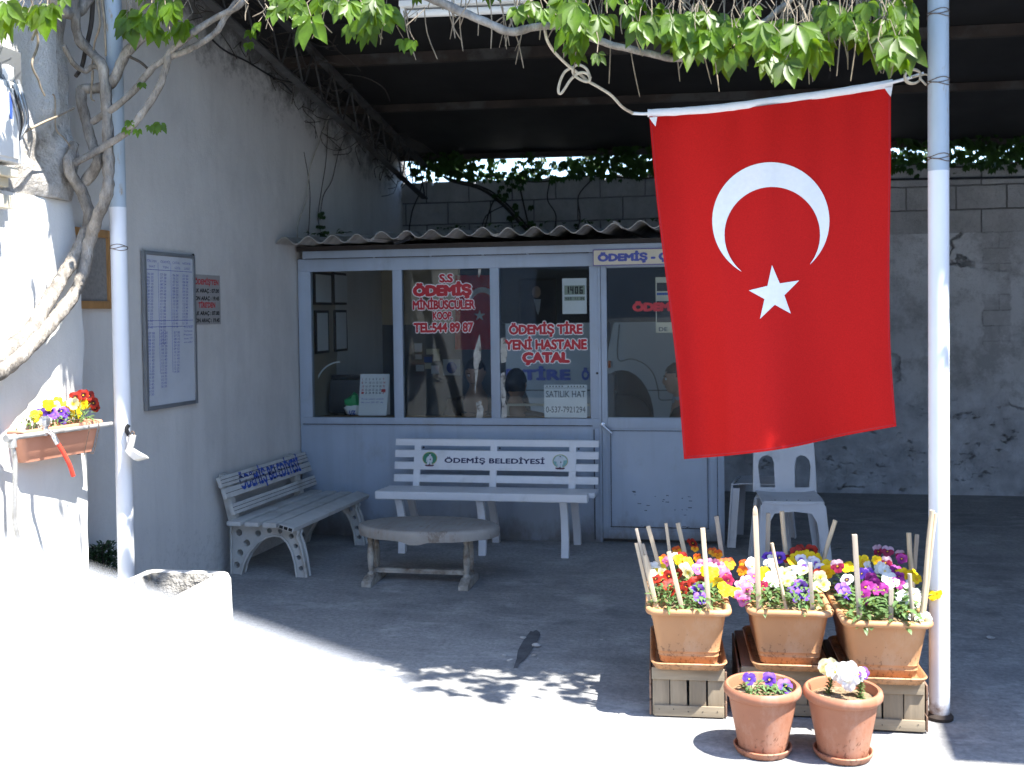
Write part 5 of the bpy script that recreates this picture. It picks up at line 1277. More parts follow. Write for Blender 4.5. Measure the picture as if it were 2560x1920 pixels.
# ------------------------------------------------------------------ stakes
def stake(label, pi_, tp, bp, yoff, w=.013, mat='stake', rnd_=False, name='wooden_stake', point=False):
    """tp, bp: top and bottom in the photograph; yoff: how far behind the planter centre it stands"""
    w *= 1.14
    Y = PL[pi_][1] + yoff; p = PY(*tp, Y); q = PY(*bp, Y)
    zs = PL[pi_][2] + .165; d = (q - p).normalized()
    q = p + d * ((p.z - zs) / -d.z)
    t = MB()
    if rnd_:
        t.tube([q, q.lerp(p, .4) + V((.002, 0, 0)), q.lerp(p, .75) - V((.001, 0, 0)), p], [w * .5] * 4, 10)
    else:
        u = (q - p).normalized(); t.bar(q, p - (V() if not point else -u * .035), w, w * .8, (0, 1, .1))
        if point: t.loft([[p + u * .0352 + V((sx * w / 2, sy * w * .4, 0)) for sx, sy in ((-1, -1), (1, -1), (1, 1), (-1, 1))], [p + u * .012 + V((sx * w * .42, sy * w * .35, 0)) for sx, sy in ((-1, -1), (1, -1), (1, 1), (-1, 1))], [p + V((sx * w * .15, sy * w * .2, 0)) for sx, sy in ((-1, -1), (1, -1), (1, 1), (-1, 1))]])
    o = t.build(name, M[mat], None, smooth=rnd_, bevel=0 if rnd_ else .0012)
    tag(o, label, 'stake', 'stakes in the planters')
z4 = lambda x, y: (1580 + x * .1808, 1260 + y * .1808)
stake('tallest pale square stake at the front rim of the red and yellow planter', 0, z4(978, 335), z4(1062, 1410), -.235, .0155)
stake('short pale stake before the red pansies of the red and yellow planter', 0, z4(507, 658), z4(682, 1400), -.235, .0145)
stake('short pale stake at the front corner of the red and yellow planter', 0, z4(182, 705), z4(330, 1390), -.225, .0135)
stake('long pale stake leaning outward from the corner of the red and yellow planter', 0, z4(58, 540), z4(250, 1370), -.19, .0115)
stake('greyed thin stake leaning outward behind the corner of the red and yellow planter', 0, z4(60, 340), z4(195, 900), -.10, .010, 'stakegrey')
stake('pale square stake above the white pansies of the red and yellow planter', 0, z4(222, 305), z4(380, 880), .02, .0145)
stake('thin upright stake at the back of the red and yellow planter', 0, z4(470, 265), z4(520, 650), .20, .0115)
stake('tan flat stake at the back of the red and yellow planter', 0, z4(634, 262), z4(712, 600), .23, .0165)
stake('grey square stake at the far back corner of the red and yellow planter', 0, z4(1168, 165), z4(1232, 630), .22, .0165, 'stakegrey')
stake('small greyed stake end among the corner stakes of the red planter', 0, z4(148, 548), z4(200, 720), .0, .010, 'stakegrey')
stake('tallest sharpened stake at the front of the yellow and white planter', 1, at8(893, 150), at8(915, 722), -.235, .0175, point=True)
stake('greyed square stake at the back of the yellow and white planter', 1, at8(970, 190), at8(965, 425), .22, .016, 'stakegrey')
stake('round pale stake with a knot at the back of the yellow and white planter', 1, at8(1048, 180), at8(1072, 450), .20, .0175, 'stake', True)
stake('thin bare twig stake with peeled tip in the yellow and white planter', 1, at8(990, 363), at8(1066, 722), -.215, .0115, 'stake', True)
stake('plain greyed stake before the cream pansy in the yellow and white planter', 1, at8(1210, 477), at8(1222, 725), -.235, .0135, 'stakegrey')
stake('round pale stake tilted outward at the back of the yellow and white planter', 1, at8(1356, 232), at8(1285, 460), .20, .0165, 'stake', True)
stake('ribbed grey stake at the front corner of the purple and white planter', 2, at8(1466, 314), at8(1491, 730), -.215, .0165, 'stakegrey')
stake('round greyish stake at the back of the purple and white planter', 2, at8(1779, 303), at8(1790, 500), .20, .0175, 'stake', True)
stake('flat greyed stake behind the round one in the purple and white planter', 2, at8(1826, 312), at8(1812, 500), .235, .014, 'stakegrey')
stake('thickest forked stake leaning on the steel post from the purple and white planter', 2, at8(1913, 175), at8(1855, 740), -.17, .0155, 'stake', True)
stake('slender stake pressed against the thickest forked stake by the steel post', 2, at8(1932, 192), at8(1868, 735), -.155, .013, 'stake', True)
stake('stubby stake behind green leaves at the front of the purple and white planter', 2, at8(1677, 625), at8(1675, 785), -.23, .0145, 'stakegrey')
stake('dark split stick among the white pansies of the purple and white planter', 2, at8(1784, 540), at8(1797, 765), -.225, .0135, 'stakegrey', True)
# ------------------------------------------------------------------ creeper over the canopy front
vine = thing('climbing_creeper', 'old climbing creeper with twisted trunks on the pier and bright leaves along the canopy front', 'creeper', (-2.9, 4.4, 0))
def stempt(px, py, dx=0.0):
    if px < 205: return PX(px, py, -2.925 + dx)
    a = PX(px, py, -2.925 + dx); b_ = PY(px, py, 4.60 - dx); k = min(1, (px - 205) / 45); return a.lerp(b_, k)
def stem(pts, r0, r1, nm='trunk', dx=0.0, mat='bark', n=11, knob=.12, world=False):
    P = spline([p if isinstance(p, V) else stempt(p[0], p[1], dx) for p in pts], 7); m = len(P)
    rr = [(r0 + (r1 - r0) * i / (m - 1)) * (1 + knob * noise.noise(V((i * .45, r0 * 99, dx * 50)))) for i in range(m)]
    b = MB(); b.tube(P, rr, n)
    if knob > .05: b.v = [tuple(V(v) + noise.noise_vector(V(v) * 26) * r0 * .20) for v in b.v]
    return b.build(nm, M[mat], vine, smooth=True, ang=80)
lowl = [V((-2.80, 3.0, .0)), V((-2.84, 3.3, .55)), V((-2.87, 3.62, .98))]
stem(lowl + [(-60, 945), (0, 895), (52, 851), (86, 810), (137, 724), (179, 655), (213, 586), (223, 535), (206, 483), (172, 425), (178, 385), (186, 360)], .040, .023)
stem([(211, 456), (245, 405), (232, 363), (215, 304), (203, 253), (207, 224), (236, 222), (274, 211), (295, 177), (312, 139), (346, 101), (367, 76), (400, 10), (440, -60)], .026, .022, 'branch', .01)
stem([p + V((.05, .05, -.02)) for p in lowl] + [(-50, 968), (0, 930), (52, 889), (103, 837), (155, 775), (192, 724), (213, 655), (227, 593), (247, 535), (268, 483), (271, 431), (270, 380), (269, 320), (266, 253), (262, 203), (253, 160), (228, 131), (198, 97), (190, 51), (186, 0), (185, -60)], .034, .020, 'trunk', .035)
stem([(186, 408), (253, 371), (317, 329), (359, 279), (397, 219), (418, 160), (424, 132), (464, 97), (528, 51), (591, 17), (640, -25), PY(760, -70, 4.3)], .017, .014, 'branch', .06)
stem([(232, 304), (295, 262), (338, 224), (371, 181), (405, 152), (456, 131), (506, 105), (544, 76), (565, 40), (610, -20)], .0165, .013, 'branch', .05)
stem([(160, 114), (181, 156), (211, 177), (236, 165), (253, 177), (262, 200)], .011, .014, 'branch', .03)
stem([(120, -40), (150, 20), (190, 30), (230, -20)], .03, .03, 'branch', .02)
stem([PY(900, -90, 4.22), PY(1030, -25, 4.22), PY(1088, 0, 4.22), PY(1141, 24, 4.22), PY(1210, 53, 4.22), PY(1275, 79, 4.22), PY(1332, 69, 4.22), PY(1397, 65, 4.22), PY(1450, 82, 4.22), PY(1516, 108, 4.22), PY(1613, 131, 4.22), PY(1700, 147, 4.22), PY(1790, 120, 4.22), PY(1900, 60, 4.22), PY(2000, -20, 4.22)], .019, .011, 'branch')
stem([(132, 235), (138, 250), (140, 320), (160, 345), (175, 365)], .004, .003, 'twig', .02, 'twig', 5, 0)
for pts in ([(88, 62), (95, 110), (80, 160), (96, 200), (103, 222), (112, 240)], [(80, 100), (92, 60), (78, 0)], [(60, 330), (110, 305), (150, 288), (185, 270)], [(232, 176), (230, 215), (228, 244), (236, 252)], [(244, 0), (250, 60), (236, 110), (230, 175)], [(255, 0), (262, 60), (265, 140)]):
    stem(pts, .006, .004, 'twig', .04, 'twig', 6, .02)
stem([(232, 0), (228, 60), (215, 120), (205, 165), (190, 190)], .011, .010, 'dead_stem', .0, 'darkstem', 8, .02)
stem([(324, 142), (350, 155), (370, 172)], .008, .006, 'twig', .05, 'darkstem', 6, .05)
def compound(b, c, out, size, R2):
    """one five-fingered leaf: leaflets fan out from the stalk end and droop"""
    out = V(out).normalized(); up = V((0, 0, 1)); s = out.cross(up)
    if s.length < .1: s = V((1, 0, 0))
    s.normalize(); tn = R2.uniform(-.3, .3)
    for k, a in enumerate((-1.25, -.66, 0, .66, 1.25)):
        a += tn + R2.uniform(-.14, .14); L = size * (1.0 if k == 2 else .93 if k in (1, 3) else .66) * R2.uniform(.88, 1.1); w = L * R2.uniform(.46, .56)
        f = (s * sin(a) * .85 - up * (.35 + .65 * cos(a)) + out * .42 * R2.uniform(.4, 1.3)).normalized()
        wd = f.cross(out).normalized(); nn = wd.cross(f); c0_ = c + f * L * .10
        cup = R2.uniform(.03, .14)
        P = lambda t, ww, h: (c0_ + f * L * t - up * L * .13 * t * t + nn * h * L) + wd * ww
        vs = [P(0, 0, 0)]
        for t_, ww in ((.08, .06), (.28, .30), (.48, .48), (.68, .44), (.86, .24)):
            e1, e2 = R2.uniform(.9, 1.1), R2.uniform(.9, 1.1)
            vs += [P(t_, -ww * w * e1, cup * ww * 2), P(t_, 0, 0), P(t_, ww * w * e2, cup * ww * 2)]
        vs.append(P(1.06, 0, -.02)); fs = [(0, 2, 1), (0, 3, 2)]
        for q in range(4):
            o = 1 + q * 3; fs += [(o, o + 1, o + 4, o + 3), (o + 1, o + 2, o + 5, o + 4)]
        fs += [(13, 14, 16), (14, 15, 16)]
        b.add(vs, fs)
R2 = random.Random(5)
lf = MB(); tw = MB()
CL = [(45, 35, 55, 40, 10, 0), (15, 70, 20, 25, 2, 0), (110, 40, 40, 30, 5, 0), (80, 20, 50, 25, 5, 0), (375, 22, 62, 42, 15, .10), (345, 60, 30, 22, 4, .1), (430, 62, 40, 22, 4, .1), (385, 80, 45, 14, 3, .1), (640, 62, 14, 14, 1, .2), (722, 18, 45, 26, 8, .2), (752, 60, 26, 24, 3, .2), (880, 70, 22, 26, 3, .25), (945, 32, 42, 36, 8, .25), (930, 72, 22, 20, 3, .25), (905, 20, 60, 20, 7, .25), (1000, 106, 12, 8, 2, .3), (1030, 104, 12, 12, 2, .3), (830, 10, 50, 14, 5, .2),
      (1330, 25, 42, 26, 8, .3), (1410, 22, 40, 24, 7, .3), (1450, 75, 40, 34, 9, .3), (1440, 125, 24, 22, 4, .3), (1490, 145, 20, 16, 2, .3), (1480, 40, 40, 30, 7, .3), (1560, 12, 50, 16, 5, .3), (1640, 60, 52, 34, 12, .3), (1715, 45, 40, 44, 13, .3), (1720, 100, 40, 30, 8, .3), (1800, 62, 42, 42, 11, .3), (1830, 118, 32, 30, 6, .3), (1890, 55, 42, 34, 8, .3), (1935, 130, 28, 30, 7, .3), (1985, 85, 52, 40, 12, .3), (1968, 150, 24, 22, 6, .3), (2035, 125, 32, 26, 6, .3), (1900, 95, 40, 20, 5, .3), (2060, 30, 40, 26, 5, .3), (2140, 60, 42, 40, 12, .3), (2185, 50, 42, 42, 12, .3), (2220, 105, 42, 32, 9, .3), (2265, 90, 24, 32, 7, .3), (2250, 20, 42, 20, 7, .3), (2230, 145, 20, 18, 4, .3), (2255, 165, 10, 10, 2, .3)]
for x, y, rx, ry, n_, dd in CL:
    for k in range(max(1, int(n_ * .72 + .5))):
        a = R2.uniform(0, 2 * pi); q = sqrt(R2.random()); Y = 4.12 + R2.uniform(-.26, .24)
        if x < 470: c = stempt(x + rx * q * cos(a), y + ry * q * sin(a) - 10, .08 + R2.uniform(-.04, .25))
        else: c = PY(x + rx * q * cos(a), y + ry * q * sin(a) - 14, Y)
        big = R2.choice((R2.uniform(.045, .07), R2.uniform(.07, .11), R2.uniform(.085, .118))) if n_ > 2 else R2.uniform(.042, .058)
        compound(lf, c, (R2.uniform(-.8, .8), -1, R2.uniform(-.2, .5)), big, R2)
        tw.tube([c, c + V((R2.uniform(-.03, .03), R2.uniform(-.02, .05), .05)), c + V((R2.uniform(-.05, .05), R2.uniform(0, .08), .13))], .0014, 4)
for x, y in ((355, 205), (326, 300), (318, 318), (345, 322), (375, 312), (392, 318), (402, 305), (620, 105), (628, 75)):
    compound(lf, stempt(x, y, .07) if x < 470 else PY(x, y, 5.2), (.3, -1, .3), .036 if x < 400 else .05, R2)
# the mass of the creeper above the beam, out of the picture: it gives the ragged shade on the slab
for k in range(520):
    x = R2.uniform(-1.3, 3.2) if k % 14 else R2.uniform(-2.9, -1.3); z = 2.95 + R2.random() ** 1.3 * .75; y = 4.07 + .14 * noise.noise(V((x * 1.4, 0, 7))) + R2.uniform(-.15, .42)
    compound(lf, V((x, y, z)), (R2.uniform(-.8, .8), -1, R2.uniform(-.3, .6)), R2.uniform(.055, .085), R2)
lf.build('foliage', M['leaf'], vine, fixn=False, smooth=True, ang=70)
# dry hanging tendrils
for k in range(175):
    seg = R2.choice(((620, 1000, 60), (1000, 1420, 130), (1400, 1760, 190), (1700, 2300, 200), (1950, 2280, 210)))
    x = R2.uniform(seg[0], seg[1]); y0 = R2.uniform(-40, 40); y1 = y0 + R2.random() ** 1.5 * seg[2] + 20; Y = 4.2 + R2.uniform(-.1, .25); dx = R2.uniform(-45, 45)
    P = [PY(x, y0, Y), PY(x + dx * .4 + R2.uniform(-6, 6), (y0 + y1) / 2, Y), PY(x + dx + R2.uniform(-10, 10), y1, Y)]
    tw.tube(spline(P, 3), [.0024] * 6 + [.0016], 4)
    if R2.random() < .4:
        q = P[1]; tw.tube([q, q + V((R2.uniform(-.05, .05), 0, -R2.uniform(.02, .08)))], .0013, 4)
tag(tw.build('tendril', M['twig'], vine, smooth=True, fixn=False), kind='stuff')
# ------------------------------------------------------------------ dark creeper on the walls at the back
wc = thing('wall_creeper', 'dark shaded creeper trailing over the block wall top and down behind the office roof', 'creeper', (-1.5, 9.7, 2.4))
b = MB()
for pts, r in (([(1110, 440), (1129, 452), (1202, 472), (1259, 513), (1308, 566), (1336, 590)], .016), ([(1120, 446), (1190, 462), (1245, 490), (1300, 545), (1330, 580)], .009), ([(1050, 425), (1020, 440), (991, 478), (946, 492), (930, 560), (926, 620)], .006), ([(1060, 432), (1050, 480), (1030, 530), (1020, 600)], .006), ([(1250, 476), (1226, 520), (1205, 600)], .006), ([(1373, 460), (1369, 500), (1390, 540), (1380, 600)], .006), ([(1483, 446), (1446, 490), (1450, 545), (1436, 600)], .006), ([(1300, 470), (1316, 540), (1330, 590)], .008), ([(1140, 445), (1240, 440), (1340, 455), (1460, 440), (1600, 446), (1660, 440)], .008), ([(2220, 420), (2300, 410), (2400, 418), (2560, 405), (2700, 400)], .008), ([(1265, 512), (1215, 540), (1202, 590)], .005), ([(1310, 560), (1360, 585), (1400, 585)], .010)):
    b = MB(); b.tube(spline([PY(x, y, 9.74) for x, y in pts], 5), r, 6); b.build('stem', M['darkstem'], wc, smooth=True)
b = MB()
def cl(x, y, rx, ry, n_, Y=9.72, s=.05):
    for k in range(n_):
        a = R2.uniform(0, 2 * pi); q = sqrt(R2.random()); compound(b, PY(x + rx * q * cos(a), y + ry * q * sin(a), Y + R2.uniform(-.12, .14)), (R2.uniform(-.6, .6), -1, R2.uniform(-.2, .3)), s * R2.uniform(.7, 1.2), R2)
for q in ((1075, 412, 50, 42, 70), (1585, 405, 60, 36, 60), (1120, 400, 40, 34, 36), (1200, 402, 70, 18, 34), (1330, 430, 60, 16, 26), (1470, 398, 60, 16, 22), (1540, 425, 60, 16, 30), (1110, 400, 40, 30, 30), (1130, 415, 60, 30, 42), (1180, 425, 60, 22, 30), (1260, 440, 70, 14, 26), (1320, 405, 40, 30, 26), (1390, 425, 70, 25, 44), (1460, 415, 60, 30, 44), (1540, 410, 60, 40, 60), (1610, 400, 50, 45, 60), (1570, 370, 60, 25, 40), (1265, 475, 40, 25, 14), (1300, 520, 40, 30, 14), (1330, 570, 40, 25, 12), (2260, 395, 50, 30, 34), (2330, 370, 60, 40, 44), (2430, 390, 70, 35, 50), (2530, 380, 60, 45, 50), (2640, 370, 70, 45, 40), (2300, 350, 60, 20, 34), (2460, 350, 70, 20, 40), (2280, 395, 60, 40, 50), (2380, 385, 60, 40, 60), (2500, 385, 60, 40, 60), (2240, 340, 40, 25, 26), (2560, 355, 50, 20, 30), (2400, 345, 80, 15, 30), (1620, 390, 50, 40, 50), (1540, 385, 50, 30, 36), (1110, 390, 50, 30, 40), (1500, 375, 40, 16, 16), (1350, 585, 50, 18, 9)): cl(*q)
for q in ((1440, 560, 10, 26, 3, 9.72, .03), (1480, 588, 14, 8, 4, 9.72, .03), (1570, 580, 20, 14, 4, 9.72, .035)): cl(*q)
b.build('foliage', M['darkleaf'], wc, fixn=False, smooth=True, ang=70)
sc_ = thing('wall_creeper', 'thin bare creeper stems on the plaster wall ending in a few dark leaves', 'creeper', PW(800, 450))
b = MB()
for pts in ([(820, 300), (815, 400), (803, 480), (795, 545), (808, 598)], [(885, 300), (850, 370), (830, 450), (808, 490), (800, 550)], [(778, 220), (776, 270)], [(760, 380), (775, 480), (770, 600)]): b = MB(); b.tube(spline([PW(x, y, .006) for x, y in pts], 5), .0028, 5); b.build('stem', M['darkstem'], sc_, smooth=True)
b = MB()
for x, y, n_ in ((806, 535, 8), (802, 560, 5), (812, 585, 9), (830, 600, 10), (905, 605, 8), (960, 600, 6)):
    for k in range(n_): compound(b, PW(x + R2.uniform(-8, 8), y + R2.uniform(-8, 8), .03 + R2.random() * .03), (R2.uniform(-.4, 1), -1, 0), .030, R2)
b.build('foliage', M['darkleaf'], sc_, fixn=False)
dl = thing('leaf_litter', 'brown dead leaves and a dark tile scrap lying on the wavy office roof', 'leaf litter', (-1.6, 7.4, 2.2))
b = MB()
for k in range(46):
    x = R2.choice((R2.uniform(-2.9, -2.5), R2.uniform(-2.0, -1.3), R2.uniform(-1.5, -1.0), R2.uniform(-.9, -.3))); y = 7.2 + R2.random() * .3
    leafblade(b, V((x, y, 2.172 + .014 * (x + 3) + .04 * (y - 7.13))), (R2.uniform(-1, 1), R2.uniform(-1, 1), .3), (0, 0, 1), .06, .035, .4)
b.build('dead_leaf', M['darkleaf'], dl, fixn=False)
b = MB(); c = PY(1010, 600, 7.35); b.box(c, (.13, .09, .02), Matrix.Rotation(-.3, 3, 'Y')); b.build('tile_scrap', M['busline'], dl)
# pale lead hanging down the plaster wall
b = MB(); b.tube(spline([PW(x, y, .02) for x, y in ((822, 292), (800, 350), (775, 420), (765, 500), (745, 560), (744, 600))], 6), .0045, 6); tag(b.build('cable', M['palestem'], smooth=True), 'pale thin cable hanging slack down the plaster wall to the office roof', 'cable')
b = MB(); b.tube(spline([PW(x, y, .03) for x, y in ((520, 88), (560, 125), (620, 155), (660, 180), (700, 200), (770, 214), (808, 240))], 5), .006, 6); tag(b.build('cable', M['cable'], smooth=True), 'black cable sagging across the top of the plaster wall', 'cable')
b = MB(); b.tube([PW(683, 197, .03), PW(708, 208, .05), PW(730, 232, .03)], .006, 6); tag(b.build('iron_hook', M['black'], smooth=True), 'short bent black iron hook sticking out of the upper plaster wall', 'hook')
# ------------------------------------------------------------------ things fixed to the side wall and pier
def wq(py0, py1, y0, y1): pass
wb = thing('whiteboard', 'large upright whiteboard of handwritten blue timetables on the plaster wall', 'whiteboard', PW(415, 1020))
y0, y1, z0, z1 = 5.50, 6.035, 1.088, 1.980
def wxyz(y, z, off): return V((wallx(y) + off, y, z))
def wslab(mb, ya, yb, za, zb, o0, o1):
    P = [wxyz(ya, za, o0), wxyz(yb, za, o0), wxyz(yb, zb, o0), wxyz(ya, zb, o0)]; mb.prism(P, (o1 - o0, 0, 0))
b = MB(); wslab(b, y0 + .012, y1 - .012, z0 + .012, z1 - .012, .012, .022); face = b.build('board_face', M['board'], wb)
b = MB()
for q in ((y0, y0 + .022, z0, z1), (y1 - .022, y1, z0, z1), (y0 + .022, y1 - .022, z0, z0 + .022), (y0 + .022, y1 - .022, z1 - .022, z1)): wslab(b, *q, .008, .030)
b.build('board_frame', M['alu'], wb, bevel=.003)
WU, WR = V((0, 0, 1)), V((WK, 1, 0)).normalized()
def wtext(s, y, z, w, cap, nm='handwriting', mat='inkblue', par=None, off=.0, lift=.0225, line=1.0): return lettering(nm, s, M[mat], par or face, wxyz(y, z, lift), WR, WU, w, cap, off, .0006, line=line, shear=.06)
R3 = random.Random(3)
def times(n, h0, step):
    out = []; m = h0 * 60
    for i in range(n): out.append('%02d %02d' % (m // 60 % 24, m % 60)); m += step
    return '\n'.join(out)
for c_, (s, y, w) in enumerate((('TİRE DEN', y0 + .035, .095), ('ÖDEMİŞ', y0 + .17, .10), ('ÇATAL', y0 + .295, .08), ('HASTANE', y0 + .40, .09))):
    wtext(s, y, z1 - .062, w, .013); wtext(('SAAT', 'TEN', 'GİDİŞ', 'DÖNÜŞ')[c_], y + .02, z1 - .092, .06, .012)
for c_, (y, n_) in enumerate(((y0 + .035, 17), (y0 + .165, 22), (y0 + .295, 17), (y0 + .40, 16))):
    wtext(times(n_, 6 + c_ % 2, 25 + c_ * 3), y, z1 - .135, .062, .013, line=.98 * .0245 / .0245)
for c_, (y, n_) in enumerate(((y0 + .035, 19), (y0 + .165, 17), (y0 + .295, 13))):
    wtext(times(n_, 7, 35), y, z0 + .425, .062, .013)
for c_, s in enumerate(('Tire den', 'Yeni hastane', 'Pazar', 'saat 17', 'son sefer')): wtext(s, y0 + .40, z0 + .455 - c_ * .022, .095, .010)
b = MB()
for z in (z1 - .105, z0 + .50, z0 + .465): wslab(b, y0 + .025, y1 - .03, z, z + .003, .0222, .0228)
for y in (y0 + .145, y0 + .275): wslab(b, y, y + .002, z0 + .2, z1 - .06, .0222, .0228)
b.build('ruled_line', M['inkblue'], wb)
b = MB(); p = PW(480, 637, .02); b.lathe([(.006, 0), (.008, .01), (.003, .014)], p, 8, R=Matrix.Rotation(pi / 2, 3, 'Y')); tag(b.build('nail', M['black']), 'rusty nail in the plaster beside the whiteboard top corner', 'nail')
sg = thing('timetable_sign', 'small grey tin sign with red and black lettering partly behind the whiteboard', 'sign', PW(512, 808))
ya, yb, za, zb = 6.0, 6.362, 1.562, 1.866
b = MB(); wslab(b, ya, yb, za, zb, .004, .008); sf = b.build('sign_plate', M['signboard'], sg)
hz = zb - za
for s, z, cap, w, mat, y in (("ÖDEMİŞ'TEN", .80, .034, .285, 'signred', .05), ('İLK ARAÇ : 07.00', .64, .025, .305, 'blacktxt', .035), ('SON ARAÇ : 19.45', .485, .025, .305, 'blacktxt', .035), ("TİRE'DEN", .335, .034, .20, 'signred', .09), ('İLK ARAÇ : 07.00', .185, .025, .305, 'blacktxt', .035), ('SON ARAÇ : 19.45', .04, .025, .305, 'blacktxt', .035)):
    wtext(s, ya + y + .005, za + hz * z, w, cap, 'lettering', mat, sf, .035, .0082)
fr = thing('pin_board', 'orange brown wooden frame with a grey panel on the wall between pier and post', 'frame', wxyz(5.0, 1.66, 0))
ya, yb, za, zb = 4.80, 5.215, 1.656, 2.065
b = MB()
for q in ((ya, ya + .04, za, zb), (yb - .04, yb, za, zb), (ya + .04, yb - .04, za, za + .04), (ya + .04, yb - .04, zb - .04, zb)): wslab(b, *q, .003, .032)
b.build('frame_bar', M['framewood'], fr, bevel=.003)
b = MB(); wslab(b, ya + .04, yb - .04, za + .04, zb - .04, .004, .016); b.build('grey_panel', M['corkgrey'], fr)
mx = thing('meter_box', 'white metal meter box on the pier above the vine trunks', 'meter box', (-3.0, 4.2, 2.27))
b = MB(); b.span((-3.04, 3.75, 2.262), (-2.885, 4.15, 2.60)); b.build('box_body', M['meter'], mx, bevel=.01)
b = MB(); b.span((-2.885, 3.77, 2.28), (-2.878, 4.11, 2.57)); b.build('box_lid', M['meter'], mx, bevel=.003)
b = MB(); b.lathe([(.04, 0), (.05, .02), (.05, .06), (.02, .075)], (-2.93, 4.08, 2.60), 16); b.build('conduit_cap', M['meter'], mx, smooth=True)
b = MB(); b.span((-2.95, 3.85, 2.60), (-2.90, 4.17, 2.74)); b.build('fuse_panel', M['alu'], mx, bevel=.003)
b = MB(); b.span((-2.8775, 4.05, 2.44), (-2.877, 4.07, 2.55)); b.build('blue_label', M['mblue'], mx)
for k in range(4):
    b = MB(); b.tube(spline([V((-2.90, 4.04 + k * .035, 2.62)), V((-2.87, 4.07 + k * .025, 2.52)), V((-2.87, 4.10 + k * .02, 2.44)), V((-2.89, 4.12, 2.36))], 4), .006, 6); b.build('cable_loop', M['cable' if k == 1 else 'alu'], mx, smooth=True)
bk = thing('wall_bracket', 'stepped cream timber bracket under the meter box', 'bracket', (-2.95, 4.1, 2.1))
for q in (((-3.02, 3.7, 2.205), (-2.90, 4.13, 2.245)), ((-3.02, 3.7, 2.165), (-2.94, 4.12, 2.204)), ((-3.02, 3.7, 2.07), (-2.90, 4.10, 2.125)), ((-3.02, 4.05, 2.126), (-2.95, 4.07, 2.164))):
    b = MB(); b.span(*q); b.build('bracket_board', M['beige'], bk, bevel=.003)
# water pipe, tap, hose, trough planter
pz = 1.105; pA = V((-2.82, 4.70, pz)); pB = V((-2.925, 4.075, pz)); pC = V((-2.93, 4.06, 0))
wp = thing('water_pipe', 'thin grey water pipe running from the ground to the steel post past the pink planter', 'pipe', pC)
b = MB(); b.tube([pA, pA.lerp(pB, .5), pB], .0105, 12); b.build('level_pipe', M['pipe'], wp, smooth=True)
b = MB(); b.tube([pB + V((0, 0, .0)), pB + V((.0, .02, -.10)), G(45, 1250, .80).lerp(pC, .5) * 0 + V((-2.94, 4.10, .75)), V((-2.945, 4.2, .4)), V((-2.95, 4.26, .0))], .010, 10); b.build('riser_pipe', M['pipe'], wp, smooth=True)
b = MB(); b.tube([pB + (pA - pB) * .03, pB, pB - (pA - pB) * .05], .017, 12); b.tube([pB + V((0, 0, .01)), pB + V((0, .004, -.04))], .018, 12); b.build('elbow', M['pipe'], wp, smooth=True)
tp = pB.lerp(pA, .30)
b = MB(); b.tube([tp + V((.0, 0, -.01)), tp + V((.0, 0, .035))], .014, 12); b.lathe([(.018, .03), (.024, .045), (.023, .065), (.016, .075)], tp, 8); tpo = b.build('tap', M['chrome'], wp, smooth=True, ang=30)
hs = tp + V((.028, -.012, -.01))
b = MB(); b.tube(spline([tp, tp + V((.03, -.01, .006)), tp + V((.055, -.02, -.015)), tp + V((.065, -.012, -.045))], 4), [.012] * 12 + [.011], 12); b.build('spout', M['chrome'], tpo, smooth=True)
hb = tp + V((.065, -.012, -.04)); he = PX(183, 1190, -2.80)
b = MB(); b.tube(spline([hb, hb.lerp(he, .3) + V((.006, 0, 0)), hb.lerp(he, .65) + V((.008, 0, 0)), he], 5), .0095, 12); tag(b.build('hose', M['hose'], smooth=True), 'short bright red hose hanging from the chrome tap', 'hose')
pd = (pA - pB).normalized(); sdv = V((pd.y, -pd.x, 0))
tr = thing('trough_planter', 'pink plastic trough of violet and yellow pansies hung behind the water pipe', 'planter', pB.lerp(pA, .5))
tcn = pB.lerp(pA, .50) - sdv * .075 + V((0, 0, .012)); RT = Matrix((sdv, pd, V((0, 0, 1)))).transposed()
def tl(z, w, d, r): return [tcn + RT @ V((x, y, z)) for x, y in roundrect(w, d, r, 4)]
b = MB(); b.loft([tl(-.135, .075, .40, .02), tl(-.132, .085, .41, .02), tl(-.118, .088, .415, .02), tl(-.116, .092, .42, .02), tl(-.01, .118, .47, .025)]); b.build('trough_body', M['terra3'], tr, smooth=True, ang=50)
b = MB(); b.loft([tl(-.012, .114, .47, .025), tl(-.01, .142, .50, .03), tl(.004, .148, .51, .03), tl(.012, .14, .50, .03), tl(.010, .122, .478, .025), tl(-.03, .108, .46, .025)], False); b.build('rim', M['terra3'], tr, smooth=True, ang=50)
b = MB(); b.loft([tl(-.03, .10, .45, .02), tl(-.012, .10, .45, .02), tl(-.008, .05, .3, .02)]); b.build('soil', M['soil'], tr, smooth=True)
for k in (.70, .80):
    q = pB.lerp(pA, k); b = MB(); b.tube([q + sdv * .014 + V((0, 0, -.02)), q + sdv * .015 + V((0, 0, .02)), q - sdv * .04 + V((0, 0, .035)), q - sdv * .14 + V((0, 0, .03)), q - sdv * .14 + V((0, 0, -.12)), q - sdv * .02 + V((0, 0, -.13)), q + sdv * .012 + V((0, 0, -.02))], .002, 5); b.build('tie_wire', M['wire'], tr, smooth=True)
HF = dict(purple=[(580, 470)], violet=[(700, 440), (740, 480), (850, 430), (880, 470), (870, 545)], yellow=[(800, 290), (670, 350), (900, 375), (960, 480), (1060, 470), (1180, 270), (1200, 340), (1130, 340), (500, 500)], red=[(1040, 245), (1150, 210), (1290, 320), (1320, 390), (1230, 220)], paleyellow=[(1010, 330), (950, 400), (760, 360)])
hc = [tcn + RT @ V((0, y, -.01)) for y in (-.15, .0, .15)]; hbag = [[], [], []]
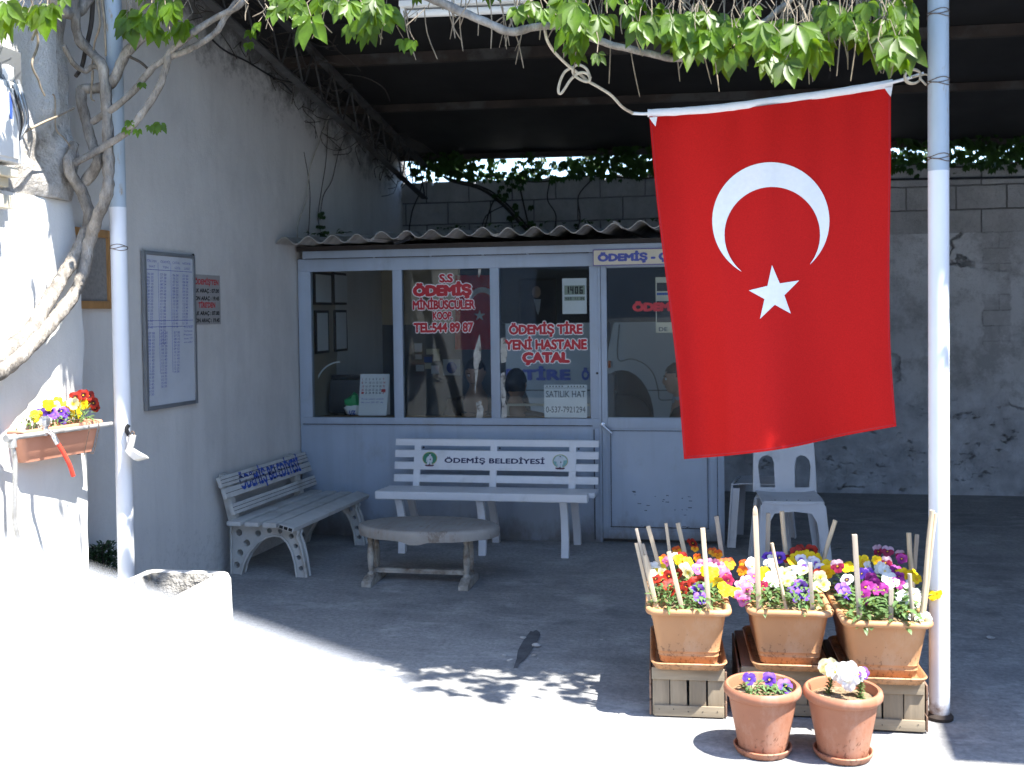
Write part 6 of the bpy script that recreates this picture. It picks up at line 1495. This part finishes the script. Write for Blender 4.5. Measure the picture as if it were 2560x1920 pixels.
for kd, L in HF.items():
    for x, y in L:
        px, py = x * .1808, 950 + y * .1808; p = PX(px, py, tcn.x + .01 + rnd.uniform(-.03, .03)); k = min(range(3), key=lambda i: (hc[i].xy - p.xy).length); hbag[k].append((p, kd, (CAMD(p) + V((rnd.uniform(-.3, .3), rnd.uniform(-.3, .3), rnd.uniform(-.2, .4)))).normalized()))
for k, l in enumerate(('violet and yellow pansy at the tap end of the hanging pink trough', 'yellow and violet pansy in the middle of the hanging pink trough', 'yellow and red pansy at the post end of the hanging pink trough')): plant(l, hc[k], hbag[k], 55, .075, .085, 900 + k, 'pansies in the hanging trough', .026)
# scoop hung on the post
sp_ = thing('metal_scoop', 'white metal scoop hanging from the steel post by a wire loop', 'scoop', PY(330, 1130, 4.68))
b = MB(); q = lambda x, y, Y=4.66: PY(x, y, Y)
b.tube([q(331, 1088), q(328, 1105), q(322, 1128)], .017, 12)
b.loft([[q(312, 1126, 4.60), q(326, 1122, 4.60), q(334, 1120, 4.70), q(320, 1126, 4.70)], [q(322, 1140, 4.60), q(345, 1136, 4.60), q(350, 1130, 4.70), q(330, 1134, 4.70)], [q(335, 1150, 4.61), q(366, 1143, 4.61), q(368, 1140, 4.69), q(340, 1146, 4.69)], [q(345, 1153, 4.63), q(372, 1146, 4.63), q(372, 1145, 4.67), q(348, 1151, 4.67)]])
b.build('scoop_body', M['meter'], sp_, smooth=True)
b = MB(); b.tube(spline([q(330, 1092), q(336, 1084), q(331, 1078), q(324, 1084), q(318, 1072), q(314, 1066, 4.68)], 4), .0028, 6); b.build('wire_loop', M['wire'], sp_, smooth=True)
b = MB(); b.tube(spline([q(322, 1062, 4.67), q(316, 1072, 4.66), q(320, 1084, 4.66), q(325, 1090, 4.66)], 4), .010, 7); b.build('rubber_strap', M['black'], sp_, smooth=True)
# ------------------------------------------------------------------ concrete wash trough
ct = thing('wash_trough', 'whitewashed open concrete wash trough standing at the steel post among the vine', 'trough', (-2.35, 4.1, 0))
b = MB(); X0, X1, Y0, Y1, H, T = -2.62, -2.185, 3.35, 4.62, .435, .06
def tloop(x0, x1, y0, y1, z, r):
    return [V(((x0 + x1) / 2 + x, (y0 + y1) / 2 + y, z + .004 * noise.noise(V((x * 9, y * 9, z))))) for x, y in roundrect(x1 - x0, y1 - y0, r, 4)]
b.loft([tloop(X0, X1, Y0, Y1, 0, .04), tloop(X0, X1, Y0, Y1, .2, .04), tloop(X0 + .004, X1 - .006, Y0, Y1, H - .03, .04), tloop(X0 + .012, X1 - .014, Y0 + .01, Y1 - .01, H - .006, .04), tloop(X0 + .022, X1 - .022, Y0 + .02, Y1 - .02, H, .035), tloop(X0 + T, X1 - T, Y0 + T, Y1 - T, H - .003, .015)], True)
b.f = [f_ for f_ in b.f if len(f_) == 4]; b.m = [0] * len(b.f)
b.build('trough_basin', M['conc'], ct, smooth=True, ang=45)
b = MB(); b.loft([tloop(X0 + T, X1 - T, Y0 + T, Y1 - T, H - .003, .015), tloop(X0 + T + .006, X1 - T - .006, Y0 + T + .006, Y1 - T - .006, H - .016, .012), tloop(X0 + T + .02, X1 - T - .02, Y0 + T + .02, Y1 - T - .02, .16, .012), tloop(-2.4, -2.3, 3.9, 4.1, .158, .01)], True); b.f = b.f[:-2] + [b.f[-1]]; b.m = [0] * len(b.f); b.build('basin_lining', M['rawconc'], ct, smooth=True, ang=45)
sh = thing('small_shrub', 'small dark green shrub at the wall foot behind the white post', 'shrub', (-3.03, 5.05, 0))
b = MB(); c = PX(262, 1440, -3.06); c.z = 0
for k in range(900):
    a = R2.uniform(0, 2 * pi); r = .085 * sqrt(R2.random()); z = .30 + R2.random() * .17; leafblade(b, c + V((r * cos(a), r * sin(a) * 1.2, z * (1 - r))), (cos(a), sin(a), R2.uniform(-.2, 1)), (0, 0, 1), .035, .012, .2)
b.build('foliage', M['shrub'], sh, fixn=False)
b = MB()
for k in range(7): b.tube([c, c + V((R2.uniform(-.06, .06), R2.uniform(-.06, .06), .45))], .004, 5)
b.build('stem', M['darkstem'], sh)
# ------------------------------------------------------------------ parapet close by
A_ = G(230, 1434, 1.532); B_ = G(880, 1668, 1.532)
dirn = (B_ - A_); dirn.z = 0; dirn.normalize(); nrm = V((dirn.y, -dirn.x, 0))
if nrm.dot(V((0, -1, 0))) < 0: nrm = -nrm
P0 = A_ - dirn * 1.2; P1 = B_ + dirn * .02
pp = thing('parapet', 'glaring white parapet corner, sunlit and out of focus, close to the viewer', 'parapet', (P0.x, P0.y, 0))
b = MB(); zt = A_.z
b.prism([V((P0.x, P0.y, 0)), V((P1.x, P1.y, 0)), V((P1.x, P1.y, 0)) + nrm * .5, V((P0.x, P0.y, 0)) + nrm * .5], (0, 0, zt - .0)); b.build('parapet_wall', M['chalk'], pp, bevel=.006)
# ------------------------------------------------------------------ minibuses under the shed behind the wall
def bus(label, x0, length, texts, front_low):
    t = thing('minibus', label, 'minibus', (x0 + length / 2, 13.1, 0)); y0, y1 = 12.2, 14.1; x1 = x0 + length
    b = MB(); P = [(x0, .40), (x0 - .0, 1.0), (x0 + .10, 1.46), (x0 + .55, 2.35), (x0 + .8, 2.5), (x1 - .15, 2.5), (x1, 2.3), (x1, .40)] if front_low else [(x0, .40), (x0, 2.3), (x0 + .15, 2.5), (x1 - .15, 2.5), (x1, 2.3), (x1, .40)]
    ws = [x0 + .18 if front_low else x0 + 1.0, x1 - 1.1] if not front_low else [x0 + .19 + .0, x1 - 1.2]
    out = []
    for x, z in P: out.append((x, z))
    arch = []
    for wx in sorted(ws, reverse=True):
        arch += [(wx + .36 * cos(a), .40 + .555 * max(0, sin(a))) for a in [pi * i / 14 for i in range(15)]]
    out += [p for p in arch if p[0] > x0 + .002]
    plate('body', out, [], y1 - y0, M['bus'], t, (0, (y0 + y1) / 2, 0), (1, 0, 0), (0, 0, 1))
    b = MB(); n = 4; wx0, wx1 = (x0 + .62, x1 - .1) if front_low else (x0 + .1, x1 - .1)
    for i in range(n): b.span((wx0 + (wx1 - wx0) * i / n + .03, y0 - .006, 1.50), (wx0 + (wx1 - wx0) * (i + 1) / n - .03, y0 + .002, 2.25))
    b.build('side_window', M['busglass'], t)
    for wx in ws:
        b = MB(); b.lathe([(.16, -.10), (.30, -.10), (.34, -.07), (.34, .07), (.30, .10), (.16, .10)], (wx, y0 + .16, .34), 28, R=Matrix.Rotation(pi / 2, 3, 'X')); w = b.build('tyre', M['tyre'], t, smooth=True)
        b = MB(); b.lathe([(.02, .085), (.08, .08), (.12, .05), (.20, .07), (.205, .09)], (wx, y0 + .16, .34), 24, R=Matrix.Rotation(pi / 2, 3, 'X')); b.build('rim', M['rim'], w, smooth=True)
        b = MB(); b.span((wx - .37, y0 + .28, .36), (wx + .37, y0 + .30, .97)); b.build('wheel_housing', M['busline'], t)
    if front_low:
        wx = ws[0]; L = [(x0 + .17, 1.47), (x0 + .15, 1.08), (x0 + .30, 1.08), (x0 + .45, 1.02), (x0 + .55, .9), (x0 + .60, .72), (x0 + .62, .62), (x0 + .80, .62), (x0 + 1.3, .62)]
        b = MB(); b.tube(spline([V((x, y0 - .002, z)) for x, z in L], 4), .005, 5); b.build('door_gap', M['busline'], t)
        b = MB(); b.span((x0 + .0, y0 - .02, .98), (x0 + .07, y0 + .01, 1.06)); b.build('indicator_lamp', M['amber'], t, bevel=.004)
        b = MB(); b.span((x0 - .03, y0 - .012, .40), (x0 + .11, y0 + .4, .92)); b.build('bumper', M['dado'], t, bevel=.03)
    b = MB(); b.span((x0 + .05, y0 - .004, .86 - .14), (x1 - .05, y0 + .001, .73)); b.build('side_crease', M['busline'], t)
    for s, xa, w, cap in texts:
        lettering('lettering', s, M['bluetxt'], t, (xa, y0 - .0045, .84), XR, ZU, w, cap, .05, .003, 1.05)
    return t
bus('white minibus with blue capitals along its side, seen through the office windows', -6.9, 5.55, [('ÖDEMİŞ TİRE', -3.25, 1.62, .125), ('ÖDEMİŞ', -1.50, .75, .10)][:1] + [('Ö', -1.505, .09, .12)], False)
bus('white minibus with amber lamp and dark wheel arch, seen through the office door glass', -1.24, 5.6, [], True)
sh2 = thing('rear_shed', 'corrugated shed roof beyond the block wall, over the parked minibuses', 'shed', (0, 12.5, 0))
b = MB(); xs_ = [-9 + i * .05 for i in range(381)]
grid = [[V((x, y, 2.845 + .045 * (y - 10.0) + .035 * cos(2 * pi * x / .3) + 0 )) for x in xs_] for y in (9.995, 12.5, 15.2)]
b.sheet(grid, (0, 0, .006)); b.build('shed_roof', M['asb'], sh2, smooth=True, ang=70)
b = MB(); b.span((-9, 15.0, 0), (10, 15.15, 3.3)); b.build('unseen_shed_wall', M['dado'], sh2)
for x in (-9, 9.85):  # unseen end walls, added to keep daylight off the minibuses
    b = MB(); b.span((x, 10.0, 0), (x + .15, 15.0, 3.2)); b.build('unseen_shed_wall', M['dado'], sh2)
for x in (-7.5, -3.2, 3.9, 8.5):
    b = MB(); b.span((x - .05, 10.9, 0), (x + .05, 11.0, 2.77)); b.build('shed_post', M['rust'], sh2)
b = MB(); b.bar((-9, 10.95, 2.74), (10, 10.95, 2.74), .05, .08); b.build('shed_beam', M['rust'], sh2)

# ------------------------------------------------------------------ people inside the office
def skin_mesh(verts, edges, radii, sub=2):
    me = bpy.data.meshes.new('body'); me.from_pydata([tuple(v) for v in verts], edges, [])
    o = bpy.data.objects.new('body', me); COL.objects.link(o)
    o.modifiers.new('skin', 'SKIN'); s = o.modifiers.new('sub', 'SUBSURF'); s.levels = s.render_levels = sub
    for i, r in enumerate(radii): me.skin_vertices[0].data[i].radius = r if isinstance(r, tuple) else (r, r)
    me.skin_vertices[0].data[0].use_root = True
    out = bpy.data.meshes.new_from_object(o.evaluated_get(bpy.context.evaluated_depsgraph_get()))
    bpy.data.objects.remove(o); return out
def headmesh(bm, c, R):
    g = bmesh.new(); bmesh.ops.create_uvsphere(g, u_segments=40, v_segments=30, radius=1)
    bump = lambda p, q, s, a: a * exp(-((p - V(q)).length / s) ** 2)
    for v in g.verts:
        p = v.co.copy(); q = V((p.x * .075, p.y * .097, p.z * .118))
        if p.z < 0: q.x *= 1 - .22 * (-p.z) ** 1.5; q.y *= 1 - .10 * (-p.z)
        if p.y < 0 and p.z < -.2: q.y -= .012 * min(1, (-p.z - .2) * 2)
        n_ = p.normalized()
        q.y -= bump(n_, (0, -.97, -.16), .16, .020) + bump(n_, (0, -.99, .05), .11, .010) + bump(n_, (0, -.86, -.50), .15, .006) + bump(n_, (0, -.65, -.78), .22, .008)
        q.y += bump(n_, (.33, -.92, .08), .15, .009) + bump(n_, (-.33, -.92, .08), .15, .009) + bump(n_, (0, -.90, -.42), .06, .004)
        q.y -= bump(n_, (.32, -.90, .26), .16, .005) + bump(n_, (-.32, -.90, .26), .16, .005)
        for s in (-1, 1): q.x += s * (bump(n_, (s * .98, .12, .0), .15, .016) + bump(n_, (s * .98, .12, -.18), .10, .008))
        v.co = c + R @ q
    me = bpy.data.meshes.new('h'); g.to_mesh(me); g.free(); bm.from_mesh(me); bpy.data.meshes.remove(me)
def person(label, loc, rz, lean, yaw, pitch, jacket, hair, hands, collar=None, grp=None):
    t = thing('person', label, 'person', loc); t.rotation_euler = (0, 0, rz)
    sh = V((0, -lean * .9, .60)); nk = V((0, -lean * 1.05, .70)); hd = V((0, -lean * 1.25 - .02, .83)); pel = V((0, 0, .10)); ch = V((0, -lean * .6, .42))
    vs, es, rs = [], [], []
    def chain(pts, rad, start=None):
        k = start
        for p, r in zip(pts, rad):
            vs.append(V(p)); rs.append(r); i = len(vs) - 1
            if k is not None: es.append((k, i))
            k = i
        return k
    a = chain([pel, V((0, -lean * .3, .26)), ch, sh - V((0, 0, .04))], [(.155, .12), (.145, .105), (.165, .115), (.13, .085)])
    chain([nk, hd - V((0, 0, .04))], [.056, .05], a)
    knees = []
    for s in (-1, 1):
        chain([V((s * .09, -.10, .08)), V((s * .12, -.42, .10)), V((s * .12, -.44, -.18)), V((s * .12, -.42, -.40)), V((s * .12, -.53, -.425))], [.085, .062, .052, .040, .032], 0)
        el = V((s * .25, -lean * .8 - .06, .36)); wr = V((s * hands[0], hands[1], hands[2])); w = chain([V((s * .185, -lean * .9, .565)), el, el.lerp(wr, .55), wr], [.060, .043, .037, .026], a)
        d = (wr - el).normalized(); sd = V((s * -1, 0, 0)); palm = wr + d * .045
        pk = chain([palm], [(.036, .016)], w)
        for f_ in range(4):
            b0_ = palm + d * .035 + V((s * (.028 - f_ * .019), 0, 0)); L = (.062, .072, .068, .052)[f_]
            chain([b0_, b0_ + d * L * .5 + V((0, 0, -.008)), b0_ + d * L * .9 + V((0, 0, -.026))], [.0095, .0085, .007], pk)
        chain([wr + d * .02 + V((-s * .026, 0, 0)), wr + d * .05 + V((-s * .048, 0, -.006)), wr + d * .072 + V((-s * .05, 0, -.012))], [.011, .010, .0075], pk)
    me = skin_mesh(vs, es, rs, 1)
    bm = bmesh.new(); bm.from_mesh(me); RH = Matrix.Rotation(yaw, 3, 'Z') @ Matrix.Rotation(pitch, 3, 'X'); headmesh(bm, hd, RH)
    me2 = bpy.data.meshes.new('body'); bm.to_mesh(me2); bm.free(); me2.materials.append(M['skin']); me2.shade_smooth()
    o = bpy.data.objects.new('body', me2); COL.objects.link(o); o.parent = t
    # jacket: the same limbs a little fuller, ending at neck and wrist
    vs, es, rs = [], [], []
    a = chain([pel - V((0, 0, .06)), V((0, -lean * .3, .26)), ch, sh - V((0, 0, .035)), nk - V((0, 0, .045))], [(.175, .14), (.165, .125), (.185, .135), (.15, .105), (.078, .078)])
    for s in (-1, 1):
        el = V((s * .25, -lean * .8 - .06, .36)); wr = V((s * hands[0], hands[1], hands[2])); chain([V((s * .19, -lean * .9, .567)), el, el.lerp(wr, .55), el.lerp(wr, .93)], [.074, .056, .050, .040], 3)
    mj = skin_mesh(vs, es, rs, 1); mj.materials.clear(); mj.materials.append(M[jacket]); mj.shade_smooth(); o = bpy.data.objects.new('jacket', mj); COL.objects.link(o); o.parent = t
    vs, es, rs = [], [], []
    chain([pel - V((0, 0, .03))], [(.17, .14)])
    for s in (-1, 1): chain([V((s * .09, -.10, .08)), V((s * .12, -.42, .105)), V((s * .12, -.44, -.18)), V((s * .12, -.43, -.38))], [.098, .074, .064, .056], 0)
    mj = skin_mesh(vs, es, rs, 1); mj.materials.clear(); mj.materials.append(M['trousers']); mj.shade_smooth(); o = bpy.data.objects.new('trousers', mj); COL.objects.link(o); o.parent = t
    g = bmesh.new(); bmesh.ops.create_uvsphere(g, u_segments=36, v_segments=24, radius=1)
    kill = []
    for v in g.verts:
        p = v.co.copy()
        if (p.y < -.30 and p.z < .42 - .1 * abs(p.x)) or p.z < -.42 or (p.y < .1 and p.z < .05 and abs(p.x) > .5): kill.append(v)
        k = 1 + .05 * noise.noise(p * 4); v.co = hd + RH @ V((p.x * .083 * k, p.y * .106 * k + .004, p.z * .127 * k + .003))
    bmesh.ops.delete(g, geom=kill, context='VERTS'); mh = bpy.data.meshes.new('hair'); g.to_mesh(mh); g.free(); mh.materials.append(M[hair]); mh.shade_smooth(); o = bpy.data.objects.new('hair', mh); COL.objects.link(o); o.parent = t
    for s in (-1, 1):
        b = MB(); b.lathe([(.002, -.010), (.008, -.006), (.0105, 0), (.008, .006), (.002, .010)], hd + RH @ V((s * .030, -.0845, .010)), 12); e = b.build('eye', M['eyewhite'], t, smooth=True, local=True)
        b = MB(); b.lathe([(.004, 0), (.004, .001)], hd + RH @ V((s * .030, -.0953, .010)), 10, R=RH @ Matrix.Rotation(pi / 2, 3, 'X')); b.build('iris', M['black'], e, local=True)
        b = MB(); b.bar(hd + RH @ V((s * .016, -.099, .031)), hd + RH @ V((s * .047, -.090, .032)), .006, .005); b.build('eyebrow', M[hair], t, local=True)
    b = MB(); b.bar(hd + RH @ V((-.022, -.0945, -.052)), hd + RH @ V((.022, -.0945, -.052)), .006, .0035); b.build('mouth', M['portrait'], t, local=True)
    if collar:
        b = MB(); b.lathe([(.070, -.05), (.064, -.012), (.060, .0), (.055, -.012), (.05, -.06)], nk, 20); b.build('collar', M[collar], t, smooth=True, local=True)
    return t
def seat_at(px, py, Y, lean, rz):
    """place a sitting person so that the head centre lies on this sight line at depth Y"""
    h = PY(px, py, Y); off = V((0, -lean * 1.25 - .02, .83)); off = Matrix.Rotation(rz, 3, 'Z') @ off; return h - off
def stool(label, p, rz):
    t = thing('office_chair', label, 'chair', (p.x, p.y, .02)); t.rotation_euler = (0, 0, rz); h = p.z - .02
    b = MB(); b.box((0, 0, h - .02), (.42, .42, .04)); b.build('seat', M['darkplastic'], t, bevel=.01, local=True)
    b = MB(); b.box((0, .21, h + .22), (.40, .03, .34)); b.build('backrest', M['darkplastic'], t, bevel=.01, local=True)
    for x in (-.18, .18):
        for y in (-.18, .18): b = MB(); b.tube([(x, y, 0), (x, y, h - .03)], .012, 8); b.build('leg', M['alu'], t, local=True)
for lab, px, py, Y, lean, rz, yaw, pitch, jk, hr, hn, col_ in (
    ('person in a dark jacket bent over the desk behind the second office window', 1188, 932, 8.42, .16, radians(8), radians(-10), radians(18), 'jacket', 'hairblack', (.07, -.42, .27), None),
    ('person in a grey jumper seen from behind through the third office window', 1291, 962, 8.15, .05, radians(172), 0, 0, 'jacket3', 'hairblack', (.10, -.40, .20), None),
    ('short-haired person in profile with a pale collar behind the office door glass', 1693, 948, 8.30, .04, radians(-88), radians(4), radians(4), 'jacket2', 'hairbrown', (.10, -.40, .20), 'shirt')):
    p = seat_at(px, py, Y, lean, rz); person(lab, p, rz, lean, yaw, pitch, jk, hr, hn, col_); stool({1188: 'dark office chair behind the desk in the second window', 1291: 'dark office chair under the person in grey', 1693: 'dark office chair inside the glazed office door'}[px], p + V((0, 0, -.01)), rz)
b = MB(); b.bar(PY(1268, 1012, 8.0), PY(1480, 1012, 8.0), .02, .018); b.bar(PY(1268, 1012, 8.0), V((PY(1268, 1012, 8.0).x, 8.0, .02)), .03, .03); b.bar(PY(1480, 1012, 8.0), V((PY(1480, 1012, 8.0).x, 8.0, .02)), .03, .03)
tag(b.build('bench_rail', M['beige']), 'pale wooden rail low behind the third office window', 'rail')
